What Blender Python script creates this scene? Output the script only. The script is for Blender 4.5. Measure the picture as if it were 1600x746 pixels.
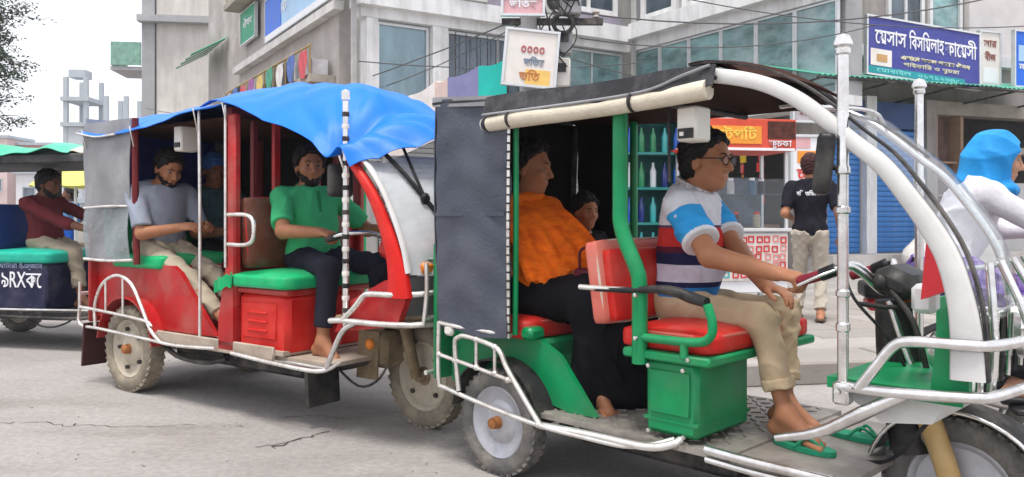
import bpy, bmesh, math, random
import numpy as np
from mathutils import Vector, Matrix, Quaternion

for o in list(bpy.data.objects):
    bpy.data.objects.remove(o, do_unlink=True)
SC = bpy.context.scene
C = SC.collection
R = math.radians
PI = math.pi

# ------------------------------------------------------------------ camera
CAMZ, FPX, HOR = 1.15, 1264.0, 340.0
cam_d = bpy.data.cameras.new('camera')
cam = bpy.data.objects.new('camera', cam_d)
C.objects.link(cam)
cam.location = (0, 0, CAMZ)
cam.rotation_euler = (R(90), 0, 0)
cam_d.sensor_width = 36.0
cam_d.lens = 36.0 * FPX / 1600.0
cam_d.shift_y = -(373.0 - HOR) / 1600.0
cam_d.clip_start = 0.05
cam_d.clip_end = 2000
SC.camera = cam

# ------------------------------------------------------------------ sky, sun, exposure
SUN_EL, SUN_AZ = R(74), R(205)
W = bpy.data.worlds.new('World')
SC.world = W
W.use_nodes = True
nt = W.node_tree
nt.nodes.clear()
wo = nt.nodes.new('ShaderNodeOutputWorld')
sky = nt.nodes.new('ShaderNodeTexSky')
sky.sky_type = 'NISHITA'
sky.sun_disc = False
sky.sun_elevation = SUN_EL
sky.sun_rotation = SUN_AZ
sky.dust_density = 4.0
bg1 = nt.nodes.new('ShaderNodeBackground')
bg1.inputs['Strength'].default_value = 0.10
nt.links.new(sky.outputs[0], bg1.inputs['Color'])
tc = nt.nodes.new('ShaderNodeTexCoord')
nz = nt.nodes.new('ShaderNodeTexNoise')
nz.inputs['Scale'].default_value = 2.2
nz.inputs['Detail'].default_value = 5
nt.links.new(tc.outputs['Generated'], nz.inputs['Vector'])
rp = nt.nodes.new('ShaderNodeValToRGB')
rp.color_ramp.elements[0].position = .3
rp.color_ramp.elements[0].color = (.72, .73, .80, 1)
rp.color_ramp.elements[1].position = .7
rp.color_ramp.elements[1].color = (.96, .96, .99, 1)
nt.links.new(nz.outputs['Fac'], rp.inputs['Fac'])
bg2 = nt.nodes.new('ShaderNodeBackground')
bg2.inputs['Strength'].default_value = 0.72
nt.links.new(rp.outputs[0], bg2.inputs['Color'])
mx = nt.nodes.new('ShaderNodeMixShader')
mx.inputs[0].default_value = 0.88
nt.links.new(bg1.outputs[0], mx.inputs[1])
nt.links.new(bg2.outputs[0], mx.inputs[2])
nt.links.new(mx.outputs[0], wo.inputs['Surface'])
sd = bpy.data.lights.new('sun', 'SUN')
sd.energy = 1.5
sd.angle = R(16)
sd.color = (1.0, .965, .92)
sun = bpy.data.objects.new('sun', sd)
C.objects.link(sun)
# light comes from behind the camera, high and a little to the left
sun.rotation_euler = (R(90) - SUN_EL, 0, R(-18))
SC.view_settings.view_transform = 'Standard'
SC.view_settings.look = 'None'
SC.view_settings.exposure = 1.20
SC.view_settings.gamma = 1.0
SC.cycles.use_denoising = True
SC.cycles.max_bounces = 6
SC.cycles.diffuse_bounces = 3
SC.cycles.glossy_bounces = 3
SC.cycles.transparent_max_bounces = 12
SC.cycles.caustics_reflective = False
SC.cycles.caustics_refractive = False

RNG = random.Random(7)


# ------------------------------------------------------------------ materials
MATS = {}


def mat(name, col, rough=.55, metal=0., var=.12, scale=6., bump=0., bscale=40., dirt=None, dscale=3.,
        spec=.22, coat=0., stretch=None, sss=0., emis=None, dstretch=None):
    if name in MATS:
        return MATS[name]
    m = bpy.data.materials.new(name)
    m.use_nodes = True
    t = m.node_tree
    n = t.nodes
    L = t.links.new
    b = n['Principled BSDF']
    b.inputs['Roughness'].default_value = rough
    b.inputs['Metallic'].default_value = metal
    b.inputs['Specular IOR Level'].default_value = spec
    b.inputs['Coat Weight'].default_value = coat
    if sss:
        b.inputs['Subsurface Weight'].default_value = sss
        b.inputs['Subsurface Radius'].default_value = (.012, .006, .004)
        b.inputs['Subsurface Scale'].default_value = 1.0
    c4 = (*col, 1)
    b.inputs['Base Color'].default_value = c4
    tcn = n.new('ShaderNodeTexCoord')
    vec = tcn.outputs['Object']
    if stretch:
        mp = n.new('ShaderNodeMapping')
        mp.inputs['Scale'].default_value = stretch
        L(vec, mp.inputs['Vector'])
        vec = mp.outputs[0]
    out = None
    if var:
        nn = n.new('ShaderNodeTexNoise')
        nn.inputs['Scale'].default_value = scale
        nn.inputs['Detail'].default_value = 6
        nn.inputs['Roughness'].default_value = .65
        L(vec, nn.inputs['Vector'])
        mr = n.new('ShaderNodeMapRange')
        mr.inputs['From Min'].default_value = .25
        mr.inputs['From Max'].default_value = .75
        mr.inputs['To Min'].default_value = 1 - var * 1.4
        mr.inputs['To Max'].default_value = 1 + var
        L(nn.outputs['Fac'], mr.inputs['Value'])
        mm = n.new('ShaderNodeMix')
        mm.data_type = 'RGBA'
        mm.blend_type = 'MULTIPLY'
        mm.inputs['Factor'].default_value = 1
        mm.inputs['A'].default_value = c4
        L(mr.outputs[0], mm.inputs['B'])
        out = mm.outputs['Result']
        rr = n.new('ShaderNodeMapRange')
        rr.inputs['To Min'].default_value = max(.02, rough - .12)
        rr.inputs['To Max'].default_value = min(1, rough + .12)
        L(nn.outputs['Fac'], rr.inputs['Value'])
        L(rr.outputs[0], b.inputs['Roughness'])
    if dirt:
        dn = n.new('ShaderNodeTexNoise')
        dn.inputs['Scale'].default_value = dscale
        dn.inputs['Detail'].default_value = 8
        dn.inputs['Roughness'].default_value = .7
        if dstretch:
            dmp = n.new('ShaderNodeMapping')
            dmp.inputs['Scale'].default_value = dstretch
            L(tcn.outputs['Object'], dmp.inputs['Vector'])
            L(dmp.outputs[0], dn.inputs['Vector'])
        else:
            L(tcn.outputs['Object'], dn.inputs['Vector'])
        dr = n.new('ShaderNodeMapRange')
        dr.inputs['From Min'].default_value = .46
        dr.inputs['From Max'].default_value = .72
        dr.inputs['To Max'].default_value = dirt[1]
        L(dn.outputs['Fac'], dr.inputs['Value'])
        dm = n.new('ShaderNodeMix')
        dm.data_type = 'RGBA'
        L(dr.outputs[0], dm.inputs['Factor'])
        if out:
            L(out, dm.inputs['A'])
        else:
            dm.inputs['A'].default_value = c4
        dm.inputs['B'].default_value = (*dirt[0], 1)
        out = dm.outputs['Result']
    if out:
        L(out, b.inputs['Base Color'])
    if bump:
        bn = n.new('ShaderNodeTexNoise')
        bn.inputs['Scale'].default_value = bscale
        bn.inputs['Detail'].default_value = 4
        L(vec, bn.inputs['Vector'])
        bp = n.new('ShaderNodeBump')
        bp.inputs['Strength'].default_value = bump
        bp.inputs['Distance'].default_value = .01
        L(bn.outputs['Fac'], bp.inputs['Height'])
        L(bp.outputs[0], b.inputs['Normal'])
    if emis:
        b.inputs['Emission Color'].default_value = (*emis[0], 1)
        b.inputs['Emission Strength'].default_value = emis[1]
    MATS[name] = m
    return m


def glassy(name, tint, opac=.12, rough=.04, haze=None):
    """thin clear sheet: see-through with a glossy skin and some milky film"""
    if name in MATS:
        return MATS[name]
    m = bpy.data.materials.new(name)
    m.use_nodes = True
    t = m.node_tree
    n = t.nodes
    L = t.links.new
    n.clear()
    o = n.new('ShaderNodeOutputMaterial')
    tr = n.new('ShaderNodeBsdfTransparent')
    tr.inputs[0].default_value = (*tint, 1)
    gl = n.new('ShaderNodeBsdfGlossy')
    gl.inputs['Roughness'].default_value = rough
    df = n.new('ShaderNodeBsdfDiffuse')
    df.inputs[0].default_value = (*(haze or (.8, .82, .84)), 1)
    lw = n.new('ShaderNodeLayerWeight')
    lw.inputs[0].default_value = .5
    pw = n.new('ShaderNodeMath')
    pw.operation = 'POWER'
    pw.inputs[1].default_value = 3.5
    L(lw.outputs['Facing'], pw.inputs[0])
    fr = n.new('ShaderNodeMath')
    fr.operation = 'MULTIPLY_ADD'
    fr.inputs[1].default_value = .26
    fr.inputs[2].default_value = .025
    L(pw.outputs[0], fr.inputs[0])
    m1 = n.new('ShaderNodeMixShader')
    nn = n.new('ShaderNodeTexNoise')
    nn.inputs['Scale'].default_value = 5
    nn.inputs['Detail'].default_value = 6
    mr = n.new('ShaderNodeMapRange')
    mr.inputs['To Min'].default_value = opac * .4
    mr.inputs['To Max'].default_value = min(1, opac * 1.6)
    L(nn.outputs['Fac'], mr.inputs['Value'])
    L(mr.outputs[0], m1.inputs[0])
    L(tr.outputs[0], m1.inputs[1])
    L(df.outputs[0], m1.inputs[2])
    m2 = n.new('ShaderNodeMixShader')
    L(fr.outputs[0], m2.inputs[0])
    L(m1.outputs[0], m2.inputs[1])
    L(gl.outputs[0], m2.inputs[2])
    L(m2.outputs[0], o.inputs[0])
    MATS[name] = m
    return m


DUST = (.42, .37, .31)
M = dict(
    green=mat('green_paint', (.004, .25, .085), .34, 0, .2, 5, .05, 60, ((.12, .22, .13), .35), 3.6, spec=.3),
    red=mat('red_paint', (.44, .012, .014), .38, 0, .2, 5, .05, 60, ((.36, .17, .13), .5), 3, spec=.3),
    redplastic=mat('red_moulded_plastic', (.60, .014, .010), .36, 0, .14, 6, .04, 50, ((.5, .14, .1), .3), 3),
    chrome=mat('chromed_steel', (.78, .77, .76), .24, .95, .18, 14, .05, 90, ((.34, .29, .24), .55), 5),
    cream=mat('plated_steel_rail', (.80, .78, .74), .30, .72, .15, 14, .05, 90, ((.30, .22, .16), .6), 6),
    dark=mat('dark_steel', (.035, .033, .035), .55, .3, .3, 10, .1, 60, (DUST, .4), 4),
    rubber=mat('dusty_rubber', (.13, .125, .12), .85, 0, .25, 12, .3, 60, (DUST, .75), 4),
    rubberbrown=mat('muddy_rubber', (.23, .20, .155), .9, 0, .25, 12, .3, 60, ((.45, .38, .27), .8), 4),
    black=mat('black_plastic', (.018, .018, .02), .42, 0, .3, 10, .08, 70, (DUST, .18), 4),
    rim=mat('painted_wheel_rim', (.50, .51, .55), .42, .35, .16, 8, .05, 60, ((.2, .17, .14), .5), 5),
    rimdirty=mat('muddy_wheel_rim', (.52, .47, .38), .7, .1, .2, 8, .1, 60, ((.33, .26, .17), .7), 5),
    rust=mat('rusty_hub', (.42, .17, .06), .75, .2, .3, 18, .2, 60),
    white=mat('white_paint', (.64, .635, .62), .38, 0, .08, 5, .04, 60, ((.4, .36, .32), .4), 3.5),
    whitebox=mat('off_white_plastic', (.74, .72, .66), .45, 0, .06, 6, .03, 60, (DUST, .3), 4),
    cushred=mat('red_vinyl', (.58, .022, .016), .42, 0, .15, 7, .2, 40, ((.5, .2, .15), .35), 5),
    cushpink=mat('faded_red_vinyl', (.64, .16, .12), .45, 0, .12, 7, .12, 40, (DUST, .3), 4),
    cushgreen=mat('green_vinyl', (.006, .42, .15), .35, 0, .15, 9, .25, 25, (DUST, .15), 4),
    cushbrown=mat('brown_vinyl', (.14, .042, .026), .4, 0, .2, 7, .15, 30, (DUST, .2), 4),
    floor=mat('worn_steel_floor', (.36, .33, .30), .5, .55, .3, 9, .15, 60, (DUST, .7), 4),
    beige=mat('beige_canvas', (.66, .60, .48), .8, 0, .12, 9, .3, 120, ((.3, .25, .2), .45), 4),
    slate=mat('slate_tarpaulin', (.070, .080, .105), .62, 0, .18, 4, .3, 60, ((.13, .135, .15), .5), 2.2),
    grey_tarp=mat('grey_tarpaulin', (.27, .275, .29), .62, 0, .2, 4, .25, 150, ((.45, .43, .42), .5), 3),
    roofcanvas=mat('black_canvas', (.035, .035, .040), .6, 0, .3, 5, .3, 60, ((.20, .195, .19), .6), 3.5),
    lining=mat('shade_brown_lining', (.040, .017, .012), .9, 0, .25, 5, .2, 80, spec=.08),  # darkened lining, cabin shade put into its colour
    curtain=mat('shade_black_curtain', (.012, .011, .011), .95, 0, .3, 5, .3, 60, spec=.05),  # near-black so the cabin's shade sits in the cloth colour
    blue_tarp=mat('blue_polythene_tarpaulin', (.006, .17, .78), .42, 0, .10, 2, .18, 16, ((.02, .24, .80), .3), 1.2),
    tan=mat('tan_painted_fork', (.55, .36, .13), .5, .1, .18, 9, .1, 60, (DUST, .4), 5),
    mud=mat('muddy_fender', (.20, .145, .085), .85, 0, .35, 7, .4, 30, ((.38, .31, .21), .7), 4),
    redlamp=mat('red_lamp_lens', (.65, .04, .05), .25, 0, .1, 9),
    amber=mat('amber_lens', (.75, .22, .03), .25, 0, .1, 9),
    lamp=mat('headlamp_glass', (.62, .65, .68), .08, .5, .05, 9),
    handgrip=mat('maroon_grip', (.22, .02, .035), .6, 0, .15, 20, .3, 80),
)
M['windscreen'] = glassy('windscreen_plastic', (.96, .98, .985), .02)
M['windscreen_milky'] = glassy('reflection_white_windscreen', (.93, .955, .96), .42, .12)  # milky film paints in the screen's whitish reflection
M['clear_sheet'] = glassy('clear_plastic_sheet', (.72, .78, .82), .28, .1, (.6, .62, .64))


# ------------------------------------------------------------------ mesh builder
class MB:
    def __init__(self):
        self.v = []
        self.f = []
        self.mi = []
        self.cm = 0

    def add(self, vs, fs):
        o = len(self.v)
        self.v.extend([tuple(p) for p in vs])
        for q in fs:
            self.f.append(tuple(i + o for i in q))
            self.mi.append(self.cm)
        return self

    def box(self, c, s, rot=None, bev=0.0):
        """bevelled box: centre, full size, optional 3x3 / euler"""
        hx, hy, hz = s[0] / 2, s[1] / 2, s[2] / 2
        b = min(bev, hx * .9, hy * .9, hz * .9)
        vs = []
        if b <= 0:
            for x in (-hx, hx):
                for y in (-hy, hy):
                    for z in (-hz, hz):
                        vs.append((x, y, z))
            fs = [(0, 1, 3, 2), (4, 6, 7, 5), (0, 4, 5, 1), (2, 3, 7, 6), (0, 2, 6, 4), (1, 5, 7, 3)]
        else:
            idx = {}
            for sx in (-1, 1):
                for sy in (-1, 1):
                    for sz in (-1, 1):
                        for ax in range(3):
                            p = [sx * hx, sy * hy, sz * hz]
                            for k in range(3):
                                if k != ax:
                                    p[k] -= (sx, sy, sz)[k] * b
                            idx[(sx, sy, sz, ax)] = len(vs)
                            vs.append(tuple(p))
            fs = []
            for ax in range(3):
                o1, o2 = [k for k in range(3) if k != ax]
                for sgn in (-1, 1):
                    q = []
                    for a, bb in ((-1, -1), (1, -1), (1, 1), (-1, 1)):
                        k = [0, 0, 0]
                        k[ax] = sgn
                        k[o1] = a
                        k[o2] = bb
                        q.append(idx[(*k, ax)])
                    fs.append(tuple(q))
                # edges running along ax
                for a in (-1, 1):
                    for bb in (-1, 1):
                        k1 = [0, 0, 0]
                        k2 = [0, 0, 0]
                        k1[ax], k2[ax] = -1, 1
                        for k in (k1, k2):
                            k[o1] = a
                            k[o2] = bb
                        fs.append((idx[(*k1, o1)], idx[(*k2, o1)], idx[(*k2, o2)], idx[(*k1, o2)]))
            for sx in (-1, 1):
                for sy in (-1, 1):
                    for sz in (-1, 1):
                        fs.append((idx[(sx, sy, sz, 0)], idx[(sx, sy, sz, 1)], idx[(sx, sy, sz, 2)]))
        if rot is not None:
            mtx = rot if isinstance(rot, Matrix) else Matrix.Rotation(rot[2], 3, 'Z') @ Matrix.Rotation(rot[1], 3, 'Y') @ Matrix.Rotation(rot[0], 3, 'X')
            vs = [mtx @ Vector(p) for p in vs]
        return self.add([(p[0] + c[0], p[1] + c[1], p[2] + c[2]) for p in vs], fs)

    def tube(self, pts, r, seg=8, smooth=0, closed=False, flat=1.0):
        """tube along points; r float or list; smooth = catmull subdivisions"""
        P = [Vector(p) for p in pts]
        rs = [r] * len(P) if not hasattr(r, '__len__') else list(r)
        if smooth:
            P, rs = catmull(P, rs, smooth, closed)
        n = len(P)
        rings = []
        prev = None
        for i in range(n):
            if closed:
                d = P[(i + 1) % n] - P[i - 1]
            else:
                d = P[min(i + 1, n - 1)] - P[max(i - 1, 0)]
            d.normalize()
            if prev is None:
                a = Vector((0, 0, 1)) if abs(d.z) < .9 else Vector((0, 1, 0))
                u = d.cross(a).normalized()
            else:
                u = (prev - d * prev.dot(d)).normalized()
            prev = u
            w = d.cross(u)
            rings.append([P[i] + (u * math.cos(2 * PI * k / seg) + w * math.sin(2 * PI * k / seg) * flat) * rs[i] for k in range(seg)])
        vs = [p for q in rings for p in q]
        fs = []
        for i in range(n if closed else n - 1):
            j = (i + 1) % n
            for k in range(seg):
                fs.append((i * seg + k, i * seg + (k + 1) % seg, j * seg + (k + 1) % seg, j * seg + k))
        if not closed:
            fs.append(tuple(range(seg - 1, -1, -1)))
            fs.append(tuple((n - 1) * seg + k for k in range(seg)))
        return self.add(vs, fs)

    def lathe(self, prof, seg=32, axis='y', c=(0, 0, 0), closed=True):
        """profile of (radius, along) pairs spun about the axis; closed = ring-shaped profile"""
        n = len(prof)
        vs = []
        for k in range(seg):
            a = 2 * PI * k / seg
            for (r, h) in prof:
                x, y = r * math.cos(a), r * math.sin(a)
                p = {'y': (x, h, y), 'z': (x, y, h), 'x': (h, x, y)}[axis]
                vs.append((p[0] + c[0], p[1] + c[1], p[2] + c[2]))
        fs = []
        for k in range(seg):
            k2 = (k + 1) % seg
            for i in range(n if closed else n - 1):
                j = (i + 1) % n
                fs.append((k * n + i, k2 * n + i, k2 * n + j, k * n + j))
        return self.add(vs, fs)

    def prism(self, poly, a, b, plane='xz'):
        """polygon extruded: plane 'xz' extrudes along y from a to b, 'xy' along z, 'yz' along x"""
        n = len(poly)

        def pt(p, h):
            return {'xz': (p[0], h, p[1]), 'xy': (p[0], p[1], h), 'yz': (h, p[0], p[1])}[plane]
        vs = [pt(p, a) for p in poly] + [pt(p, b) for p in poly]
        fs = [tuple(range(n - 1, -1, -1)), tuple(range(n, 2 * n))]
        for i in range(n):
            j = (i + 1) % n
            fs.append((i, j, n + j, n + i))
        return self.add(vs, fs)

    def grid(self, fn, nu, nv, thick=0.0, closed_u=False):
        """surface fn(u,v)->point; with thickness it becomes a closed sheet"""
        P = [[Vector(fn(i / (nu - 1), j / (nv - 1))) for j in range(nv)] for i in range(nu)]
        vs = [p for q in P for p in q]
        fs = []
        for i in range(nu - 1):
            for j in range(nv - 1):
                fs.append((i * nv + j, (i + 1) * nv + j, (i + 1) * nv + j + 1, i * nv + j + 1))
        if thick:
            N = []
            for i in range(nu):
                for j in range(nv):
                    a = P[min(i + 1, nu - 1)][j] - P[max(i - 1, 0)][j]
                    b = P[i][min(j + 1, nv - 1)] - P[i][max(j - 1, 0)]
                    nn = a.cross(b)
                    if nn.length > 1e-9:
                        nn.normalize()
                    N.append(nn)
            o = len(vs)
            vs += [vs[k] - N[k] * thick for k in range(o)]
            fs += [tuple(k + o for k in reversed(q)) for q in list(fs)]
            ring = [(i, 0) for i in range(nu)] + [(nu - 1, j) for j in range(1, nv)] + [(i, nv - 1) for i in range(nu - 2, -1, -1)] + [(0, j) for j in range(nv - 2, 0, -1)]
            ids = [i * nv + j for i, j in ring]
            for a, b in zip(ids, ids[1:] + ids[:1]):
                fs.append((b, a, a + o, b + o))
        return self.add(vs, fs)

    def sphere(self, c, r, seg=16, rings=10, rot=None):
        rr = (r, r, r) if not hasattr(r, '__len__') else r
        vs = [(0, 0, rr[2])]
        for i in range(1, rings):
            t = PI * i / rings
            for k in range(seg):
                a = 2 * PI * k / seg
                vs.append((rr[0] * math.sin(t) * math.cos(a), rr[1] * math.sin(t) * math.sin(a), rr[2] * math.cos(t)))
        vs.append((0, 0, -rr[2]))
        fs = [(0, 1 + k, 1 + (k + 1) % seg) for k in range(seg)]
        for i in range(rings - 2):
            for k in range(seg):
                a = 1 + i * seg
                fs.append((a + k, a + seg + k, a + seg + (k + 1) % seg, a + (k + 1) % seg))
        e = len(vs) - 1
        a = 1 + (rings - 2) * seg
        fs += [(a + k, e, a + (k + 1) % seg) for k in range(seg)]
        if rot is not None:
            vs = [rot @ Vector(p) for p in vs]
        return self.add([(p[0] + c[0], p[1] + c[1], p[2] + c[2]) for p in vs], fs)

    def mesh(self, name, mats, smooth=None):
        me = bpy.data.meshes.new(name)
        me.from_pydata([tuple(p) for p in self.v], [], self.f)
        if not isinstance(mats, (list, tuple)):
            mats = [mats]
        for m in mats:
            me.materials.append(m)
        if len(mats) > 1:
            me.polygons.foreach_set('material_index', self.mi)
        bm = bmesh.new()
        bm.from_mesh(me)
        bmesh.ops.recalc_face_normals(bm, faces=bm.faces)
        bm.to_mesh(me)
        bm.free()
        if smooth is not None:
            me.polygons.foreach_set('use_smooth', [True] * len(me.polygons))
            if smooth < 180:
                me.set_sharp_from_angle(angle=R(smooth))
        me.update()
        return me

    def build(self, name, mats, parent=None, smooth=40, loc=(0, 0, 0), rot=(0, 0, 0)):
        return link(name, self.mesh(name, mats, smooth), parent, loc, rot)


def link(name, me, parent=None, loc=(0, 0, 0), rot=(0, 0, 0)):
    o = bpy.data.objects.new(name, me)
    C.objects.link(o)
    o.location = loc
    o.rotation_euler = rot
    if parent is not None:
        o.parent = parent
    return o


def catmull(P, rs, sub, closed=False):
    n = len(P)
    outp, outr = [], []
    rng = range(n if closed else n - 1)
    for i in rng:
        p1, p2 = P[i], P[(i + 1) % n]
        p0 = P[i - 1] if (closed or i > 0) else p1 + (p1 - p2)
        p3 = P[(i + 2) % n] if (closed or i < n - 2) else p2 + (p2 - p1)
        for k in range(sub):
            t = k / sub
            t2, t3 = t * t, t * t * t
            outp.append(.5 * ((2 * p1) + (p2 - p0) * t + (2 * p0 - 5 * p1 + 4 * p2 - p3) * t2 + (3 * p1 - p0 - 3 * p2 + p3) * t3))
            outr.append(rs[i] + (rs[(i + 1) % n] - rs[i]) * t)
    if not closed:
        outp.append(P[-1])
        outr.append(rs[-1])
    return outp, outr


def curve_at(pts, u):
    """piecewise smooth interpolation of (key, value...) tuples at key u"""
    if u <= pts[0][0]:
        return pts[0][1:]
    for a, b in zip(pts, pts[1:]):
        if u <= b[0]:
            t = (u - a[0]) / (b[0] - a[0])
            t = t * t * (3 - 2 * t)
            return tuple(x + (y - x) * t for x, y in zip(a[1:], b[1:]))
    return pts[-1][1:]


def tag(o, label=None, cat=None, group=None, kind=None):
    if label:
        o['label'] = label
    if cat:
        o['category'] = cat
    if group:
        o['group'] = group
    if kind:
        o['kind'] = kind
    return o


def empty(name, loc=(0, 0, 0), rz=0., label=None, cat=None, group=None):
    o = bpy.data.objects.new(name, None)
    C.objects.link(o)
    o.location = loc
    o.rotation_euler = (0, 0, rz)
    o.empty_display_size = .2
    return tag(o, label, cat, group)


def at(px, py, Y):
    return Vector(((px - 800) / FPX * Y, Y, CAMZ + (HOR - py) / FPX * Y))


def text_mesh(body, size, name, material, extrude=.002, bold=0.0, width=None):
    cu = bpy.data.curves.new(name, 'FONT')
    cu.body = body
    cu.size = size
    cu.extrude = extrude
    cu.offset = bold
    cu.align_x = 'CENTER'
    cu.align_y = 'CENTER'
    cu.resolution_u = 3
    o = bpy.data.objects.new(name, cu)
    C.objects.link(o)
    dg = bpy.context.evaluated_depsgraph_get()
    me = bpy.data.meshes.new_from_object(o.evaluated_get(dg))
    bpy.data.objects.remove(o, do_unlink=True)
    bpy.data.curves.remove(cu)
    me.name = name
    me.materials.clear()
    me.materials.append(material)
    if width and len(me.vertices):
        xs = [v.co.x for v in me.vertices]
        k = width / max(1e-6, max(xs) - min(xs))
        cx = (max(xs) + min(xs)) / 2
        for v in me.vertices:
            v.co.x = (v.co.x - cx) * k
    return me


# ------------------------------------------------------------------ signed-distance figures
class Field:
    def __init__(self, lo, hi, vox):
        self.lo = np.array(lo, np.float32)
        self.vox = vox
        self.n = np.ceil((np.array(hi) - np.array(lo)) / vox).astype(int) + 1
        self.d = np.full(self.n, .2, np.float32)

    def sub(self, lo, hi):
        a = np.maximum(0, np.floor((np.array(lo) - self.lo) / self.vox).astype(int))
        b = np.minimum(self.n, np.ceil((np.array(hi) - self.lo) / self.vox).astype(int) + 1)
        if np.any(b <= a):
            return None
        ax = [(self.lo[k] + np.arange(a[k], b[k], dtype=np.float32) * self.vox) for k in range(3)]
        return (slice(a[0], b[0]), slice(a[1], b[1]), slice(a[2], b[2])), ax[0][:, None, None], ax[1][None, :, None], ax[2][None, None, :]

    def _mix(self, sl, v, k, op):
        t = self.d[sl]
        if op == 'sub':
            v = -v
            if k > 0:
                h = np.clip(.5 + .5 * (v - t) / k, 0, 1)
                self.d[sl] = t + (v - t) * h + k * h * (1 - h)
            else:
                self.d[sl] = np.maximum(t, v)
            return
        if k > 0:
            h = np.clip(.5 + .5 * (t - v) / k, 0, 1)
            self.d[sl] = t + (v - t) * h - k * h * (1 - h)
        else:
            self.d[sl] = np.minimum(t, v)

    def cap(self, a, b, r1, r2=None, k=.015, cut=None, op='add'):
        r2 = r1 if r2 is None else r2
        a = np.array(a, np.float32)
        b = np.array(b, np.float32)
        m = max(r1, r2) + k + self.vox * 3
        g = self.sub(np.minimum(a, b) - m, np.maximum(a, b) + m)
        if g is None:
            return self
        sl, x, y, z = g
        ba = b - a
        L2 = max(1e-9, float(ba @ ba))
        h = np.clip(((x - a[0]) * ba[0] + (y - a[1]) * ba[1] + (z - a[2]) * ba[2]) / L2, 0, 1)
        v = np.sqrt((x - a[0] - ba[0] * h) ** 2 + (y - a[1] - ba[1] * h) ** 2 + (z - a[2] - ba[2] * h) ** 2) - (r1 + (r2 - r1) * h)
        if cut is not None:
            c, nr = cut
            v = np.maximum(v, (x - c[0]) * nr[0] + (y - c[1]) * nr[1] + (z - c[2]) * nr[2])
        self._mix(sl, v, k, op)
        return self

    def ell(self, c, r, fr=None, k=.015, op='add', cut=None):
        c = np.array(c, np.float32)
        r = np.array(r, np.float32)
        m = float(r.max()) + k + self.vox * 3
        g = self.sub(c - m, c + m)
        if g is None:
            return self
        sl, x, y, z = g
        x, y, z = x - c[0], y - c[1], z - c[2]
        if fr is not None:
            f, l, u = fr
            X = x * f[0] + y * f[1] + z * f[2]
            Y = x * l[0] + y * l[1] + z * l[2]
            Z = x * u[0] + y * u[1] + z * u[2]
        else:
            X, Y, Z = np.broadcast_arrays(x, y, z)
        k0 = np.sqrt((X / r[0]) ** 2 + (Y / r[1]) ** 2 + (Z / r[2]) ** 2)
        k1 = np.sqrt((X / r[0] ** 2) ** 2 + (Y / r[1] ** 2) ** 2 + (Z / r[2] ** 2) ** 2) + 1e-9
        v = k0 * (k0 - 1) / k1
        v = np.where(k0 < 1e-3, -r.min(), v)
        for (cc, nr) in (cut or []):
            v = np.maximum(v, (x + c[0] - cc[0]) * nr[0] + (y + c[1] - cc[1]) * nr[1] + (z + c[2] - cc[2]) * nr[2])
        self._mix(sl, v.astype(np.float32), k, op)
        return self

    def plane(self, c, nr):
        """keep the side away from nr"""
        g = self.sub(self.lo, self.lo + self.n * self.vox)
        sl, x, y, z = g
        self.d = np.maximum(self.d, (x - c[0]) * nr[0] + (y - c[1]) * nr[1] + (z - c[2]) * nr[2])
        return self

    def folds(self, amp, seed=0, freq=110., dirv=(0, 0, 1), crisp=True, aniso=.9):
        """creases: a few warped waves whose strength comes and goes over the cloth"""
        rng = np.random.RandomState(seed)
        g = self.sub(self.lo, self.lo + self.n * self.vox)
        sl, x, y, z = g
        near = np.abs(self.d) < .05
        ix, iy, iz = np.nonzero(near)
        x, y, z = x.ravel()[ix], y.ravel()[iy], z.ravel()[iz]
        acc = np.zeros(len(ix), np.float32)
        for i in range(4):
            k = rng.normal(size=3)
            k = k / np.linalg.norm(k) + aniso * np.array(dirv)
            k = k / np.linalg.norm(k) * freq * rng.uniform(.6, 1.2)
            w = rng.normal(size=3) * freq * .12
            w2 = rng.normal(size=3) * freq * .10
            ph = x * k[0] + y * k[1] + z * k[2] + rng.uniform(0, 6) + 2.2 * np.sin(x * w[0] + y * w[1] + z * w[2] + 1)
            m = np.clip(.5 + 1.1 * np.sin(x * w2[0] + y * w2[1] + z * w2[2] + rng.uniform(0, 6)), 0, 1)
            if crisp:
                acc += m * (np.abs(np.sin(ph * .5)) ** .7 * 1.5 - .85)
            else:
                acc += np.sin(ph)
        self.d[near] += np.minimum(amp * acc, .007 if crisp else 1).astype(np.float32)
        return self

    def rough(self, amp, freq=160., seed=1):
        return self.folds(amp, seed, freq, (0, 0, 0), False)

    def mesh(self, name, material):
        d = self.d
        s = d < 0
        cx, cy, cz = [k - 1 for k in d.shape]
        cnt = np.zeros((cx, cy, cz), np.uint8)
        for i in (0, 1):
            for j in (0, 1):
                for k in (0, 1):
                    cnt += s[i:i + cx, j:j + cy, k:k + cz]
        act = (cnt > 0) & (cnt < 8)
        idx = np.full(act.shape, -1, np.int64)
        cells = np.argwhere(act)
        idx[act] = np.arange(len(cells))
        acc = np.zeros((len(cells), 3), np.float32)
        num = np.zeros(len(cells), np.float32)
        ci, cj, ck = cells.T
        corners = [(i, j, k) for i in (0, 1) for j in (0, 1) for k in (0, 1)]
        val = {c: d[ci + c[0], cj + c[1], ck + c[2]] for c in corners}
        for a in corners:
            for ax in range(3):
                if a[ax]:
                    continue
                b = list(a)
                b[ax] = 1
                b = tuple(b)
                va, vb = val[a], val[b]
                cr = (va < 0) != (vb < 0)
                t = np.where(cr, va / np.where(va == vb, 1, va - vb), 0)
                p = np.array(a, np.float32)[None, :] * np.ones((len(cells), 1), np.float32)
                p[:, ax] = t
                acc += p * cr[:, None]
                num += cr
        V = self.lo + (cells + acc / np.maximum(num, 1)[:, None]) * self.vox
        quads = []
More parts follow.
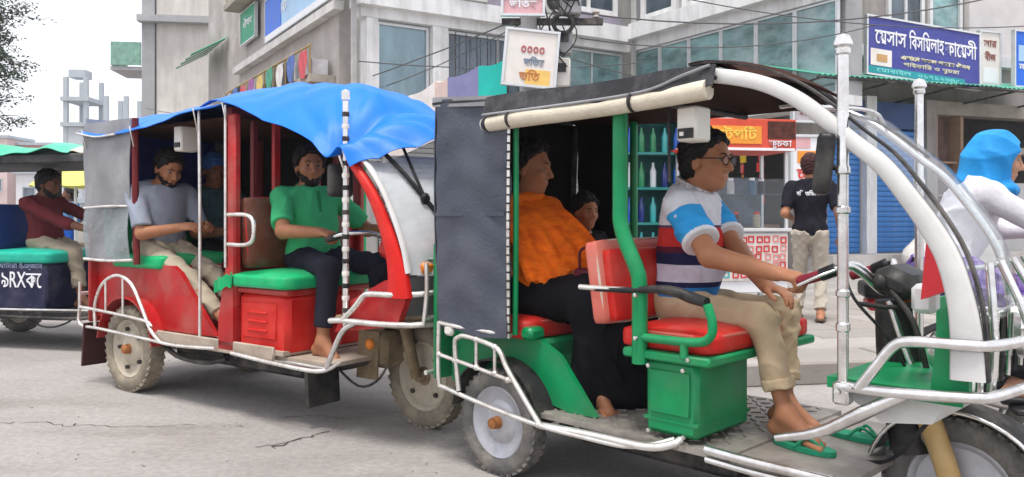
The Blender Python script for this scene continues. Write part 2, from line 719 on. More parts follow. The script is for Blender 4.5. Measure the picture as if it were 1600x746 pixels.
        for ax in range(3):
            o1, o2 = [(1, 2), (2, 0), (0, 1)][ax]
            sa = [slice(None)] * 3
            sb = [slice(None)] * 3
            sa[ax] = slice(0, -1)
            sb[ax] = slice(1, None)
            cr = s[tuple(sa)] != s[tuple(sb)]
            e = np.argwhere(cr)
            e = e[(e[:, o1] > 0) & (e[:, o2] > 0) & (e[:, o1] < d.shape[o1] - 1) & (e[:, o2] < d.shape[o2] - 1)]
            if not len(e):
                continue
            inside = s[tuple(e.T)]

            def cid(a, b):
                q = e.copy()
                q[:, o1] -= a
                q[:, o2] -= b
                return idx[tuple(q.T)]
            q = np.stack([cid(1, 1), cid(0, 1), cid(0, 0), cid(1, 0)], 1)
            q[~inside] = q[~inside][:, ::-1]
            quads.append(q)
        Q = np.concatenate(quads) if quads else np.zeros((0, 4), int)
        Q = Q[(Q >= 0).all(1)]
        me = bpy.data.meshes.new(name)
        me.vertices.add(len(V))
        me.vertices.foreach_set('co', V.astype(np.float32).ravel())
        me.loops.add(len(Q) * 4)
        me.loops.foreach_set('vertex_index', Q.ravel().astype(np.int32))
        me.polygons.add(len(Q))
        me.polygons.foreach_set('loop_start', np.arange(0, len(Q) * 4, 4, dtype=np.int32))
        me.polygons.foreach_set('use_smooth', np.ones(len(Q), bool))
        me.materials.append(material)
        me.update(calc_edges=True)
        me.validate()
        return me


def nrm(v):
    v = np.array(v, float)
    return v / (np.linalg.norm(v) + 1e-12)


def ik(a, b, l1, l2, pole):
    a, b = np.array(a, float), np.array(b, float)
    d = b - a
    L = np.linalg.norm(d)
    if L > (l1 + l2) * .995:
        k = L / ((l1 + l2) * .995)
        l1, l2 = l1 * k, l2 * k
    d = d / L
    x = (l1 * l1 - l2 * l2 + L * L) / (2 * L)
    h = math.sqrt(max(0, l1 * l1 - x * x))
    p = np.array(pole, float)
    p = nrm(p - d * (p @ d))
    return a + d * x + p * h


def frame(f, u=(0, 0, 1)):
    f = nrm(f)
    l = nrm(np.cross(u, f))
    return f, l, np.cross(f, l)


SKIN = dict(
    mid=mat('brown_skin', (.38, .165, .085), .5, 0, .12, 14, .06, 160, spec=.3, sss=.12),
    dark=mat('dark_brown_skin', (.17, .070, .040), .5, 0, .12, 14, .06, 160, spec=.3, sss=.08),
    light=mat('light_brown_skin', (.46, .25, .16), .5, 0, .1, 14, .06, 160, sss=.12),
)
HAIR = mat('black_hair', (.012, .010, .010), .5, 0, .3, 60, .5, 220)
EYEW = mat('eye_white', (.24, .20, .175), .25, 0, .05, 20)
EYED = mat('dark_iris', (.02, .012, .01), .15, 0, 0)


class Person:
    """one figure in its own frame (metres): give pelvis, neck, head, hands and feet, the rest is solved"""

    def __init__(s, name, label, base, rz, P, vox=.009, skin='mid', group=None, size=1.0):
        s.root = empty(name, base, rz, label, 'person', group)
        s.vox = vox
        s.skin = SKIN[skin]
        k = size
        s.k = k
        s.pel = np.array(P['pelvis'], float)
        s.neck = np.array(P['neck'], float)
        s.head = np.array(P['head'], float)
        s.face = frame(P.get('face', (1, 0, 0)))
        up = nrm(s.neck - s.pel)
        f = np.array(P.get('front', (1, 0, 0)), float)
        f = nrm(f - up * (f @ up))
        s.tf = (f, np.cross(up, f), up)
        sw = P.get('shoulder', .175) * k
        lf = s.tf[1]
        s.sh = {}
        s.el = {}
        s.wr = {}
        s.hip = {}
        s.kn = {}
        s.an = {}
        s.P = P
        for side, sg in (('L', 1), ('R', -1)):
            s.sh[side] = s.neck + lf * sg * sw - up * .055 * k + f * P.get('shfwd', .01) + np.array(P.get('sho' + side, (0, 0, 0)))
            s.wr[side] = np.array(P['hand' + side], float)
            s.el[side] = ik(s.sh[side], s.wr[side], .285 * k, .255 * k, P.get('elb' + side, (-.3, sg * .4, -1)))
            s.hip[side] = s.pel + lf * sg * .09 * k - up * .03
            s.an[side] = np.array(P['foot' + side], float)
            s.kn[side] = ik(s.hip[side], s.an[side], P.get('thigh', .43) * k, P.get('shin', .41) * k, P.get('knee' + side, (1, sg * .15, .4)))
        pts = [s.pel, s.neck, s.head] + [q[i] for q in (s.sh, s.el, s.wr, s.hip, s.kn, s.an) for i in 'LR']
        pts = np.array(pts)
        s.lo = pts.min(0) - .26
        s.hi = pts.max(0) + .26
        s.lo[2] = min(s.lo[2], pts[:, 2].min() - .14)

    def part(s, name, fld, material, label=None):
        o = link(name, fld.mesh(name, material), s.root)
        if label:
            o['label'] = label
        return o

    def torso(s, F, g=0., belly=0., k=.05, inset=0.):
        f, l, u = s.tf
        kk = s.k
        p, n = s.pel, s.neck
        L = np.linalg.norm(n - p)
        F.ell(p + u * .02, (.115 * kk + g, .165 * kk + g, .12 * kk + g), s.tf, k)
        F.ell(p + u * L * .38 + f * (.015 + belly * .4), (.108 * kk + g + belly, .145 * kk + g + belly * .4, .17 * kk + g), s.tf, k)
        F.ell(p + u * L * .70, (.115 * kk + g, .168 * kk + g, .17 * kk + g), s.tf, k)
        mid = (s.sh['L'] + s.sh['R']) / 2
        F.cap(s.sh['L'] + (mid - s.sh['L']) * inset + u * .005, s.sh['R'] + (mid - s.sh['R']) * inset + u * .005, .058 * kk + g, k=.05)
        F.ell(n - u * .02 - f * .01, (.07 * kk + g, .10 * kk + g, .06 * kk + g), s.tf, k)

    def arm(s, F, side, g=0., frac=2., k=.02, flat=None):
        """frac: 0..1 upper arm, 1..2 whole arm; the end is cut square"""
        a, e, w = s.sh[side], s.el[side], s.wr[side]
        kk = s.k
        if frac <= 1:
            c = a + (e - a) * frac
            d = nrm(e - a)
            F.cap(a, e, .055 * kk + g, .046 * kk + g * 1.5, k, cut=(c, d))
        else:
            F.cap(a, e, .050 * kk + g, .040 * kk + g, k)
            c = e + (w - e) * (frac - 1)
            d = nrm(w - e)
            F.cap(e, w, .044 * kk + g, .029 * kk + g, k, cut=(c, d) if frac < 2 else None)

    def leg(s, F, side, g=0., frac=2., k=.03, wide=1.):
        h, n, a = s.hip[side], s.kn[side], s.an[side]
        kk = s.k
        kk = kk * s.P.get('leg', 1.)
        sc_ = .84 if frac >= 2 else 1.
        F.cap(h, n, .079 * kk * sc_ + g, .053 * kk * sc_ + g * wide, k)
        d = nrm(a - n)
        c = n + (a - n) * (frac - 1)
        if frac < 2:
            F.cap(n, a, .051 * kk + g * wide, .038 * kk + g * wide * 1.2, k, cut=(c, d))
        else:
            m = n + (a - n) * .35
            F.cap(n, m, .046 * kk, .049 * kk, k)
            F.cap(m - nrm(np.cross(d, s.tf[1])) * 0, a, .048 * kk, .032 * kk, k)

    def hand(s, F, side, mode='relax', d=None, n=None):
        """palm, four fingers and a thumb; d = pointing direction, n = palm normal"""
        w = s.wr[side]
        kk = s.k * .95
        d = nrm(d if d is not None else w - s.el[side])
        n = np.array(n if n is not None else (0, 0, -1), float)
        n = nrm(n - d * (n @ d))
        x = np.cross(n, d) * (1 if side == 'R' else -1)      # towards the little finger... thumb is at -x
        curl = {'relax': (18, 28, 20), 'grip': (52, 68, 48), 'flat': (6, 8, 6)}[mode]
        kn = []
        for i, (off, ln) in enumerate(((-.027, .95), (-.009, 1.03), (.009, .98), (.026, .80))):
            base = w + x * off * .6 * kk
            kp = w + d * (.082 - abs(i - 1.2) * .004) * kk + x * off * kk
            F.cap(base, kp, .016 * kk, .0125 * kk, .012)
            kn.append(kp)
            p = kp
            ang = 0
            for j, sl in enumerate((.042, .026, .021)):
                ang += R(curl[j] + i * 2)
                q = p + (d * math.cos(ang) + n * math.sin(ang)) * sl * ln * kk
                F.cap(p, q, (.0098 - j * .0008) * kk, (.0090 - j * .0008) * kk, .003)
                p = q
        tb = w + d * .022 * kk - x * .022 * kk
        t1 = tb + (d * .7 - x * .62 + n * .35) * .040 * kk
        bend = .9 if mode == 'grip' else .35
        t2 = t1 + nrm(d * .8 - x * (.25 - .3 * bend) + n * bend) * .032 * kk
        t3 = t2 + nrm(d * .8 + x * .25 * bend + n * bend) * .024 * kk
        F.cap(tb, t1, .016 * kk, .0125 * kk, .010)
        F.cap(t1, t2, .0115 * kk, .0105 * kk, .004)
        F.cap(t2, t3, .0105 * kk, .0085 * kk, .004)

    def foot(s, F, side, toe=(1, 0, -.25)):
        a = s.an[side]
        kk = s.k
        t = nrm(toe)
        up = nrm(np.array((0, 0, 1)) - t * t[2])
        l = np.cross(up, t)
        heel = a - t * .035 * kk - up * .052 * kk
        ball = a + t * .125 * kk - up * .062 * kk
        F.cap(a, heel, .034 * kk, .030 * kk, .02)
        F.cap(a + t * .01, ball, .036 * kk, .022 * kk, .03)
        F.cap(heel, ball, .027 * kk, .022 * kk, .02)
        sg = 1 if side == 'L' else -1
        for i in range(5):
            off = (-.034 + i * .017) * -sg
            b0 = ball + l * off * .85 * kk - t * .02
            b1 = ball + l * off * 1.12 * kk + t * (.048 - i * .008) * kk - up * .004
            F.cap(b0, b1, .0125 * kk - i * .0008, .0105 * kk - i * .0009, .006)

    def headshape(s, F, sc=1.):
        f, l, u = s.face
        c = s.head
        sc = sc * s.k

        def q(x, y, z):
            return c + (f * x + l * y + u * z) * sc
        F.cap(s.neck - s.tf[2] * .04, q(-.02, 0, -.07), .056 * sc, .052 * sc, .03)
        F.ell(q(-.014, 0, .032), np.array((.100, .076, .088)) * sc, s.face, .02)
        F.ell(q(.024, 0, -.040), np.array((.068, .060, .082)) * sc, s.face, .03)
        F.ell(q(.058, 0, -.094), np.array((.028, .030, .022)) * sc, s.face, .025)
        F.cap(q(.076, -.036, .030), q(.076, .036, .030), .014 * sc, k=.018)
        for sg in (-1, 1):
            F.ell(q(.092, sg * .033, .010), np.array((.017, .019, .013)) * sc, s.face, .012, op='sub')
            F.ell(q(.066, sg * .040, -.024), np.array((.022, .02, .022)) * sc, s.face, .02)
            F.ell(q(-.006, sg * .080, -.012), np.array((.020, .010, .033)) * sc, s.face, .008)
        F.cap(q(.088, 0, .018), q(.112, 0, -.024), .0085 * sc, .0125 * sc, .012)
        F.cap(q(.096, -.013, -.030), q(.096, .013, -.030), .0095 * sc, k=.006)
        F.cap(q(.087, -.020, -.058), q(.087, .020, -.058), .0085 * sc, k=.006)
        F.cap(q(.084, -.018, -.070), q(.084, .018, -.070), .0085 * sc, k=.006)

    def eyes(s):
        f, l, u = s.face
        for sg in (-1, 1):
            p = s.head + (f * .0715 + l * sg * .033 + u * .009) * s.k
            rot = Matrix([list(f), list(l), list(u)]).transposed()
            o = MB().sphere(p, (.0120 * s.k,) * 3, 12, 8).build('eye', EYEW, s.root, 180)
            MB().sphere(p + f * .0078 * s.k, (.005 * s.k, .0070 * s.k, .0070 * s.k), 10, 6, rot).build('iris', EYED, o, 180)
        for sg in (-1, 1):
            b = MB()
            pts = [s.head + (f * x + l * sg * y + u * z) * s.k for x, y, z in ((.094, .014, .030), (.092, .034, .036), (.080, .052, .030))]
            b.tube(pts, [.0028 * s.k, .0034 * s.k, .0018 * s.k], 6, 3)
            b.build('eyebrow', HAIR, s.root, 180)

    def hairmesh(s, material=HAIR, low=-.06, front=.055, vol=.0, sc=1.0, name='hair'):
        F = Field(s.head - .2, s.head + .2, min(s.vox, .006))
        f, l, u = s.face
        kk = s.k

        def q(x, y, z):
            return s.head + (f * x + l * y + u * z) * kk
        cut = [(q(front, 0, .062), nrm(f * .80 - u * .60)), (q(0, 0, low), -u)]
        F.ell(q(-.016, 0, .036), np.array((.110 + vol, .086 + vol, .100 + vol)) * kk, s.face, 0, cut=cut)
        F.ell(q(-.040, 0, -.015), np.array((.080, .076, .085)) * kk, s.face, .01, cut=[(q(-.022, 0, 0), f), (q(0, 0, low - .03), -u)])
        F.rough(.0024, 210, 3)
        return s.part(name, F, material)

    def beardmesh(s, top=-.045, thick=.004):
        thick = min(thick, .0045)
        F = Field(s.head - .2, s.head + .2, min(s.vox, .006))
        f, l, u = s.face
        kk = s.k

        def q(x, y, z):
            return s.head + (f * x + l * y + u * z) * kk
        cut = [(q(.05, 0, top), nrm(u * .9 + f * .35)), (q(.0, 0, 0), -f)]
        F.ell(q(.024, 0, -.042), np.array((.068 + thick, .060 + thick, .082 + thick)) * kk, s.face, 0, cut=cut)
        F.ell(q(.058, 0, -.096), np.array((.030 + thick, .032 + thick, .026 + thick)) * kk, s.face, .02, cut=cut)
        F.rough(.002, 260, 5)
        return s.part('beard', F, HAIR)

    def body(s, arms='LR', hands=None, feet='LR', toes=None, headsc=1.):
        F = Field(s.lo, s.hi, s.vox)
        s.torso(F, -.016)
        for sd in 'LR':
            if sd in arms:
                s.arm(F, sd)
                h = (hands or {}).get(sd, {})
                s.hand(F, sd, **h)
            s.leg(F, sd)
            if sd in feet:
                s.foot(F, sd, (toes or {}).get(sd, (1, 0, -.2)))
        s.headshape(F, headsc)
        return s.part('body', F, s.skin)

    def shirt(s, material, sleeve=.75, g=.011, hem=-.09, belly=0., amp=.006, seed=1, name='shirt', sleeves='LR', label=None):
        F = Field(s.lo, s.hi, s.vox)
        s.torso(F, g, belly, .05, 0. if sleeves else .22)
        u = s.tf[2]
        f = s.tf[0]
        F.plane(s.pel + u * hem, -u)
        F.plane(s.neck + u * .025 + f * .0, nrm(u * 1 + f * .25))
        for sd in sleeves:
            s.arm(F, sd, g, sleeve, .02)
        F.folds(amp * 1.15, seed, 68, (.25, .3, .6))
        return s.part(name, F, material, label)

    def trousers(s, material, cuff=1.85, g=.014, amp=.004, seed=2, wide=1., top=.0, name='trousers', label=None):
        F = Field(s.lo, s.hi, s.vox)
        u = s.tf[2]
        F.ell(s.pel + u * .01, (.118 * s.k + g, .168 * s.k + g, .13 * s.k + g), s.tf, .04, cut=[(s.pel + u * top, u)])
        for sd in 'LR':
            s.leg(F, sd, g, cuff, .03, wide)
        F.folds(amp * 1.15, seed, 72, (.5, 0, .6))
        return s.part(name, F, material, label)


# ------------------------------------------------------------------ the setting
def gp(px, py, z=0.):
    """ground point seen at a pixel"""
    Y = (CAMZ - z) * FPX / (py - HOR)
    return Vector(((px - 800) / FPX * Y, Y, z))


def road_material():
    m = bpy.data.materials.new('dusty_worn_road')
    m.use_nodes = True
    t = m.node_tree
    n = t.nodes
    L = t.links.new
    b = n['Principled BSDF']
    b.inputs['Roughness'].default_value = .92
    b.inputs['Specular IOR Level'].default_value = .2
    tcn = n.new('ShaderNodeTexCoord')

    def noise(sc, det, rough=.6, stretch=(1, 1, 1)):
        mp = n.new('ShaderNodeMapping')
        mp.inputs['Scale'].default_value = stretch
        L(tcn.outputs['Object'], mp.inputs['Vector'])
        q = n.new('ShaderNodeTexNoise')
        q.inputs['Scale'].default_value = sc
        q.inputs['Detail'].default_value = det
        q.inputs['Roughness'].default_value = rough
        L(mp.outputs[0], q.inputs['Vector'])
        return q

    def ramp(src, stops):
        r = n.new('ShaderNodeValToRGB')
        e = r.color_ramp.elements
        while len(e) < len(stops):
            e.new(.5)
        for k, (p, c) in zip(e, stops):
            k.position = p
            k.color = (*c, 1)
        L(src, r.inputs['Fac'])
        return r
    big = ramp(noise(.55, 8, .62).outputs['Fac'], [(.30, (.275, .255, .241)), (.5, (.342, .320, .304)), (.70, (.395, .372, .356))])
    fine = ramp(noise(26, 8, .75).outputs['Fac'], [(.3, (.74, .74, .74)), (.7, (1.14, 1.14, 1.14))])
    streak = ramp(noise(1.1, 7, .6, (.7, 1.5, 1)).outputs['Fac'], [(.30, (.74, .725, .71)), (.46, (.97, .965, .96)), (.66, (1.06, 1.06, 1.06))])
    m1 = n.new('ShaderNodeMix')
    m1.data_type = 'RGBA'
    m1.blend_type = 'MULTIPLY'
    m1.inputs['Factor'].default_value = 1
    L(big.outputs[0], m1.inputs['A'])
    L(fine.outputs[0], m1.inputs['B'])
    m2 = n.new('ShaderNodeMix')
    m2.data_type = 'RGBA'
    m2.blend_type = 'MULTIPLY'
    m2.inputs['Factor'].default_value = 1
    L(m1.outputs['Result'], m2.inputs['A'])
    L(streak.outputs[0], m2.inputs['B'])
    # small stones and pits
    vo = n.new('ShaderNodeTexVoronoi')
    vo.inputs['Scale'].default_value = 21
    L(tcn.outputs['Object'], vo.inputs['Vector'])
    pit = ramp(vo.outputs['Distance'], [(.05, (.62, .60, .58)), (.13, (1, 1, 1))])
    msk = ramp(noise(2.3, 4).outputs['Fac'], [(.52, (0, 0, 0)), (.62, (1, 1, 1))])
    m3 = n.new('ShaderNodeMix')
    m3.data_type = 'RGBA'
    m3.blend_type = 'MULTIPLY'
    mk = n.new('ShaderNodeMath')
    mk.operation = 'MULTIPLY'
    mk.inputs[1].default_value = .35
    L(msk.outputs[0], mk.inputs[0])
    L(mk.outputs[0], m3.inputs['Factor'])
    L(m2.outputs['Result'], m3.inputs['A'])
    L(pit.outputs[0], m3.inputs['B'])
    L(m3.outputs['Result'], b.inputs['Base Color'])
    bp = n.new('ShaderNodeBump')
    bp.inputs['Strength'].default_value = .55
    bp.inputs['Distance'].default_value = .012
    L(noise(34, 9, .7).outputs['Fac'], bp.inputs['Height'])
    L(bp.outputs[0], b.inputs['Normal'])
    return m


ROADM = road_material()


def road_sheet():
    b = MB()
    n = 60

    def co(k):
        t = k * 2 - 1
        return 250 * t * (abs(t) ** 2.2)

    def h(x, y):
        if abs(x) > 12 or abs(y - 5) > 12:
            return 0
        return 0.0
    b.grid(lambda u, v: (co(u), 5 + co(v), h(0, 0)), n, n)
    return tag(b.build('road', ROADM, None, 180), None, None, None, 'structure')


road = road_sheet()
CRACK = mat('crack_dirt', (.075, .068, .062), .95, 0, .3, 20)


def crack(pts, w, seed):
    rg = random.Random(seed)
    P = [gp(*p) for p in pts]
    b = MB()
    L = []
    for a, c in zip(P, P[1:]):
        for k in range(7):
            t = k / 7
            L.append(a.lerp(c, t) + Vector((rg.uniform(-1, 1), rg.uniform(-1, 1), 0)) * .022)
    L.append(P[-1])
    on = True
    for i in range(len(L) - 1):
        if rg.random() < .16:
            on = not on
        if not on:
            continue
        d = (L[i + 1] - L[i]).normalized()
        s = Vector((-d.y, d.x, 0))
        w1, w2 = w * rg.uniform(.3, 1), w * rg.uniform(.3, 1)
        zz = Vector((0, 0, .004))
        b.add([L[i] + s * w1 + zz, L[i] - s * w1 + zz, L[i + 1] - s * w2 + zz, L[i + 1] + s * w2 + zz], [(0, 1, 2, 3)])
    b.build('crack', CRACK, road, None)


for i, (pts, w) in enumerate([
    ([(215, 744), (300, 733), (380, 712), (440, 696), (515, 675)], .0065),
    ([(290, 728), (345, 712), (400, 700), (470, 688)], .005),
    ([(110, 664), (200, 668), (320, 664), (380, 668)], .0035),
    ([(0, 662), (60, 660), (120, 668)], .0035),
    ([(30, 595), (120, 585), (190, 592)], .0035),
    ([(430, 655), (480, 650), (560, 655)], .005),
    ([(560, 720), (620, 706), (690, 716)], .005),
]):
    crack(pts, w, i)

# little stones and grit lying about on the road
pebm = mat('road_grit', (.27, .245, .22), .95, 0, .3, 30)
b = MB()
rg = random.Random(3)
for i in range(160):
    p = gp(rg.uniform(-100, 1700), 420 + 330 * rg.random() ** .6)
    r = rg.uniform(.002, .007)
    b.sphere((p.x, p.y, r * .4), (r, r * rg.uniform(.6, 1.2), r * .6), 6, 4)
tag(b.build('road_grit', pebm, None, 180), 'small loose stones and grit scattered over the road', 'grit', None, 'stuff')

# pavement: kerb and slabs in front of the shops on the right
PAVM = mat('pavement_bed', (.30, .285, .27), .95, 0, .2, 3, .3, 40)
SLAB = [mat('pavement_slab_%s' % k, c, .9, 0, .14, 3, .3, 45, ((.24, .215, .19), .6), 1.6) for k, c in
        (('pale', (.36, .335, .31)), ('warm', (.32, .29, .262)), ('worn', (.29, .27, .25)))]
PA = R(9.5)
pav0 = Vector((.85, 5.35, 0))
pdx = Vector((math.cos(PA), math.sin(PA), 0))
pdy = Vector((-math.sin(PA), math.cos(PA), 0))
pv = MB()
pv.box((13, 6.2, .055), (26, 12, .11))
pavement = pv.build('pavement', PAVM, None, None, pav0, (0, 0, PA))
tag(pavement, kind='structure')
kb = {}
for i in range(26):
    ln = 1.0
    me = kb.get(i % 3)
    if me is None:
        me = MB().box((0, 0, 0), (.985, .16, .16), None, .014).mesh('kerb_stone', SLAB[i % 3], 30)
        kb[i % 3] = me
    link('kerb_stone', me, pavement, (.5 + i, .08, .075 + RNG.uniform(-.004, .004)), (0, RNG.uniform(-.006, .006), 0))
sl = {}
rows = 11
for j in range(rows):
    for i in range(15):
        key = RNG.randrange(3)
        me = sl.get(key)
        if me is None:
            me = MB().box((0, 0, 0), (.985, .47, .05), None, .010).mesh('slab', SLAB[key], 30)
            sl[key] = me
        link('slab', me, pavement, (.5 + i + (.5 if j % 2 else 0), .17 + .245 + j * .49, .108 + RNG.uniform(-.004, .005)),
             (RNG.uniform(-.006, .006), RNG.uniform(-.006, .006), RNG.uniform(-.006, .006)))
PZ = .135

# ------------------------------------------------------------------ buildings
TRIM = mat('white_trim', (.80, .80, .80), .55, 0, .08, 2.5, .1, 20, ((.36, .34, .32), .6), 1.4, dstretch=(2.5, 2.5, .4))
WALLM = mat('plaster_grey', (.52, .50, .48), .85, 0, .12, 1.4, .2, 20, ((.22, .20, .18), .75), 1.1, dstretch=(2.2, 2.2, .35))
WALLB = mat('plaster_beige', (.66, .63, .585), .88, 0, .14, .8, .2, 20, ((.34, .31, .28), .6), .7, dstretch=(2.2, 2.2, .3))
CONC = mat('bare_concrete', (.40, .40, .41), .9, 0, .16, 1.2, .3, 20, ((.24, .23, .22), .5), .9)
DARKIN = mat('painted_shop_shade', (.028, .025, .024), .95, 0, .3, 2, spec=.05)  # near-black panel colour, painted shade of the unlit shops
GLT = mat('green_tinted_glass', (.20, .36, .36), .10, .25, .7, 1.3, .05, 3, stretch=(1, .5, 1.8), dirt=((.42, .52, .53), .8), dscale=1.1, spec=.8)
GLB = mat('blue_tinted_glass', (.22, .33, .38), .08, .3, .4, .8, .04, 3, stretch=(1.6, 1, .5), spec=.8)
GLD = mat('dark_glass', (.10, .13, .16), .07, .3, .6, 1.2, .04, 3, stretch=(1.6, 1, .7), spec=.8)
ALU = mat('aluminium_frame', (.68, .70, .71), .4, .5, .08, 6)
BLUESH = mat('blue_roller_shutter', (.055, .23, .60), .42, .2, .12, 3, .06, 40, ((.30, .32, .36), .45), 1.5)
GREYSH = mat('grey_roller_shutter', (.42, .42, .42), .5, .3, .14, 3, .06, 40, ((.25, .22, .2), .5), 1.5)


class Bld:
    """a building with its own frame: x along the front, y into the block"""

    def __init__(s, name, loc, rz, label, cat='building'):
        s.o = empty(name, loc, rz, label, cat)

    def box(s, name, x0, x1, y0, y1, z0, z1, m, parent=None, bev=0., label=None):
        c = ((x0 + x1) / 2, (y0 + y1) / 2, (z0 + z1) / 2)
        o = MB().box((0, 0, 0), (x1 - x0, y1 - y0, z1 - z0), None, bev).build(name, m, parent or s.o, 30, c if parent is None else c)
        if parent is not None and parent is not s.o:
            o.location = Vector(c) - parent.location
        if label:
            o['label'] = label
        return o

    def window(s, x0, x1, z0, z1, y=0., glass=GLB, frame=TRIM, fw=.07, bars=1, axis='x', depth=.10):
        """frame proud of the wall, pane set back inside it; axis 'y' puts it in an x = const wall"""
        def bx(mb, a0, a1, d0, d1, b0, b1):
            if axis == 'x':
                mb.box(((a0 + a1) / 2, (d0 + d1) / 2, (b0 + b1) / 2), (a1 - a0, d1 - d0, b1 - b0))
            else:
                mb.box(((d0 + d1) / 2, (a0 + a1) / 2, (b0 + b1) / 2), (d1 - d0, a1 - a0, b1 - b0))
        f = MB()
        w = x1 - x0
        d0, d1 = y - depth * .6, y + depth * .4
        bx(f, x0, x0 + fw, d0, d1, z0, z1)
        bx(f, x1 - fw, x1, d0, d1, z0, z1)
        bx(f, x0 + fw, x1 - fw, d0, d1, z0, z0 + fw)
        bx(f, x0 + fw, x1 - fw, d0, d1, z1 - fw, z1)
        for k in range(1, bars):
            c = x0 + w * k / bars
            bx(f, c - fw * .35, c + fw * .35, d0 + .01, d1 - .01, z0 + fw, z1 - fw)
        fo = f.build('window', frame, s.o, None)
        for k in range(bars):
            p = MB()
            a0 = x0 + w * k / bars + fw * .5
            a1 = x0 + w * (k + 1) / bars - fw * .5
            bx(p, a0, a1, y - .012, y + .008, z0 + fw * .6, z1 - fw * .6)
            p.build('pane', glass, fo, None)
        return fo

    def shutter(s, x0, x1, z0, z1, m, y=0., pitch=.105):
        root = s.box('shutter', x0, x1, y + .03, y + .06, z0, z1, DARKIN)
        n = int((z1 - z0) / pitch)
        w = x1 - x0 - .02
        me = MB().prism([(-.018, -pitch * .47), (-.03, -pitch * .1), (-.024, pitch * .3), (-.008, pitch * .47), (.0, pitch * .47), (.0, -pitch * .47)], -w / 2, w / 2, 'yz').mesh('slat', m, 30)
        for k in range(n):
            o = link('slat', me, root, (0, -.012, -(z1 - z0) / 2 + (k + .5) * (z1 - z0) / n))
        return root


# --- corner building with white bands and tinted windows
B1A = math.atan2(.525, .851)
b1 = Bld('corner_building', (-2.89, 16, 0), B1A, 'corner commercial building with white bands and blue tinted upper windows')
b1.box('wall', .02, 7.4, .25, 12, 0, 9.0, WALLM)
b1.box('band', -.25, 6.44, -.30, .24, 5.30, 5.66, TRIM)
b1.box('band', -.15, 6.64, -.12, .24, 5.10, 5.30, TRIM)
b1.box('band', .0, 6.6, -.06, .24, 3.08, 3.40, TRIM)
for x0, x1 in ((-.02, .22), (1.42, 1.78), (4.35, 4.7)):
    b1.box('column', x0, x1, -.10, .24, 3.40, 5.10, TRIM)
b1.window(.24, 1.40, 3.42, 5.08, .1, GLB, ALU, .06, 1)
b1.window(1.80, 4.33, 3.42, 5.08, .1, GLD, ALU, .06, 2)
b1.window(4.72, 6.55, 3.42, 5.08, .1, GLT, ALU, .06, 2)
b1.box('parapet', .02, 6.5, .0, .24, 5.66, 5.90, mat('mauve_wall', (.30, .27, .33), .8, 0, .2, 2))
for k in range(3):
    b1.window(.5 + k * 2.1, 2.2 + k * 2.1, 5.95, 7.5, .1, GLD, TRIM, .12, 2)
# ground-floor shops under the windows
for k, (x0, x1, kind) in enumerate(((.35, 1.9, 'g'), (2.1, 3.7, 'd'), (3.9, 5.4, 'g'), (5.6, 6.7, 'd'))):
    if kind == 'g':
        b1.shutter(x0, x1, .15, 2.7, GREYSH, .18)
    else:
        b1.box('opening_shade_panel', x0, x1, .19, .26, .15, 2.7, DARKIN)  # flat dark panel in place of a shaded opening
    b1.box('pier', x1 + .02, x1 + .18, -.02, .25, 0, 3.08, WALLB)
# the wing that comes forward, green glass between white bands
XW = 6.76
b1.box('wing_slab', XW, XW + .6, -5.85, -.0, 3.20, 3.38, TRIM)
b1.box('wing_wall', XW + .12, XW + .6, -5.85, -.0, 3.38, 8.2, CONC)
b1.box('wing_band', XW - .32, XW + .12, -5.95, -.30, 5.36, 5.72, TRIM)
b1.box('wing_band', XW - .10, XW + .12, -5.9, -.12, 5.12, 5.36, TRIM)
n = 6
for k in range(n):
    y0 = -5.8 + k * .945
    b1.window(y0, y0 + .94, 3.39, 5.11, XW, GLT, ALU, .045, 1, 'y', .08)
for k in range(4):
    y0 = -5.75 + k * 1.4
    b1.window(y0, y0 + 1.2, 5.8, 7.2, XW + .08, GLD, TRIM, .14, 1, 'y', .12)

# --- strip of shops along the side street, signs hung on its front (x = 0 plane of the corner building)
b3 = Bld('side_street_building', (-2.89 + .851 * .6 - .525 * .1, 16 + .525 * .6 + .851 * .1, 0), B1A, 'side street row with cluttered balconies below the long blue sign')
b3.box('wall', -.9, -.62, .6, 13.5, 0, 10, mat('stained_plaster', (.45, .42, .40), .9, 0, .2, 1.1, .2, 20, ((.25, .22, .19), .7), .7))
b3.box('ledge', -1.12, -.91, .3, 9.0, 5.30, 5.48, mat('pale_ledge', (.62, .60, .58), .85, 0, .2, 2))
BALC = mat('balcony_slab', (.40, .36, .31), .9, 0, .25, 1.5, .2, 20, ((.2, .17, .13), .7), 1.2)
for z in (3.9, 7.0):
    b3.box('balcony', -1.45, -.91, .8, 8.6, z, z + .16, BALC)
    rl = MB()
    for k in range(14):
        rl.tube([(-1.41, .9 + k * .58, z + .16), (-1.41, .9 + k * .58, z + .75)], .018, 6)
    rl.tube([(-1.41, .85, z + .75), (-1.41, 8.5, z + .75)], .025, 6)
    rl.build('railing', mat('ochre_railing', (.42, .31, .13), .6, .2, .25, 4), b3.o)
clut = [('crate', (.55, .54, .56)), ('board', (.62, .60, .60)), ('panel', (.10, .10, .13)), ('panel', (.30, .25, .17)), ('board', (.16, .17, .2))]
for k in range(16):
    nm, c = clut[k % 5]
    y = 1.0 + (k % 8) * .92
    z = 4.06 if k < 8 else 7.16
    b3.box('balcony_' + nm, -1.33, -1.0, y, y + .55 + .1 * (k % 3), z + .003, z + .35 + .1 * (k % 4), mat('clutter_%d' % (k % 5), c, .8, 0, .25, 3))
b3.box('canopy', -1.75, -.91, .7, 7.5, 3.35, 3.42, mat('rusty_canopy', (.33, .24, .17), .85, 0, .35, 2.5, .2, 20, ((.5, .46, .42), .6), 1.5))
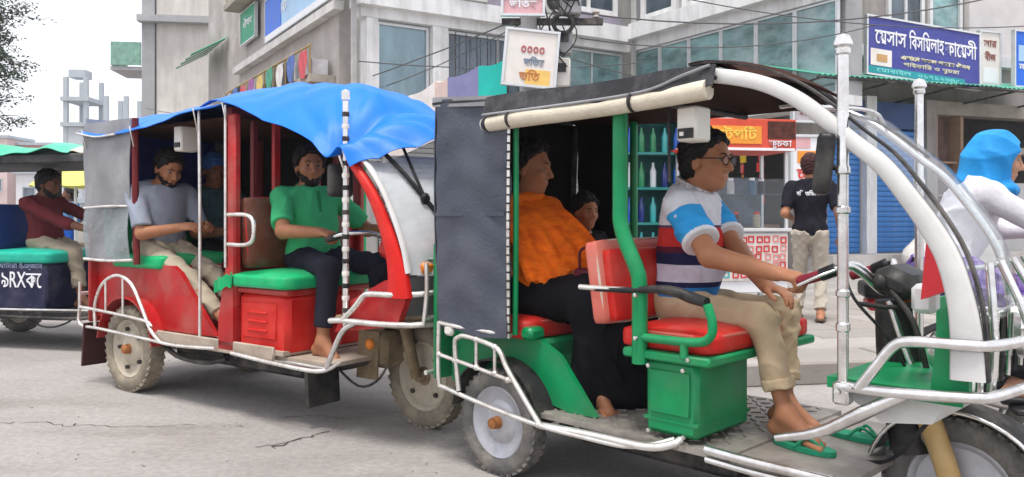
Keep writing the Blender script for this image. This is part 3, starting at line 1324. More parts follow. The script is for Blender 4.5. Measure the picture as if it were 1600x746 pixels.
for k in range(4):
    y0 = 1.1 + k * 1.9
    b3.window(y0, y0 + 1.5, 7.3, 8.8, -.92, GLD, TRIM, .1, 2, 'y')
    b3.box('opening_shade_panel', -.94, -.91, y0, y0 + 1.6, .1, 2.9, DARKIN)


def sign(name, label, cat, loc, rz, w, h, back, rows, tilt=0., th=.06, extra=None, group=None, rot=None):
    """board with a frame and raised lettering; rows: (text, x, z, size, material, width)"""
    o = empty(name, loc, rz, label, cat, group)
    o.rotation_euler = rot or (tilt, 0, rz)
    MB().box((0, 0, 0), (w, th, h), None, .006).build('board', back, o, None)
    fr = MB()
    for z in (-h / 2, h / 2):
        fr.box((0, -.006, z), (w + .04, th + .03, .035))
    for x in (-w / 2, w / 2):
        fr.box((x, -.006, 0), (.035, th + .03, h - .04))
    fr.build('frame', ALU, o, None)
    for (tx, x, z, size, m, wd) in rows:
        me = text_mesh(tx, size, 'lettering', m, .004, .004 if size > .1 else .001, wd)
        link('lettering', me, o, (x, -th / 2 - .006, z), (R(90), 0, 0))
    for (nm, x0, x1, z0, z1, m, dp) in (extra or []):
        MB().box(((x0 + x1) / 2, -th / 2 - dp / 2 - .002, (z0 + z1) / 2), (x1 - x0, dp, z1 - z0)).build(nm, m, o, None)
    return o


WHT = mat('sign_white', (.82, .83, .86), .5, 0, .05, 4)
NAVY = mat('sign_navy', (.055, .065, .30), .45, 0, .15, 1.5, 0, 40, ((.12, .12, .3), .4), 2)
BLUE = mat('sign_blue', (.02, .15, .72), .4, 0, .18, 1.5)
SKYB = mat('sign_pale_blue', (.40, .62, .86), .45, 0, .12, 1.5)
TEAL = mat('sign_teal', (.02, .30, .34), .45, 0, .1, 2)
GRN = mat('sign_green', (.03, .34, .18), .5, 0, .15, 2)
PALEY = mat('sign_pale_yellow', (.75, .72, .5), .5, 0, .1, 3)
ORNG = mat('sign_orange', (.85, .33, .05), .5, 0, .15, 3)
REDS = mat('sign_red', (.72, .06, .035), .45, 0, .15, 3)
PINK = mat('sign_pink', (.72, .42, .44), .55, 0, .12, 3)
CREAMP = mat('poster_paper', (.78, .74, .70), .7, 0, .08, 3, .1, 30, ((.6, .5, .42), .4), 2)

# long blue sign along the side street (local x faces the street)
e1 = Vector((.851, .525, 0))
e2 = Vector((-.525, .851, 0))
c0 = Vector((-2.89, 16, 0))
p = c0 - e1 * .46 + e2 * 2.5
sign('shop_sign', 'long blue shop sign with white lettering slanting over the side street', 'sign', (p.x, p.y, 6.10), B1A - PI / 2,
     6.2, 1.05, SKYB, [('ফ্যাশন', .9, .03, .42, mat('sign_deep_blue', (.03, .08, .45), .4), 2.2), ('কক', -1.55, .02, .4, WHT, .7)],
     extra=[('blue_panel', -3.09, -1.7, -.52, .52, BLUE, .012), ('white_strip', -3.09, 3.09, -.52, -.38, WHT, .016)])
p = c0 - e1 * .42 + e2 * 7.6
sign('shop_sign', 'small green shop sign beyond the end of the long blue sign', 'sign', (p.x, p.y, 6.45), B1A - PI / 2, 1.6, .9, GRN,
     [('ঔষধ', 0, .05, .3, WHT, 1.0)])
# green striped awning further down
aw = empty('awning', c0 - e1 * .25 + e2 * 12.0 + Vector((0, 0, 6.3)), B1A - PI / 2, 'green and white striped awning beside the beige building', 'awning')
for k in range(7):
    x = -1.5 + k * .43
    MB().grid(lambda u, v: (x + u * .43, -.1 - v * 1.0, .35 - v * .6 + .03 * math.sin(u * PI)), 4, 4, .015).build('stripe', GRN if k % 2 == 0 else WHT, aw, 60)

# --- beige concrete building
b2 = Bld('beige_building', (-15.2, 33.2, 0), R(8), 'tall bare beige concrete building with a dark corner pillar')
b2.box('wall', .55, 4.9, .1, 8, 0, 13, WALLB)
b2.box('pillar', 0, .5, 0, .8, 0, 13, CONC)
b2.box('ledge', -.1, 4.3, -.35, .09, 9.15, 9.42, CONC)
b2.box('wall', 4.95, 6.5, -1.6, 6, 0, 13, mat('pink_plaster', (.62, .54, .53), .88, 0, .14, .9, .2, 20, ((.38, .33, .32), .5), .7))
b2.window(5.3, 5.9, 8.6, 9.5, -1.6, GLD, CONC, .1, 1)
b2.window(5.3, 5.9, 5.6, 6.7, -1.6, GLD, CONC, .1, 1)
for z in (8.1,):
    b2.box('balcony', -1.25, -.02, .1, 2.2, z - .9, z - .75, CONC)
    b2.box('green_net', -1.22, -.04, .05, .09, z - .7, z + .25, mat('green_net', (.22, .40, .32), .8, 0, .3, 4))
    b2.box('green_net', -1.24, -1.2, .12, 2.1, z - .7, z + .25, mat('green_net', (.22, .40, .32), .8, 0, .3, 4))

# --- unfinished concrete frame far off
b4 = Bld('unfinished_building', (-33.3, 60, 0), R(4), 'far unfinished concrete frame building with open storeys')
HZC = mat('haze_tinted_concrete', (.40, .44, .47), .9, 0, .12, .6)  # blue-grey of distant haze mixed into the concrete colour
for i in range(4):
    for j in range(2):
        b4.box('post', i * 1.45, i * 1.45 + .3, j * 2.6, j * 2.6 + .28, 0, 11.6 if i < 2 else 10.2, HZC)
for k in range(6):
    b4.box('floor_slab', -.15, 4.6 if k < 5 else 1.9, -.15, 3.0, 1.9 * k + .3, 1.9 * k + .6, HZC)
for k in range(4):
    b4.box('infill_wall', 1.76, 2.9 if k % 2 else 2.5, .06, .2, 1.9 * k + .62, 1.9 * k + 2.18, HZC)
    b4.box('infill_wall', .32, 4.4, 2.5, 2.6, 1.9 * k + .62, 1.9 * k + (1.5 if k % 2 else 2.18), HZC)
    b4.box('infill_wall', .3, 1.4, .06, .2, 1.9 * k + .62, 1.9 * k + 2.18, mat('haze_tinted_infill', (.47, .50, .52), .9, 0, .1, .6))  # infill colour also carries the pale bluish haze
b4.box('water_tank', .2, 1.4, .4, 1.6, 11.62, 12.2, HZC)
for (x, y, w, h, c, lab) in ((-58, 86, 4.2, 9.6, (.62, .47, .45), 'far low pink building on the left skyline'), (-53.6, 88, 3.9, 9.0, (.48, .20, .19), 'far low red brick building beside the pink one')):
    q = Bld('far_house', (x, y, 0), R(3), lab)
    q.box('wall', 0, w, 0, 5, 0, h, mat('far_wall_%d' % int(x), c, .9, 0, .15, .5))
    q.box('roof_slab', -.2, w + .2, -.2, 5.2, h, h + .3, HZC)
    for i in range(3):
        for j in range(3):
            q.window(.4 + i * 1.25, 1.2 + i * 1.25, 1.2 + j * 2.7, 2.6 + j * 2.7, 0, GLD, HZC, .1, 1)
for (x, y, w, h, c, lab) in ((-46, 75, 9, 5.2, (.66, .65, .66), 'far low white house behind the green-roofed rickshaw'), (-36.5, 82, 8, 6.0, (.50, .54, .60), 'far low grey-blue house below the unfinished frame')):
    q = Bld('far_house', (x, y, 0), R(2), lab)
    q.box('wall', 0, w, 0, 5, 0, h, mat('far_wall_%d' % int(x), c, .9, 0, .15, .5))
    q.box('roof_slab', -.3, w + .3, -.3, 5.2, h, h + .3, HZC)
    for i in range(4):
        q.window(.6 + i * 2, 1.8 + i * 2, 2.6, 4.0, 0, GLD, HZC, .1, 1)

# --- row of shops on the right
RA = R(20)
Q0 = Vector((6.2, 16.0, 0))


def fac(px, py, y=0.):
    """pixel -> (x, z) on the right-hand shop front, y metres in front (-) of it"""
    d = Vector((math.cos(RA), math.sin(RA)))
    nn = Vector((-math.sin(RA), math.cos(RA)))
    ox, oy = Q0.x + nn.x * y, Q0.y + nn.y * y
    u = (px - 800) / FPX
    s = (u * oy - ox) / (d.x - u * d.y)
    return s, CAMZ + (HOR - py) / FPX * (oy + s * d.y)


b5 = Bld('shop_row', Q0, RA, 'row of shops with blue roller shutters under a green tin awning')
SW = mat('shop_wall', (.36, .33, .31), .88, 0, .16, 1.4, .2, 20, ((.16, .14, .12), .8), 1.0, dstretch=(2.2, 2.2, .35))
b5.box('wall', -.25, 10, .35, 6, 0, 9, SW)
b5.box('plinth', -.3, 10, -.55, .34, 0, .42, mat('plinth', (.55, .52, .50), .9, 0, .15, 2, .2, 20, ((.3, .26, .22), .5), 1.2))
x1, _ = fac(1292, 300)
x2, _ = fac(1350, 300)
x3, _ = fac(1368, 300)
x4, _ = fac(1443, 300)
x5, _ = fac(1462, 300)
b5.box('pier', x1 - .4, x1 - .03, -.04, .34, .42, 3.6, SW)
b5.shutter(x1, x2, .43, 2.95, BLUESH, .1)
b5.box('pier', x2 + .02, x3 - .02, -.06, .34, .42, 3.6, TRIM)
b5.shutter(x3, x4, .43, 2.95, BLUESH, .1)
b5.box('pier', x4 + .03, x5 - .03, -.06, .34, .42, 3.6, SW)
b5.box('shutter_box', x1, x2, -.02, .33, 2.97, 3.5, mat('shutter_box', (.05, .09, .22), .5, .2, .2, 3))
b5.box('shutter_box', x3, x4, -.02, .33, 2.97, 3.5, MATS['shutter_box'])
x6, _ = fac(1512, 300)
x7, _ = fac(1640, 300)
b5.box('opening_shade_panel', x5, x6 - .1, .3, .34, .42, 3.3, mat('brown_shop_interior', (.16, .10, .085), .9, 0, .5, 3.5))  # flat panel, dim brown interior put into its colour
b5.box('door_frame', x5, x5 + .08, .02, .3, .42, 3.3, mat('wood_frame', (.38, .25, .17), .7, 0, .2, 4))
b5.box('door_frame', x6 - .18, x6 - .1, .02, .3, .42, 3.3, MATS['wood_frame'])
for k in range(3):
    b5.box('shelf', x5 + .09, x6 - .19, .1, .29, .9 + k * .7, .94 + k * .7, MATS['wood_frame'])
b5.box('lintel', x5, 9.5, .0, .34, 3.32, 3.6, BALC)
b5.box('pier', x6 - .08, 9.5, -.0, .34, .42, 1.9, mat('grey_panel', (.56, .55, .54), .8, 0, .12, 2))
b5.box('ledge', x6 - .1, 9.5, -.5, -.02, 2.5, 2.62, BALC)
b5.box('opening_shade_panel', x6 - .08, 9.5, .3, .34, 1.9, 3.3, DARKIN)
# upper storey
xa, _ = fac(1405, 10)
xb, _ = fac(1465, 10)
xc, _ = fac(1522, 10)
b5.window(xa, xb - .05, 4.75, 6.4, .34, GLD, TRIM, .08, 2)
b5.window(xb + .1, xc, 4.75, 6.4, .34, GLT, TRIM, .08, 1)
b5.box('wall_panel', xc + .1, 9.8, .2, .34, 4.7, 8, mat('pale_panel', (.66, .62, .60), .8, 0, .1, 2))
b5.box('band', -.25, 9.9, .1, .34, 4.45, 4.68, TRIM)
# corrugated green awning
aw2 = empty('awning', (Q0.x, Q0.y, 0), RA, 'green corrugated tin awning over the blue shutters', 'awning')
GTIN = mat('green_tin', (.10, .42, .30), .5, .25, .18, 3, .05, 30, ((.32, .42, .36), .5), 1.2)
xs0, xs1 = -1.25, 5.35
nsh = 6
for k in range(nsh):
    a0 = xs0 + (xs1 - xs0) * k / nsh
    a1 = xs0 + (xs1 - xs0) * (k + 1) / nsh - .01
    MB().grid(lambda u, v: (a0 + (a1 - a0) * u, .3 - v * 1.55, 4.12 - v * .42 + .014 * math.sin(u * (a1 - a0) * 2 * PI / .12) + (k % 2) * .012), 36, 3, .008).build('tin_sheet', GTIN, aw2, 60)
br = MB()
for k in range(5):
    x = xs0 + .1 + (xs1 - xs0 - .2) * k / 4
    br.tube([(x, .33, 3.55), (x, -1.2, 3.66)], .02, 6)
br.tube([(xs0, -1.22, 3.66), (xs1, -1.22, 3.66)], .022, 6)
br.build('bracket', M['dark'], aw2)
# signs above the awning
sx0, sz0 = fac(1357, 118, -1.0)
sx1, sz1 = fac(1524, 26, -1.0)
sc = b5.o.matrix_basis @ Vector(((sx0 + sx1) / 2, -1.0, 0))
wS, hS = sx1 - sx0, 1.12
sign('shop_sign', 'navy shop sign with large white Bengali lettering above the green awning', 'sign', (sc.x, sc.y, 4.30), RA - R(3), wS, hS, NAVY,
     [('েমসাস', -wS * .30, .17, .40, WHT, wS * .27), ('িবসিমলাহ', wS * .015, .16, .40, WHT, wS * .31), ('ফােমসী', wS * .325, .15, .40, WHT, wS * .29),
      ('এখােন সকল পকার ঔষধ', wS * .10, -.155, .105, PALEY, wS * .62), ('পাইকাির ও খুচরা', wS * .06, -.285, .10, PALEY, wS * .5),
      ('েমাবাইল', -wS * .27, -.462, .10, mat('sign_aqua', (.25, .72, .72), .5), wS * .3), ('০১৭১২৩৪৫', wS * .13, -.462, .10, mat('sign_aqua', (.25, .72, .72), .5), wS * .38)],
     extra=[('picture', -wS * .47, -wS * .29, -.38, -.06, CREAMP, .006), ('teal_strip', -wS * .485, wS * .36, -.53, -.395, TEAL, .004),
            ('bread', -wS * .42, -wS * .33, -.30, -.16, mat('bread', (.55, .33, .14), .7), .012)], rot=(R(-4), R(4), RA - R(3)))
sc = b5.o.matrix_basis @ Vector((fac(1545, 80, -.6)[0], -.6, 0))
sign('shop_sign', 'cream poster panel between the navy sign and the blue sign', 'sign', (sc.x, sc.y, 4.42), RA, .56, 1.1, CREAMP,
     [('সার', 0, .3, .2, mat('poster_brown', (.30, .12, .1), .6), .36), ('বীজ', 0, .02, .2, MATS['poster_brown'], .3)],
     extra=[('pale_triangle', -.2, .2, -.5, -.2, WHT, .006)])
sc = b5.o.matrix_basis @ Vector((fac(1612, 80, -.8)[0], -.8, 0))
sign('shop_sign', 'bright blue shop sign at the right edge above the shops', 'sign', (sc.x, sc.y, 4.42), RA, 1.05, 1.15, BLUE,
     [('মা', -.3, -.16, .16, WHT, .22), ('েটিলকম', .15, -.3, .16, WHT, .6)], extra=[('phone_picture', -.42, -.2, -.05, .28, SKYB, .008)])
# --- utility pole with boards
pole = empty('utility_pole', at(826, 300, 12.0) * Vector((1, 1, 0)) if False else (at(826, 300, 12.0).x, 12.0, 0), 0, 'grey concrete utility pole with tangled cables and boxes behind the dark roof', 'pole')
MB().tube([(0, 0, 0), (0, 0, 8)], [.15, .11], 12).build('shaft', CONC, pole)
for z in (4.05, 5.6):
    MB().box((.35, 0, z), (1.5, .09, .09)).build('crossarm', M['dark'], pole)
for i, (x, z, w, h) in enumerate(((.50, 3.72, .28, .34), (.44, 3.28, .34, .42), (.62, 4.32, .30, .36))):
    o = MB().box((x, -.05, z), (w, .22, h), None, .02).build('meter_box', [CONC, WALLB, CONC][i], pole)
    MB().box((x, -.17, z + h * .15), (w * .6, .02, h * .3)).build('lid', M['dark'], o)
for i in range(4):
    MB().lathe([(.02, -.06), (.055, -.04), (.03, 0), (.06, .03), (.02, .07)], 10, 'z', (.1 + i * .3, 0, 4.16), False).build('insulator', mat('porcelain', (.45, .40, .36), .3), pole)
cb = MB()
rg = random.Random(5)
for i in range(11):
    x = rg.uniform(.25, .75)
    z = rg.uniform(3.2, 4.4)
    cb.tube([(x, -.18, z), (x + rg.uniform(-.2, .2), -.25, z + rg.uniform(-.3, .3)), (x + rg.uniform(-.3, .3), -.2, z + rg.uniform(.1, .6)), (.15, -.15, 4.6)], .011, 5, 5)
cb.tube([(.50 + .14 * math.cos(a * PI / 6), -.2, 3.98 + .14 * math.sin(a * PI / 6)) for a in range(12)], .03, 6, 2, True)
cb.build('cable_tangle', M['black'], pole)
p = at(829, 92, 11.7)
sign('poster_board', 'white poster board with orange print tied to the utility pole', 'poster', p, R(4), .76, .80, CREAMP,
     [('০০০০', .02, .12, .20, mat('poster_red', (.45, .12, .12), .6), .34), ('ভিতর', .05, -.06, .14, mat('poster_slate', (.2, .26, .34), .6), .3), ('ভিত', .0, -.27, .17, mat('poster_rust', (.55, .2, .06), .6), .3)],
     extra=[('yellow_band', -.06, .3, -.38, -.16, mat('poster_yellow', (.85, .55, .16), .6), .004)], rot=(0, R(5), R(4)))
p = at(817, 10, 11.7)
sign('poster_board', 'small pink board high on the utility pole', 'poster', p, R(2), .60, .26, PINK, [('ভিতর', 0, .02, .14, WHT, .4)])

# cables across the street
WIRE = mat('cable', (.10, .10, .105), .7)
for i, (a, c, sag, r) in enumerate((((560, 96, 13), (1010, 97, 15), .12, .010), ((790, 60, 11.8), (1400, 150, 22), .5, .010), ((900, 20, 12), (1620, -20, 13), .35, .012),
                                    ((905, 60, 12), (1366, 40, 14), .25, .010), ((810, 40, 12), (395, 150, 26), .6, .010), ((810, 30, 12), (230, 170, 33), .7, .012), ((1080, 0, 13), (1620, 40, 15), .2, .010))):
    A, D = at(*a), at(*c)
    pts = []
    for k in range(13):
        t = k / 12
        q = A.lerp(D, t)
        q.z -= sag * 4 * t * (1 - t)
        pts.append(q)
    lab = ['level cable behind the dark roof in front of the tinted windows', 'sagging cable from the pole towards the shop row', 'high cable from the pole to the top right corner',
           'cable from the pole to the end of the green glass wing', 'cable from the pole towards the green awning', 'long cable from the pole to the beige building', 'cable crossing in front of the green glass top'][i]
    tag(MB().tube(pts, r, 5).build('cable', WIRE), lab, 'cable', 'overhead cables')

# patchwork awning behind the dark roof
paw = empty('awning', (0, 0, 0), 0, 'patchwork cloth awning in beige, mauve and teal beside the pole', 'awning')
cols = [('beige', (.66, .58, .54)), ('pale', (.72, .68, .66)), ('pinkish', (.62, .48, .44)), ('mauve', (.22, .22, .40)), ('teal', (.02, .48, .42))]
edge = [(598, 172, 15.0), (640, 150, 14.4), (680, 128, 13.9), (700, 122, 13.6), (748, 104, 13.0), (792, 92, 12.6)]
for k in range(5):
    A, D = at(*edge[k]), at(*edge[k + 1])
    A2, D2 = A + Vector((.5, 1.4, .25)), D + Vector((.5, 1.4, .25))
    A1, D1 = A - Vector((0, 0, 1.0 if k < 2 else .55)), D - Vector((0, 0, 1.0 if k < 2 else .55))
    m_ = mat('patch_' + cols[k][0], cols[k][1], .75, 0, .12, 3, .15, 30)

    def fn(u, v):
        top, mid, low = A2.lerp(D2, u), A.lerp(D, u), A1.lerp(D1, u)
        q = top.lerp(mid, v * 2) if v < .5 else mid.lerp(low, v * 2 - 1)
        q.z -= .05 * math.sin(u * PI) * math.sin(v * PI)
        return q
    MB().grid(fn, 8, 11, .01).build('cloth_panel', m_, paw, 60)
fr = MB()
for k in (0, 2, 5):
    A = at(*edge[k])
    fr.tube([(A.x, A.y + .05, 0), (A.x, A.y + .05, A.z - .03)], .03, 6)
fr.build('post', M['dark'], paw)


# ------------------------------------------------------------------ vehicles
def wheel(parent, c, r, w, tyrem, rimm, hubm, bolts=4, steer=0., style='disc', side=-1):
    """tyre with treads; rim and hub are its sub-parts"""
    prof = []
    hw = w / 2
    pr = [(r * .66, hw * .55), (r * .70, hw * .86), (r * .80, hw * 1.0), (r * .90, hw * .96), (r * .965, hw * .80), (r * .99, hw * .5), (r, 0)]
    prof = pr + [(a, -h) for a, h in reversed(pr[:-1])]
    b = MB().lathe(prof, 48, 'y')
    # tread blocks
    for k in range(36):
        a = 2 * PI * k / 36
        for sgn in (-1, 1):
            q = Vector((math.cos(a + sgn * .03), 0, math.sin(a + sgn * .03)))
            mtx = Matrix.Rotation(-(a + sgn * .03), 3, 'Y')
            b.box((q.x * r * .976, sgn * hw * .52, q.z * r * .976), (r * .06, hw * .62, r * .105), mtx @ Matrix.Rotation(sgn * .35, 3, 'X'))
    t = b.build('wheel', tyrem, parent, 50, c, (0, 0, steer))
    s = side
    if style == 'disc':
        rp = [(r * .70, s * hw * .62), (r * .66, s * hw * .74), (r * .62, s * hw * .60), (r * .56, s * hw * .30), (r * .42, s * hw * .22), (r * .34, s * hw * .52), (r * .22, s * hw * .62), (.0005, s * hw * .62),
              (.0005, -s * hw * .1), (r * .5, -s * hw * .15), (r * .70, -s * hw * .6)]
    else:
        rp = [(r * .70, s * hw * .62), (r * .66, s * hw * .78), (r * .62, s * hw * .66), (r * .58, s * hw * .30), (r * .30, s * hw * .42), (.0005, s * hw * .5), (.0005, -s * hw * .4), (r * .58, -s * hw * .3), (r * .66, -s * hw * .78), (r * .70, -s * hw * .62)]
    MB().lathe(rp, 40, 'y', (0, 0, 0), True).build('rim', rimm, t, 40)
    hb = MB().lathe([(.0005, s * (hw * .62 + .045)), (r * .10, s * (hw * .62 + .04)), (r * .12, s * (hw * .62)), (r * .18, s * (hw * .60)), (r * .18, s * hw * .4), (.0005, s * hw * .4)], 20, 'y', (0, 0, 0), True)
    hb.build('hub', hubm, t, 40)
    bo = MB()
    for k in range(bolts):
        a = 2 * PI * (k + .5) / bolts
        bo.lathe([(.0005, s * (hw * .62)), (r * .05, s * hw * .62), (r * .05, s * hw * .30), (.0005, s * hw * .3)], 6, 'y', (math.cos(a) * r * .47, 0, math.sin(a) * r * .47), True)
    tag(bo.build('wheel_bolts', M['dark'], t, 40), kind='stuff')
    return t


def rail(parent, pts, r=.013, m='cream', name='rail', smooth=4, seg=8):
    if m == 'cream' and not hasattr(r, '__len__'):
        r = r * .88
    return MB().tube(pts, r, seg, smooth).build(name, M[m], parent, 60)


def ribbon(parent, pts, wid, thick, y, m, name='pillar', sub=5):
    """flat bent bar in the xz plane: pts (x, z); wid across the bar in the plane, thick along y"""
    P, W_ = catmull([Vector((p[0], 0, p[1])) for p in pts], wid, sub)
    b = MB()
    n = len(P)
    vs = []
    for i in range(n):
        d = (P[min(i + 1, n - 1)] - P[max(i - 1, 0)]).normalized()
        nn = Vector((-d.z, 0, d.x))
        h = W_[i] / 2
        c = thick * .22
        for a, yy in ((h, -thick / 2 + c), (h, thick / 2 - c), (h - c, thick / 2), (-h + c, thick / 2), (-h, thick / 2 - c), (-h, -thick / 2 + c), (-h + c, -thick / 2), (h - c, -thick / 2)):
            q = P[i] + nn * a
            vs.append((q.x, y + yy, q.z))
    fs = []
    for i in range(n - 1):
        for k in range(8):
            fs.append((i * 8 + k, i * 8 + (k + 1) % 8, (i + 1) * 8 + (k + 1) % 8, (i + 1) * 8 + k))
    fs.append(tuple(range(8)))
    fs.append(tuple((n - 1) * 8 + k for k in range(8)))
    b.add(vs, fs)
    return b.build(name, m, parent, 50)


def cushion(parent, c, s, m, name, rot=None, puff=.02, seg=10):
    """upholstered block with bulging faces"""
    b = MB()
    bm = bmesh.new()
    bmesh.ops.create_cube(bm, size=1)
    bmesh.ops.subdivide_edges(bm, edges=bm.edges, cuts=seg, use_grid_fill=True)
    rad = min(s) * .32
    for v in bm.verts:
        p = Vector((v.co.x * s[0], v.co.y * s[1], v.co.z * s[2]))
        inner = Vector([max(-s[k] / 2 + rad, min(s[k] / 2 - rad, p[k])) for k in range(3)])
        d = p - inner
        if d.length > 1e-6:
            p = inner + d.normalized() * rad
        bul = (1 - (2 * v.co.x) ** 2) * (1 - (2 * v.co.y) ** 2) * (1 - (2 * v.co.z) ** 2 * 0)
        if s[2] == min(s):
            p.z += puff * bul * (1 if v.co.z > 0 else 0)
        elif s[0] == min(s):
            p.x += puff * (1 - (2 * v.co.y) ** 2) * (1 - (2 * v.co.z) ** 2) * (1 if v.co.x > 0 else 0)
        v.co = p
    me = bpy.data.meshes.new(name)
    bm.to_mesh(me)
    bm.free()
    me.materials.append(m)
    me.polygons.foreach_set('use_smooth', [True] * len(me.polygons))
    return link(name, me, parent, c, rot or (0, 0, 0))


# ---------------------------------------------------------------- green rickshaw
GH = R(-45)
GR = Vector((.261, 3.934, 0))
green = empty('auto_rickshaw', GR, GH, 'green electric rickshaw with black canvas roof and white front arch, nearest the camera', 'rickshaw', 'electric rickshaws in the traffic')
G = green
HW = .50   # half width of the body

wheel(G, (0, -.43, .236), .236, .095, M['rubber'], M['rim'], M['rust'], 0)
wheel(G, (0, .43, .236), .236, .095, M['rubber'], M['rim'], M['rust'], 0, side=1)
wheel(G, (1.75, 0, .242), .242, .090, M['rubber'], M['rim'], M['dark'], 0, steer=R(3), style='spun')
# chassis
ch = MB()
for y in (-.30, .30):
    ch.tube([(-.42, y, .31), (1.15, y, .27), (1.45, y * .5, .29)], .024, 8, 4)
for x in (-.35, .35, .8, 1.2):
    ch.tube([(x, -.42, .28), (x, .42, .28)], .02, 8)
ch.tube([(0, -.40, .236), (0, .40, .236)], .035, 10)
ch.sphere((0, .05, .236), (.10, .10, .10), 14, 8)
ch.build('chassis', M['dark'], G)
# floor plate with raised treads
MB().box((.66, 0, .315), (.98, .94, .02)).build('floor_plate', M['floor'], G, None)
tr = MB()
for i in range(17):
    for j in range(15):
        x, y = .22 + i * .053, -.44 + j * .062
        a = .7 if (i + j) % 2 else -.7
        tr.box((x, y, .327), (.040, .009, .006), (0, 0, a))
tag(tr.build('floor_treads', M['floor'], G, None), kind='stuff')
rail(G, [(.30, -.505, .285), (.6, -.51, .300), (.84, -.51, .305), (.93, -.48, .325), (.95, -.45, .34)], .018, 'cream', 'floor_edge_rail')
# rear tub: seat base between the wheels, side skirts with sloping front edge
MB().box((-.10, 0, .46), (.56, .70, .30), None, .02).build('seat_base', M['green'], G)
for sy in (-1, 1):
    b = MB()
    poly = [(-.40, .36), (-.40, .64), (.14, .66), (.22, .60), (.30, .56), (.50, .33), (.36, .325)]
    for k in range(9):
        a = R(22 + k * 17)
        poly.append((math.cos(a) * .285, .236 + math.sin(a) * .285))
    b.prism(poly, sy * .36, sy * .385)
    b.build('side_skirt', M['green'], G, None)
    # fender lip over the wheel
    MB().grid(lambda u, v: (math.cos(R(8 + u * 164)) * .285, sy * (.375 + .115 * v), .236 + math.sin(R(8 + u * 164)) * .285), 18, 3, .008).build('wheel_arch', M['dark'], G, 60)
MB().grid(lambda u, v: (.12 + .06 * u + (.28 * max(0, u - .25)), -.37 + .74 * v, .655 - .33 * u), 6, 3, .012).build('seat_front_panel', M['green'], G, 60)
cushion(G, (-.10, 0, .655), (.50, .86, .10), M['cushred'], 'rear_seat', None, .02)
cushion(G, (-.37, 0, .92), (.09, .84, .46), M['cushred'], 'rear_backrest', (0, R(-8), 0), .02)
MB().box((.165, -.405, .645), (.07, .10, .055), None, .015).build('seat_corner', M['green'], G)
MB().box((-.43, 0, .70), (.03, .94, .66), None, .01).build('rear_panel', M['green'], G)
# posts
for sy in (-1, 1):
    if sy < 0:
        rail(G, [(.69, sy * .47, 1.62), (.69, sy * .47, 1.40), (.69, sy * .47, 1.20), (.692, sy * .47, 1.13), (.715, sy * .47, 1.06), (.765, sy * .47, .96), (.78, sy * .47, .90), (.782, sy * .47, .75), (.782, sy * .47, .60)], .030, 'green', 'partition_post', 5, 10)
    else:
        rail(G, [(.06, .47, 1.66), (.06, .47, 1.2), (.06, .47, .62)], .020, 'green', 'partition_post', 3, 10)
    rail(G, [(-.36, sy * .47, .62), (-.36, sy * .47, 1.2), (-.34, sy * .47, 1.66)], .018, 'dark', 'rear_post')
rail(G, [(.69, -.47, 1.62), (.69, .49, 1.62)], .014, 'dark', 'cross_bar')
rail(G, [(.13, -.475, 1.60), (.13, -.475, 1.1), (.12, -.47, .64)], .013, 'green', 'curtain_post')
# driver's seat
MB().box((.905, -.265, .485), (.23, .37, .28), None, .018).build('seat_box', M['green'], G)
MB().box((.905, -.265, .40), (.235, .375, .012)).build('box_seam', M['green'], G, None)
for (z0, z1) in ((.425, .585),):
    MB().box((.905, -.455, (z0 + z1) / 2), (.17, .008, z1 - z0), None, .003).build('box_panel', M['green'], G)
MB().box((.895, -.06, .637), (.38, .84, .035), None, .008).build('seat_frame', M['green'], G)
cushion(G, (.875, -.06, .692), (.40, .78, .085), M['cushred'], 'driver_seat', None, .02)
cushion(G, (.545, -.05, .89), (.075, .80, .34), M['cushpink'], 'driver_backrest', (0, R(-9), 0), .02)
cushion(G, (.595, -.05, .88), (.05, .74, .29), M['cushred'], 'driver_backrest', (0, R(-9), 0), .015)
rail(G, [(.785, -.475, .70), (1.02, -.475, .705), (1.085, -.475, .73), (1.095, -.475, .78), (1.075, -.475, .845)], .017, 'green', 'seat_guard', 5)
rail(G, [(.98, -.475, .70), (.98, -.475, .645)], .016, 'green', 'seat_guard')
rail(G, [(.58, -.485, .87), (.76, -.49, .875), (.86, -.48, .885), (.94, -.47, .880), (1.0, -.46, .862), (1.07, -.47, .850)], [.011, .012, .016, .020, .022, .019], 'black', 'armrest', 4, 10)
rail(G, [(.50, -.485, .872), (.62, -.487, .873), (.76, -.49, .875)], .0125, 'cream', 'armrest_bar')
# front footboard
MB().box((1.30, -.02, .305), (.50, .86, .022)).build('footboard', M['floor'], G, None)
rail(G, [(1.07, -.475, .335), (1.25, -.480, .330), (1.52, -.470, .325)], .017, 'chrome', 'footboard_edge')
rail(G, [(1.07, -.475, .300), (1.25, -.480, .295), (1.52, -.470, .290)], .012, 'chrome', 'footboard_edge')
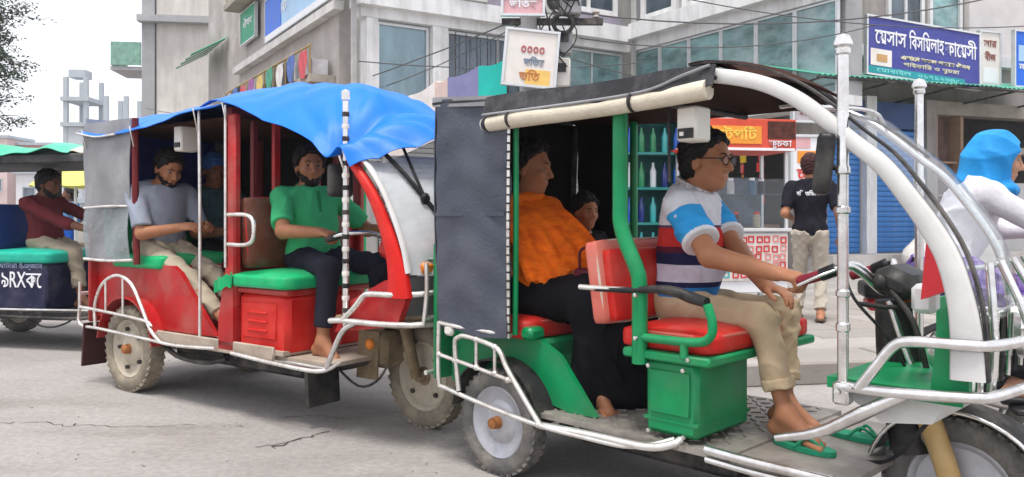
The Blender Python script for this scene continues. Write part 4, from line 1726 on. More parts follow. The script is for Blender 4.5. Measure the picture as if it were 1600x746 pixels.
# chrome side rails around the rear wheel
yr = -.515
rail(G, [(-.34, yr, .66), (-.345, yr, .52), (-.34, yr, .37), (-.30, yr, .355), (.0, yr, .315), (.30, yr, .288), (.55, yr, .285), (.74, yr, .290), (.86, -.50, .315), (.93, -.46, .34)], .0125, 'cream', 'side_rail', 4)
rail(G, [(-.20, yr, .355), (-.225, yr, .56), (-.20, yr, .600), (-.14, yr, .610), (.02, yr, .588), (.075, yr, .562), (.115, yr, .50), (.22, yr, .385), (.31, yr, .290)], .0135, 'cream', 'side_rail', 4)
rail(G, [(-.34, yr, .505), (-.1, yr, .478), (.15, yr, .448)], .011, 'cream', 'side_rail', 3)
for x, z0, z1 in ((-.08, .48, .602), (.04, .47, .58)):
    rail(G, [(x, yr, z0), (x, yr, z1)], .010, 'cream', 'side_rail', 0)
rail(G, [(-.34, yr, .655), (-.20, yr, .648), (.12, yr + .02, .64)], .011, 'cream', 'side_rail', 3)
rail(G, [(-.46, -.50, .40), (-.47, -.2, .40), (-.47, .2, .40), (-.46, .50, .40)], .014, 'cream', 'rear_bumper', 3)
rail(G, [(-.46, -.50, .66), (-.47, 0, .66), (-.46, .50, .66)], .014, 'cream', 'rear_bumper', 3)
MB().box((-.27, yr + .005, .625), (.06, .03, .05), None, .012).build('side_lamp', M['whitebox'], G)
# roof: crowned canvas with a beaded edge, drooping near the eaves


def roof_fn(u, v):
    x = -.38 + u * 1.52
    t = -1 + 2 * v
    z = 1.672 + .05 * (1 - abs(t) ** 3.2) + .02 * math.exp(-((x + .35) / .25) ** 2) - .012 * u
    z += .006 * math.sin(x * 11 + t * 5) * (1 - abs(t)) + .010 * math.sin(x * 5.5 + 1) * (1 - t * t)
    if x > 1.02:
        z -= (x - 1.02) * .25
    return (x, t * .525, z)


MB().grid(roof_fn, 34, 19, .012).build('roof_canvas', M['roofcanvas'], G, 60)
MB().grid(lambda u, v: (lambda p: (p[0] * .96 + .02, p[1] * .96, p[2] - .028))(roof_fn(u, v)), 16, 9, .006).build('roof_lining', M['lining'], G, 60)
vl = MB().grid(lambda u, v: (.00 + u * 1.14, -.525 - .02 * v - .006 * math.sin(u * 25), 1.676 - .006 * u + .005 * math.sin(u * 9) - .080 * v - .008 * v * math.sin(u * 23)), 30, 4, .006)
vl.build('roof_valance', M['roofcanvas'], G, 60)
rail(G, [(.0, -.553, 1.598), (.5, -.553, 1.598), (.85, -.553, 1.606), (1.02, -.548, 1.645), (1.12, -.535, 1.670)], .006, 'grey_tarp', 'roof_piping', 5)
rail(G, [(-.02, .535, 1.665), (.5, .535, 1.665), (1.10, .52, 1.665)], .010, 'beige', 'roof_piping', 5)
# rolled canvas curtains under the eaves
for sy in (-1,):
    rc = rail(G, [(.02, sy * .525, 1.560), (.25, sy * .53, 1.566), (.55, sy * .53, 1.566), (.85, sy * .53, 1.575), (1.11, sy * .525, 1.590)], [.034, .036, .032, .033, .036], 'beige', 'rolled_curtain', 6, 14)
    for x in (.16, .80):
        MB().lathe([(.040, -.007), (.040, .007), (.036, .007), (.036, -.007)], 16, 'x', (x, sy * .53, 1.568 + x * .012), True).build('strap', M['black'], rc, 40)
    MB().lathe([(.0005, -.03), (.026, -.03), (.033, -.012), (.037, .0), (.0005, .0)], 16, 'x', (.018, sy * .525, 1.560), True).build('end_cap', M['black'], rc, 40)
    MB().lathe([(.028, -.036), (.030, -.030), (.024, -.030)], 16, 'x', (.018, sy * .525, 1.560), True).build('end_ring', M['whitebox'], rc, 40)
# slate side tarpaulin at the rear, wrapping behind


def tarp_side(sy):
    def fn(u, v):
        x = -.355 + u * (.48 if sy < 0 else .34)
        zt = 1.705 - .035 * u
        zb = .625 + .01 * math.sin(u * 7)
        z = zt + (zb - zt) * v
        bulge = .018 * math.sin(v * PI) * math.sin(u * PI) + .006 * math.sin(v * 16 + u * 5) * u + .006 * math.sin(u * 9 + v * 4) + .004 * math.sin(v * 37 + 3 * math.sin(u * 4))
        return (x, sy * (.508 + bulge), z)
    return fn


for sy in (-1, 1):
    MB().grid(tarp_side(sy), 16, 30, .006).build('side_tarpaulin', M['slate'] if sy < 0 else M['curtain'], G, 60)  # far side takes the shade-darkened cloth instead of slate
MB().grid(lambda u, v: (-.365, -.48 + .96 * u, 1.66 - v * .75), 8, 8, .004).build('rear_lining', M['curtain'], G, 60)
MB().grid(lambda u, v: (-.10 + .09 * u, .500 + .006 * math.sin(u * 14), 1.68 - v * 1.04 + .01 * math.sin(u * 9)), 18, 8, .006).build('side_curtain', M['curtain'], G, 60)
MB().box((-.12, -.526, 1.165), (.46, .006, .018)).build('tarpaulin_seam', M['slate'], G, None)
MB().tube([(.128, -.515, 1.60), (.128, -.522, 1.1), (.125, -.514, .63)], .0075, 6, 4).build('tarpaulin_hem', M['cream'], G, 60)
ey = MB()
for k in range(26):
    ey.lathe([(.0105, -.004), (.0105, .004), (.006, .004), (.006, -.004)], 8, 'z', (.128, -.519, 1.58 - k * .037), True)
tag(ey.build('eyelets', M['dark'], G, 40), kind='stuff')
MB().grid(lambda u, v: (-.385 - .012 * math.sin(v * PI), -.5 + u, 1.69 - v * .76 + .06 * (1 - (2 * u - 1) ** 2) * (1 - v)), 12, 14, .006).build('rear_tarpaulin', M['slate'], G, 60)
MB().grid(lambda u, v: (-.38 + .48 * u, -.512 - .004, 1.715 - .04 * u + .003 - .045 * v), 8, 3, .006).build('tarpaulin_top_fold', M['grey_tarp'], G, 60)
# fan / speaker box
for sy in (-1,):
    bx_ = MB().box((.985, -.42, 1.487), (.085, .10, .125), None, .008).build('speaker_box', M['whitebox'], G)
    MB().box((.985, -.473, 1.452), (.062, .008, .036)).build('slot', M['black'], bx_, None)
    MB().box((.972, -.479, 1.450), (.016, .006, .014)).build('knob', M['whitebox'], bx_, None)
    MB().tube([(.90, -.45, 1.60), (.90, -.45, 1.28)], .006, 6).build('strap', M['black'], G)
# white front arch, windscreen, far arch
arch = [(1.02, 1.640), (1.12, 1.638), (1.28, 1.597), (1.40, 1.538), (1.50, 1.462), (1.59, 1.382), (1.68, 1.305), (1.75, 1.215), (1.815, 1.12), (1.86, 1.035), (1.89, .93), (1.905, .83), (1.91, .70)]
aw_ = [.046, .050, .050, .050, .050, .051, .053, .056, .060, .064, .070, .080, .090]
for sy in (-1, 1):
    ribbon(G, arch if sy < 0 else [(x - .10, z) for x, z in arch], aw_ if sy < 0 else [.026] * 13, .034 if sy < 0 else .03, -.50 if sy < 0 else .38, M['white'] if sy < 0 else M['chrome'], 'front_arch', 5)
    ribbon(G, [(x + .047 * nx, z + .047 * nz) for (x, z), nx, nz in zip(arch, [0, .1, .3, .45, .6, .7, .7, .75, .85, .9, .95, 1, 1], [1, 1, .95, .9, .8, .7, .7, .65, .5, .4, .3, 0, 0])], [.007] * 13, .03, -.49, M['dark'], 'screen_seal', 4) if sy < 0 else None
acv, _ = catmull([Vector((x + .02, 0, z + .015)) for x, z in arch[4:12]], [1] * 8, 4)


def screen_fn(u, v):
    i = u * (len(acv) - 1)
    k = min(int(i), len(acv) - 2)
    p = acv[k].lerp(acv[k + 1], i - k)
    t = -1 + 2 * v
    return (p.x + .05 * (1 - t * t) - .10 * v, -.475 + .85 * v, p.z + .015 * (1 - t * t))


MB().grid(screen_fn, 24, 11, .004).build('windscreen', M['windscreen'], G, 80)
MB().grid(lambda u, v: (lambda a: (a.x, -.48 + .78 * v, a.z + .03 * (1 - (2 * v - 1) ** 2)))(Vector((1.0, 0, 1.70)).lerp(Vector((1.24, 0, 1.625)), u) + Vector((0, 0, .03 * math.sin(u * PI)))), 8, 8, .01).build('front_visor', M['lining'], G, 60)
rail(G, [(1.50, -.30, 1.49), (1.53, -.1, 1.47), (1.63, .06, 1.36)], .005, 'dark', 'wiper', 3)
rail(G, [(1.46, -.49, 1.50), (1.46, 0, 1.53), (1.37, .38, 1.50)], .007, 'chrome', 'screen_bar', 4)
for z, x in ((1.0, 1.90), (.86, 1.92)):
    rail(G, [(x - .04, -.47, z), (x - .03, 0, z), (x - .13, .37, z)], .008, 'chrome', 'screen_bar', 4)
# nose: open grille of bars, one headlamp in the middle
hl0 = MB().lathe([(.0005, .03), (.075, .01), (.09, -.03), (.0005, -.05)], 20, 'x', (1.95, .02, .80), True).build('headlight', M['lamp'], G, 40)
MB().lathe([(.09, .0), (.10, -.01), (.10, -.03), (.09, -.03)], 20, 'x', (1.95, .02, .80), True).build('bezel', M['chrome'], hl0, 40)
for k in range(7):
    t = -.40 + k * .12
    rail(G, [(1.905 - .08 * (t + .4), t, .63), (1.915 - .08 * (t + .4), t, .86)], .007, 'dark' if k % 2 else 'chrome', 'grille_bar', 0, 6)
# inner fairing and tray (green), white underside
MB().prism([(1.50, -.47), (1.89, -.48), (1.86, -.30), (1.78, 0), (1.70, .38), (1.50, .40)], .618, .652, 'xy').build('front_tray', M['green'], G, None)
MB().prism([(1.52, .617), (1.84, .617), (1.80, .55), (1.66, .53)], -.45, -.05).build('tray_underside', M['white'], G, None)
MB().grid(lambda u, v: (1.74 - .06 * v + .03 * math.sin(v * PI), -.22 + .5 * v, .66 + .24 * u), 4, 6, .012).build('dash_panel', M['green'], G, 60)
MB().prism([(1.80, .652), (1.90, .652), (1.905, .90), (1.86, .93), (1.82, .86)], -.46, -.43).build('inner_fairing', M['green'], G, None)
MB().box((1.735, -.30, .90), (.07, .07, .09), None, .015).build('dash_pocket', M['white'], G)
tl = MB().prism([(1.755, .905), (1.835, .94), (1.80, 1.13), (1.775, 1.13)], -.405, -.345).build('red_lamp', M['redlamp'], G, None)
# steering column, handlebar, instrument head
MB().tube([(1.60, 0, .34), (1.55, 0, .62), (1.53, 0, .86)], [.075, .070, .060], 12, 3).build('column_boot', M['black'], G)
rail(G, [(1.66, -.05, .52), (1.58, -.05, .72), (1.535, -.05, .86)], .014, 'chrome', 'column_tube')
hb = rail(G, [(1.30, -.245, .925), (1.39, -.235, .955), (1.45, -.215, .985), (1.475, -.16, .965), (1.50, -.07, .905), (1.505, 0, .885), (1.50, .07, .905), (1.475, .16, .965), (1.45, .215, .985), (1.39, .235, .955), (1.30, .245, .925)], .0125, 'chrome', 'handlebar', 4, 10)
rail(G, [(1.40, -.175, .970), (1.455, -.12, .985), (1.50, -.02, .90)], .0105, 'chrome', 'handlebar_brace', 4)
for sy in (-1, 1):
    MB().tube([(1.285, sy * .246, .920), (1.375, sy * .237, .950)], [.0185, .0185], 12).build('handgrip', M['handgrip'], hb)
    MB().tube([(1.375, sy * .237, .950), (1.425, sy * .227, .972)], [.022, .023], 12).build('switch_housing', M['black'], hb)
    rail(hb, [(1.43, sy * .25, .970), (1.38, sy * .29, .945), (1.32, sy * .295, .915)], .006, 'chrome', 'brake_lever')
MB().box((1.565, 0, .925), (.15, .22, .10), (0, R(24), 0), .035).build('instrument_housing', M['black'], G)
MB().sphere((1.585, .02, .86), (.05, .08, .03), 12, 8).build('wiring_bundle', M['rust'], G)
MB().sphere((1.53, -.12, .925), (.022, .022, .03), 10, 8).build('switch_knob', M['black'], G)
rail(G, [(1.50, -.22, .86), (1.58, -.1, .845), (1.66, .02, .88)], .008, 'black', 'cable', 3)
rail(G, [(1.56, -.1, .90), (1.64, -.12, .80), (1.68, -.1, .62)], .010, 'black', 'cable', 3)
MB().lathe([(.0005, -.01), (.055, -.01), (.06, .0), (.052, .012), (.0005, .014)], 20, 'x', (1.735, -.20, .73), True).build('horn', M['chrome'], G, 40)
# front fork and fender
for sy in (-1, 1):
    MB().tube([(1.61, sy * .075, .60), (1.675, sy * .075, .47), (1.735, sy * .078, .30), (1.75, sy * .078, .22)], [.030, .038, .036, .03], 10, 3).build('fork_leg', M['tan'], G)
MB().box((1.63, 0, .555), (.09, .20, .06), (0, R(25), 0), .015).build('fork_yoke', M['tan'], G)
MB().grid(lambda u, v: (1.75 + math.cos(R(-12 + u * 175)) * (.285), -.075 + .15 * v, .245 + math.sin(R(-12 + u * 175)) * (.285 - .018 * (2 * v - 1) ** 2)), 26, 7, .006).build('front_fender', M['dark'], G, 60)
rail(G, [(1.75 + math.cos(R(-12 + u * 17.5)) * .282, -.078, .245 + math.sin(R(-12 + u * 17.5)) * .268) for u in range(11)], .007, 'chrome', 'fender_edge', 2)
# bumper: lower bar, upper hoop, diagonal strut
rail(G, [(1.555, -.515, .635), (1.70, -.525, .640), (1.90, -.52, .655), (1.965, -.48, .660), (2.01, -.2, .665), (2.01, 0, .665), (1.98, .2, .665), (1.90, .36, .665), (1.78, .42, .66), (1.50, .44, .64)], .0165, 'chrome', 'bumper_bar', 4)
rail(G, [(1.62, -.525, .640), (1.665, -.53, .70), (1.72, -.53, .775), (1.77, -.53, .795), (1.90, -.525, .800), (1.97, -.48, .80), (2.02, -.2, .80), (2.02, 0, .80), (1.99, .2, .80), (1.91, .36, .80), (1.79, .42, .80), (1.66, .44, .795), (1.60, .44, .74), (1.52, .44, .64)], .0165, 'chrome', 'bumper_hoop', 4)
for y in (-.40, -.22, .0, .22):
    rail(G, [(2.0 - .3 * max(0, abs(y) - .2), y, .66), (2.01 - .3 * max(0, abs(y) - .2), y, .80), (1.93 - .08 * (y + .4), y * .95, 1.02)], .012, 'chrome', 'bumper_upright', 2)
rail(G, [(1.33, -.47, .425), (1.48, -.49, .475), (1.62, -.51, .560), (1.75, -.515, .640)], [.012, .018, .022, .018], 'chrome', 'bumper_strut', 4)
# chrome posts with domed caps, mirror on the near one
for sy, x, zb in ((-1, 1.565, .60), (1, 1.45, .64)):
    y = sy * .505
    pr_ = [(0.0005, zb), (.0165, zb), (.0165, .80), (.021, .805), (.021, .825), (.0165, .83), (.0165, .905), (.021, .91), (.021, .925), (.0165, .93), (.0165, 1.16), (.022, 1.165), (.022, 1.18), (.0165, 1.185), (.0165, 1.28), (.022, 1.285), (.022, 1.30), (.0175, 1.31),
           (.0165, 1.645), (.022, 1.65), (.023, 1.662), (.020, 1.668), (.028, 1.675), (.028, 1.684), (.020, 1.704), (.0005, 1.712)]
    pp = MB().lathe(pr_, 16, 'z', (x, y, 0), False).build('chrome_post', M['chrome'], G, 30)
    MB().box((x, y, .615), (.05, .05, .07), None, .008).build('post_foot', M['chrome'], pp)
    if sy < 0:
        mr_ = cushion(G, (x - .055, y - .01, 1.315), (.055, .085, .19), M['black'], 'mirror', (0, R(6), R(25)), .0)
        rail(G, [(x, y, 1.29), (x - .04, y, 1.31)], .008, 'black', 'mirror_arm', 0)


# ---------------------------------------------------------------- red rickshaw
RH = R(-36)
RR = Vector((-2.245, 5.744, 0))
red = empty('auto_rickshaw', RR, RH, 'red electric rickshaw with blue tarpaulin roof behind the green one', 'rickshaw', 'electric rickshaws in the traffic')
K = red
for sy in (-1, 1):
    wheel(K, (0, sy * .45, .282), .282, .125, M['rubberbrown'], M['rimdirty'], M['rust'], 5, side=sy)
wheel(K, (2.2, 0, .282), .282, .11, M['rubberbrown'], M['rimdirty'], M['mud'], 4, steer=R(-6), style='spun')
ch = MB()
for y in (-.30, .30):
    ch.tube([(-.5, y, .37), (1.5, y, .33), (1.95, y * .5, .36)], .026, 8, 4)
for x in (-.4, .45, 1.1, 1.6):
    ch.tube([(x, -.45, .34), (x, .45, .34)], .022, 8)
ch.tube([(0, -.42, .282), (0, .42, .282)], .038, 10)
ch.sphere((0, .05, .282), (.12, .11, .12), 14, 8)
ch.build('chassis', M['dark'], K)
MB().box((.95, 0, .405), (1.3, 1.0, .025)).build('floor_plate', mat('dusty_beige_floor', (.42, .34, .27), .85, 0, .25, 6, .2, 40, (DUST, .5), 3), K, None)
MB().box((.95, -.505, .40), (1.16, .02, .075), None, .006).build('floor_edge', MATS['dusty_beige_floor'], K)
# rear tub
for sy in (-1, 1):
    b = MB()
    poly = [(-.52, .46), (-.52, .84), (.42, .84), (.50, .80), (.88, .43), (.62, .425), (.335, .425)]
    for k in range(9):
        a = R(25 + k * 16)
        poly.append((math.cos(a) * .345, .282 + math.sin(a) * .345))
    b.prism(poly, sy * .40, sy * .43)
    b.build('side_panel', M['red'], K, None)
    MB().grid(lambda u, v: (math.cos(R(8 + u * 164)) * .345, sy * (.41 + .12 * v), .282 + math.sin(R(8 + u * 164)) * .345), 18, 3, .008).build('wheel_arch', M['red'], K, 60)
MB().box((-.10, 0, .60), (.80, .78, .36), None, .02).build('seat_base', M['red'], K)
MB().grid(lambda u, v: (.32 + .40 * max(0, u - .15), -.40 + .8 * v, .835 - .42 * u), 6, 3, .012).build('seat_front_panel', M['red'], K, 60)
cushion(K, (.00, 0, .855), (.62, .90, .10), M['cushgreen'], 'rear_seat', None, .02)
cushion(K, (-.40, 0, 1.10), (.10, .88, .44), M['cushgreen'], 'rear_backrest', (0, R(-8), 0), .02)
MB().box((-.53, 0, .80), (.03, .98, .76), None, .01).build('rear_panel', M['red'], K)
# grey tarpaulin, with a clear sheet window below it
for sy in (-1, 1):
    MB().grid(lambda u, v: (-.54 + u * .60, sy * (.51 + .02 * math.sin(v * PI) * math.sin(u * PI) + .006 * math.sin(u * 11 + v * 5)), 1.80 - v * .58 + .01 * math.sin(u * 8) * v), 14, 14, .006).build('side_tarpaulin', M['grey_tarp'], K, 60)
    MB().grid(lambda u, v: (-.54 + u * .58, sy * (.508 + .012 * math.sin(u * 6 + v * 4)), 1.215 - v * .36 + .02 * u), 8, 8, .004).build('clear_window', M['clear_sheet'], K, 80)
    rail(K, [(-.54, sy * .515, 1.215), (-.25, sy * .52, 1.225), (.05, sy * .515, 1.225)], .010, 'cream', 'window_hem', 3)
    rail(K, [(-.54, sy * .515, .862), (-.2, sy * .52, .858), (.10, sy * .515, .872)], .012, 'cream', 'window_hem', 3)
MB().grid(lambda u, v: (-.55 + .012 * math.sin(v * 9), -.5 + u, 1.84 - v * .80), 10, 10, .006).build('rear_tarpaulin', M['grey_tarp'], K, 60)
# posts
MARO = mat('maroon_post', (.16, .02, .022), .5, 0, .2, 6)
for sy in (-1, 1):
    MB().tube([(.10, sy * .49, .84), (.08, sy * .49, 1.3), (.08, sy * .49, 1.80)], .022, 8).build('rear_post', MARO, K)
    MB().box((1.14, sy * .485, 1.19), (.075, .05, 1.12), None, .012).build('partition_post', M['red'], K)
    MB().prism([(1.03, .385), (1.17, .385), (1.17, .80), (1.12, .86), (1.10, .86), (1.03, .56)], sy * .485 - .03, sy * .485 + .03).build('post_panel', M['red'], K, None)
    rail(K, [(.83, sy * .505, .42), (.83, sy * .505, 1.2), (.82, sy * .505, 1.80)], .011, 'cream', 'grab_pole', 2)
    rail(K, [(1.10, sy * .515, .86), (1.10, sy * .515, 1.80)], .010, 'cream', 'grab_pole', 0)
# partition: slotted red board and brown back rest
MB().box((1.10, 0, 1.03), (.05, .94, .42), None, .012).build('partition_board', M['red'], K)
for sy in (-1, 1):
    MB().box((1.10, sy * .16, 1.48), (.03, .04, .56)).build('partition_bar', M['red'], K, None)
    MB().box((1.10, sy * .32, 1.48), (.03, .03, .56)).build('partition_bar', MARO, K, None)
MB().box((1.10, 0, 1.76), (.05, .98, .06)).build('cross_bar', MARO, K, None)
cushion(K, (1.17, -.06, 1.06), (.09, .78, .42), M['cushbrown'], 'driver_backrest', (0, R(-6), 0), .03)
rail(K, [(1.14, -.525, 1.165), (1.30, -.53, 1.165), (1.37, -.53, 1.14), (1.385, -.53, 1.08), (1.37, -.53, 1.02), (1.30, -.53, .995), (1.14, -.525, .995)], .0135, 'cream', 'armrest_hoop', 4, 10)
# driver's seat and battery box
sb = MB().box((1.39, -.20, .555), (.44, .56, .34), None, .03).build('battery_box', M['redplastic'], K)
MB().box((1.37, -.482, .57), (.30, .012, .20), None, .005).build('box_panel', M['redplastic'], sb)
for k in range(3):
    MB().box((1.36, -.490, .515 + k * .05), (.17, .010, .012), None, .003).build('box_rib', M['redplastic'], sb)
MB().box((1.39, -.16, .735), (.46, .66, .035), None, .008).build('seat_frame', M['red'], K)
cushion(K, (1.39, -.17, .790), (.50, .70, .085), M['cushgreen'], 'driver_seat', None, .025)
MB().grid(lambda u, v: (1.02 + .16 * u, -.535 + .02 * math.sin(u * 9), .83 - .07 * v - .05 * (1 - u) + .01 * math.sin(u * 20)), 8, 4, .008).build('seat_cover_flap', M['cushgreen'], K, 60)
# running board, rails
rail(K, [(-.57, -.53, .525), (-.3, -.53, .518), (.25, -.53, .492), (.34, -.53, .46)], .0125, 'cream', 'side_rail', 3)
rail(K, [(-.57, -.53, .70), (-.575, -.53, .53), (-.57, -.53, .405), (-.3, -.53, .395), (.3, -.53, .375), (.62, -.53, .365), (1.02, -.53, .385)], .0125, 'cream', 'side_rail', 3)
rail(K, [(-.36, -.53, .40), (-.36, -.53, .56), (-.26, -.53, .70), (-.08, -.53, .765), (.10, -.53, .72), (.24, -.53, .56), (.33, -.53, .44), (.44, -.53, .37)], .0135, 'cream', 'side_rail', 4)
for x, z1 in ((-.22, .72), (.0, .755)):
    rail(K, [(x, -.53, .505), (x, -.53, z1)], .010, 'cream', 'side_rail', 0)
rail(K, [(-.57, -.53, .62), (-.58, 0, .62), (-.57, .53, .62)], .014, 'cream', 'rear_bumper', 3)
rail(K, [(1.18, -.53, .375), (1.5, -.535, .36), (1.85, -.53, .35), (1.95, -.50, .36), (2.0, -.45, .40)], .014, 'cream', 'running_board_rail', 3)
rail(K, [(1.18, -.46, .375), (1.5, -.465, .36), (1.9, -.46, .355)], .012, 'cream', 'running_board_rail', 3)
MB().box((1.70, -.02, .375), (.50, .90, .02)).build('footboard', MATS['dusty_beige_floor'], K, None)
MB().box((-.50, -.46, .27), (.02, .17, .30), (0, R(6), 0)).build('mudflap', mat('maroon_flap', (.06, .02, .02), .8, 0, .3, 6), K, None)
MB().box((1.72, -.33, .24), (.03, .22, .24), (0, R(-4), 0)).build('mudflap', M['black'], K, None)
MB().box((.55, -.3, .30), (.5, .05, .05), None, .01).build('underframe', M['dark'], K)
# front arch (red), windscreen, milky
arch = [(2.085, 1.470), (2.115, 1.445), (2.16, 1.40), (2.23, 1.325), (2.30, 1.23), (2.37, 1.10), (2.425, .97), (2.455, .85), (2.46, .76)]
for sy in (-1, 1):
    ribbon(K, arch, [.030, .034, .042, .050, .058, .070, .088, .12, .15], .05, sy * .49, M['redplastic'], 'front_arch', 5)
    ribbon(K, [(x + .055, z + .03) for x, z in arch[1:-1]], [.022] * 7, .04, sy * .48, M['white'], 'screen_seal', 4)
acv2, _ = catmull([Vector((x + .05, 0, z + .02)) for x, z in arch[1:8]], [1] * 7, 4)


def screen2(u, v):
    i = u * (len(acv2) - 1)
    k = min(int(i), len(acv2) - 2)
    p = acv2[k].lerp(acv2[k + 1], i - k)
    t = -1 + 2 * v
    return (p.x + .10 * (1 - t * t), t * .465, p.z + .01 * (1 - t * t))


MB().grid(screen2, 22, 11, .004).build('windscreen', M['windscreen_milky'], K, 80)
rail(K, [(2.20, -.36, 1.50), (2.335, -.33, 1.375), (2.43, -.28, 1.25), (2.535, -.20, 1.09)], [.012, .012, .014, .010], 'black', 'wiper', 3)
rail(K, [(2.26, -.26, 1.52), (2.37, -.28, 1.36), (2.435, -.28, 1.25)], .008, 'black', 'wiper', 3)
MB().sphere((2.437, -.28, 1.245), (.022, .03, .03), 10, 8).build('wiper_joint', M['black'], K)
# nose
MB().grid(lambda u, v: (lambda t: (2.46 + .13 * (1 - t * t) - .06 * u * u, t * .44, .86 - .20 * u))(-1 + 2 * v), 8, 15, .012).build('nose_panel', mat('grey_nose', (.16, .165, .17), .4, 0, .15, 5, .05, 40, (DUST, .5), 3), K, 60)
for y in (-.24, .24):
    hl = MB().lathe([(.0005, .035), (.07, .02), (.085, -.02), (.0005, -.02)], 20, 'x', (2.56, y, .80), True).build('headlight', M['lamp'], K, 40)
    MB().lathe([(.085, .02), (.10, .0), (.10, -.02), (.085, -.02)], 20, 'x', (2.56, y, .80), True).build('bezel', M['chrome'], hl, 40)
MB().box((2.575, 0, .80), (.05, .24, .15), None, .02).build('grille', M['black'], K)
for sy in (-1, 1):
    MB().prism([(2.0, .56), (2.44, .62), (2.50, .75), (2.44, .86), (2.36, .84), (2.10, .72)], sy * .47 - .02, sy * .47 + .02).build('front_side_panel', M['red'], K, None)
MB().box((2.20, 0, .62), (.50, .90, .04), None, .01).build('front_tray', M['mud'], K)
MB().grid(lambda u, v: (2.20 + math.cos(R(-5 + u * 180)) * .34, -.10 + .2 * v, .30 + math.sin(R(-5 + u * 180)) * (.34 - .03 * (2 * v - 1) ** 2)), 24, 7, .008).build('front_fender', M['mud'], K, 60)
for sy in (-1, 1):
    MB().tube([(2.06, sy * .09, .70), (2.12, sy * .09, .55), (2.20, sy * .09, .28)], [.03, .035, .028], 10, 3).build('fork_leg', M['mud'], K)
    MB().grid(lambda u, v: (1.84 + .16 * u, sy * (.16 + .02 * v), .52 - .26 * v), 4, 5, .01).build('splash_guard', M['mud'], K, 60)
MB().box((1.93, 0, .42), (.22, .34, .20), None, .03).build('front_undertray', M['mud'], K)
rail(K, [(1.78, -.30, .34), (1.95, -.28, .24), (2.05, -.24, .27), (2.10, -.2, .36)], .007, 'dark', 'brake_cable', 4)
MB().sphere((1.98, -.22, .46), (.03, .02, .03), 8, 6).build('reflector', M['amber'], K)
# dashboard, column, handlebar
MB().box((2.28, 0, .98), (.16, .80, .10), (0, R(20), 0), .03).build('dash_top', M['red'], K)
MB().box((2.16, -.06, 1.00), (.06, .40, .16), (0, R(-20), 0), .02).build('instrument_panel', mat('pale_dash', (.58, .50, .48), .5, 0, .2, 8), K)
MB().tube([(2.10, 0, .45), (2.06, 0, .75), (2.02, 0, .98)], [.07, .06, .05], 12, 3).build('column_boot', M['black'], K)
h2 = rail(K, [(1.74, -.30, 1.03), (1.86, -.29, 1.06), (1.96, -.18, 1.06), (2.0, 0, 1.0), (1.96, .18, 1.06), (1.86, .29, 1.06), (1.74, .30, 1.03)], .013, 'chrome', 'handlebar', 4, 10)
for sy in (-1, 1):
    MB().tube([(1.72, sy * .30, 1.025), (1.83, sy * .293, 1.053)], .0185, 10).build('handgrip', M['black'], h2)
# bumper
rail(K, [(2.0, -.52, .62), (2.10, -.53, .63), (2.36, -.52, .63), (2.52, -.44, .63), (2.62, -.2, .63), (2.64, 0, .63), (2.62, .2, .63), (2.52, .44, .63), (2.36, .52, .63), (2.0, .52, .62)], .017, 'cream', 'bumper_bar', 4)
rail(K, [(2.10, -.53, .63), (2.19, -.53, .70), (2.26, -.53, .765), (2.32, -.53, .775), (2.44, -.50, .775), (2.55, -.40, .78), (2.64, -.15, .80), (2.66, 0, .80), (2.64, .15, .80), (2.55, .40, .78), (2.44, .50, .775), (2.26, .53, .765), (2.10, .53, .63)], .017, 'cream', 'bumper_hoop', 4)
for y in (-.42, -.2, .2, .42):
    rail(K, [(2.54 + .10 * (1 - (y / .45) ** 2), y, .63), (2.56 + .10 * (1 - (y / .45) ** 2), y, .79), (2.56 + .08 * (1 - (y / .45) ** 2), y, .93)], .013, 'cream', 'bumper_upright', 2)
rail(K, [(1.95, -.50, .37), (2.02, -.51, .48), (2.10, -.52, .58), (2.2, -.52, .63)], .015, 'chrome', 'bumper_strut', 4)
# striped front pole, mirror
pp = MB().lathe([(.0005, .60), (.017, .60), (.017, 1.74), (.022, 1.745), (.022, 1.79), (.0005, 1.80)], 12, 'z', (2.10, -.505, 0), False).build('chrome_post', M['chrome'], K, 30)
for k in range(17):
    MB().lathe([(.0185, -.012), (.020, 0), (.0185, .012)], 12, 'z', (2.10, -.505, .68 + k * .062), False).build('post_ring', M['whitebox'] if k % 2 else M['dark'], pp, 40)
cushion(K, (2.02, -.47, 1.34), (.06, .13, .17), M['black'], 'mirror', (0, 0, R(-20)), .0)
rail(K, [(2.10, -.505, 1.30), (2.03, -.48, 1.32)], .008, 'black', 'mirror_arm', 0)
for (x, y) in ((.46, -.36), (1.02, .36)):
    bx_ = MB().box((x, y, 1.655), (.09, .13, .17), None, .01).build('speaker_box', M['whitebox'], K)
    MB().box((x + .002, y - .068, 1.61), (.06, .008, .03)).build('slot', M['black'], bx_, None)
# interior blue sheet at the back, shade-black curtain along the far side
MB().grid(lambda u, v: (-.46 + .02 * math.sin(v * 12 + u * 5), -.46 + .92 * u, 1.80 - v * .6), 14, 10, .004).build('inner_sheet', mat('deep_blue_sheet', (.015, .03, .30), .5, 0, .3, 4), K, 60)
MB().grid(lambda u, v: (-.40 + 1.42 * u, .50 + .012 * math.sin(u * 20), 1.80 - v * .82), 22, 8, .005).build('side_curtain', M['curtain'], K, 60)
MB().box((.40, .02, 1.735), (1.5, .94, .02)).build('roof_lining', M['lining'], K, None)

# ---- blue polythene tarpaulin roof: a flat rear sheet and a front sheet pinned at the near front post


def lin(tab, x):
    for a, c in zip(tab, tab[1:]):
        if x <= c[0]:
            t = (x - a[0]) / (c[0] - a[0])
            return a[1] + (c[1] - a[1]) * t
    return tab[-1][1]


def sm(tab, x):
    return (lin(tab, x - .06) + lin(tab, x) * 2 + lin(tab, x + .06)) / 4


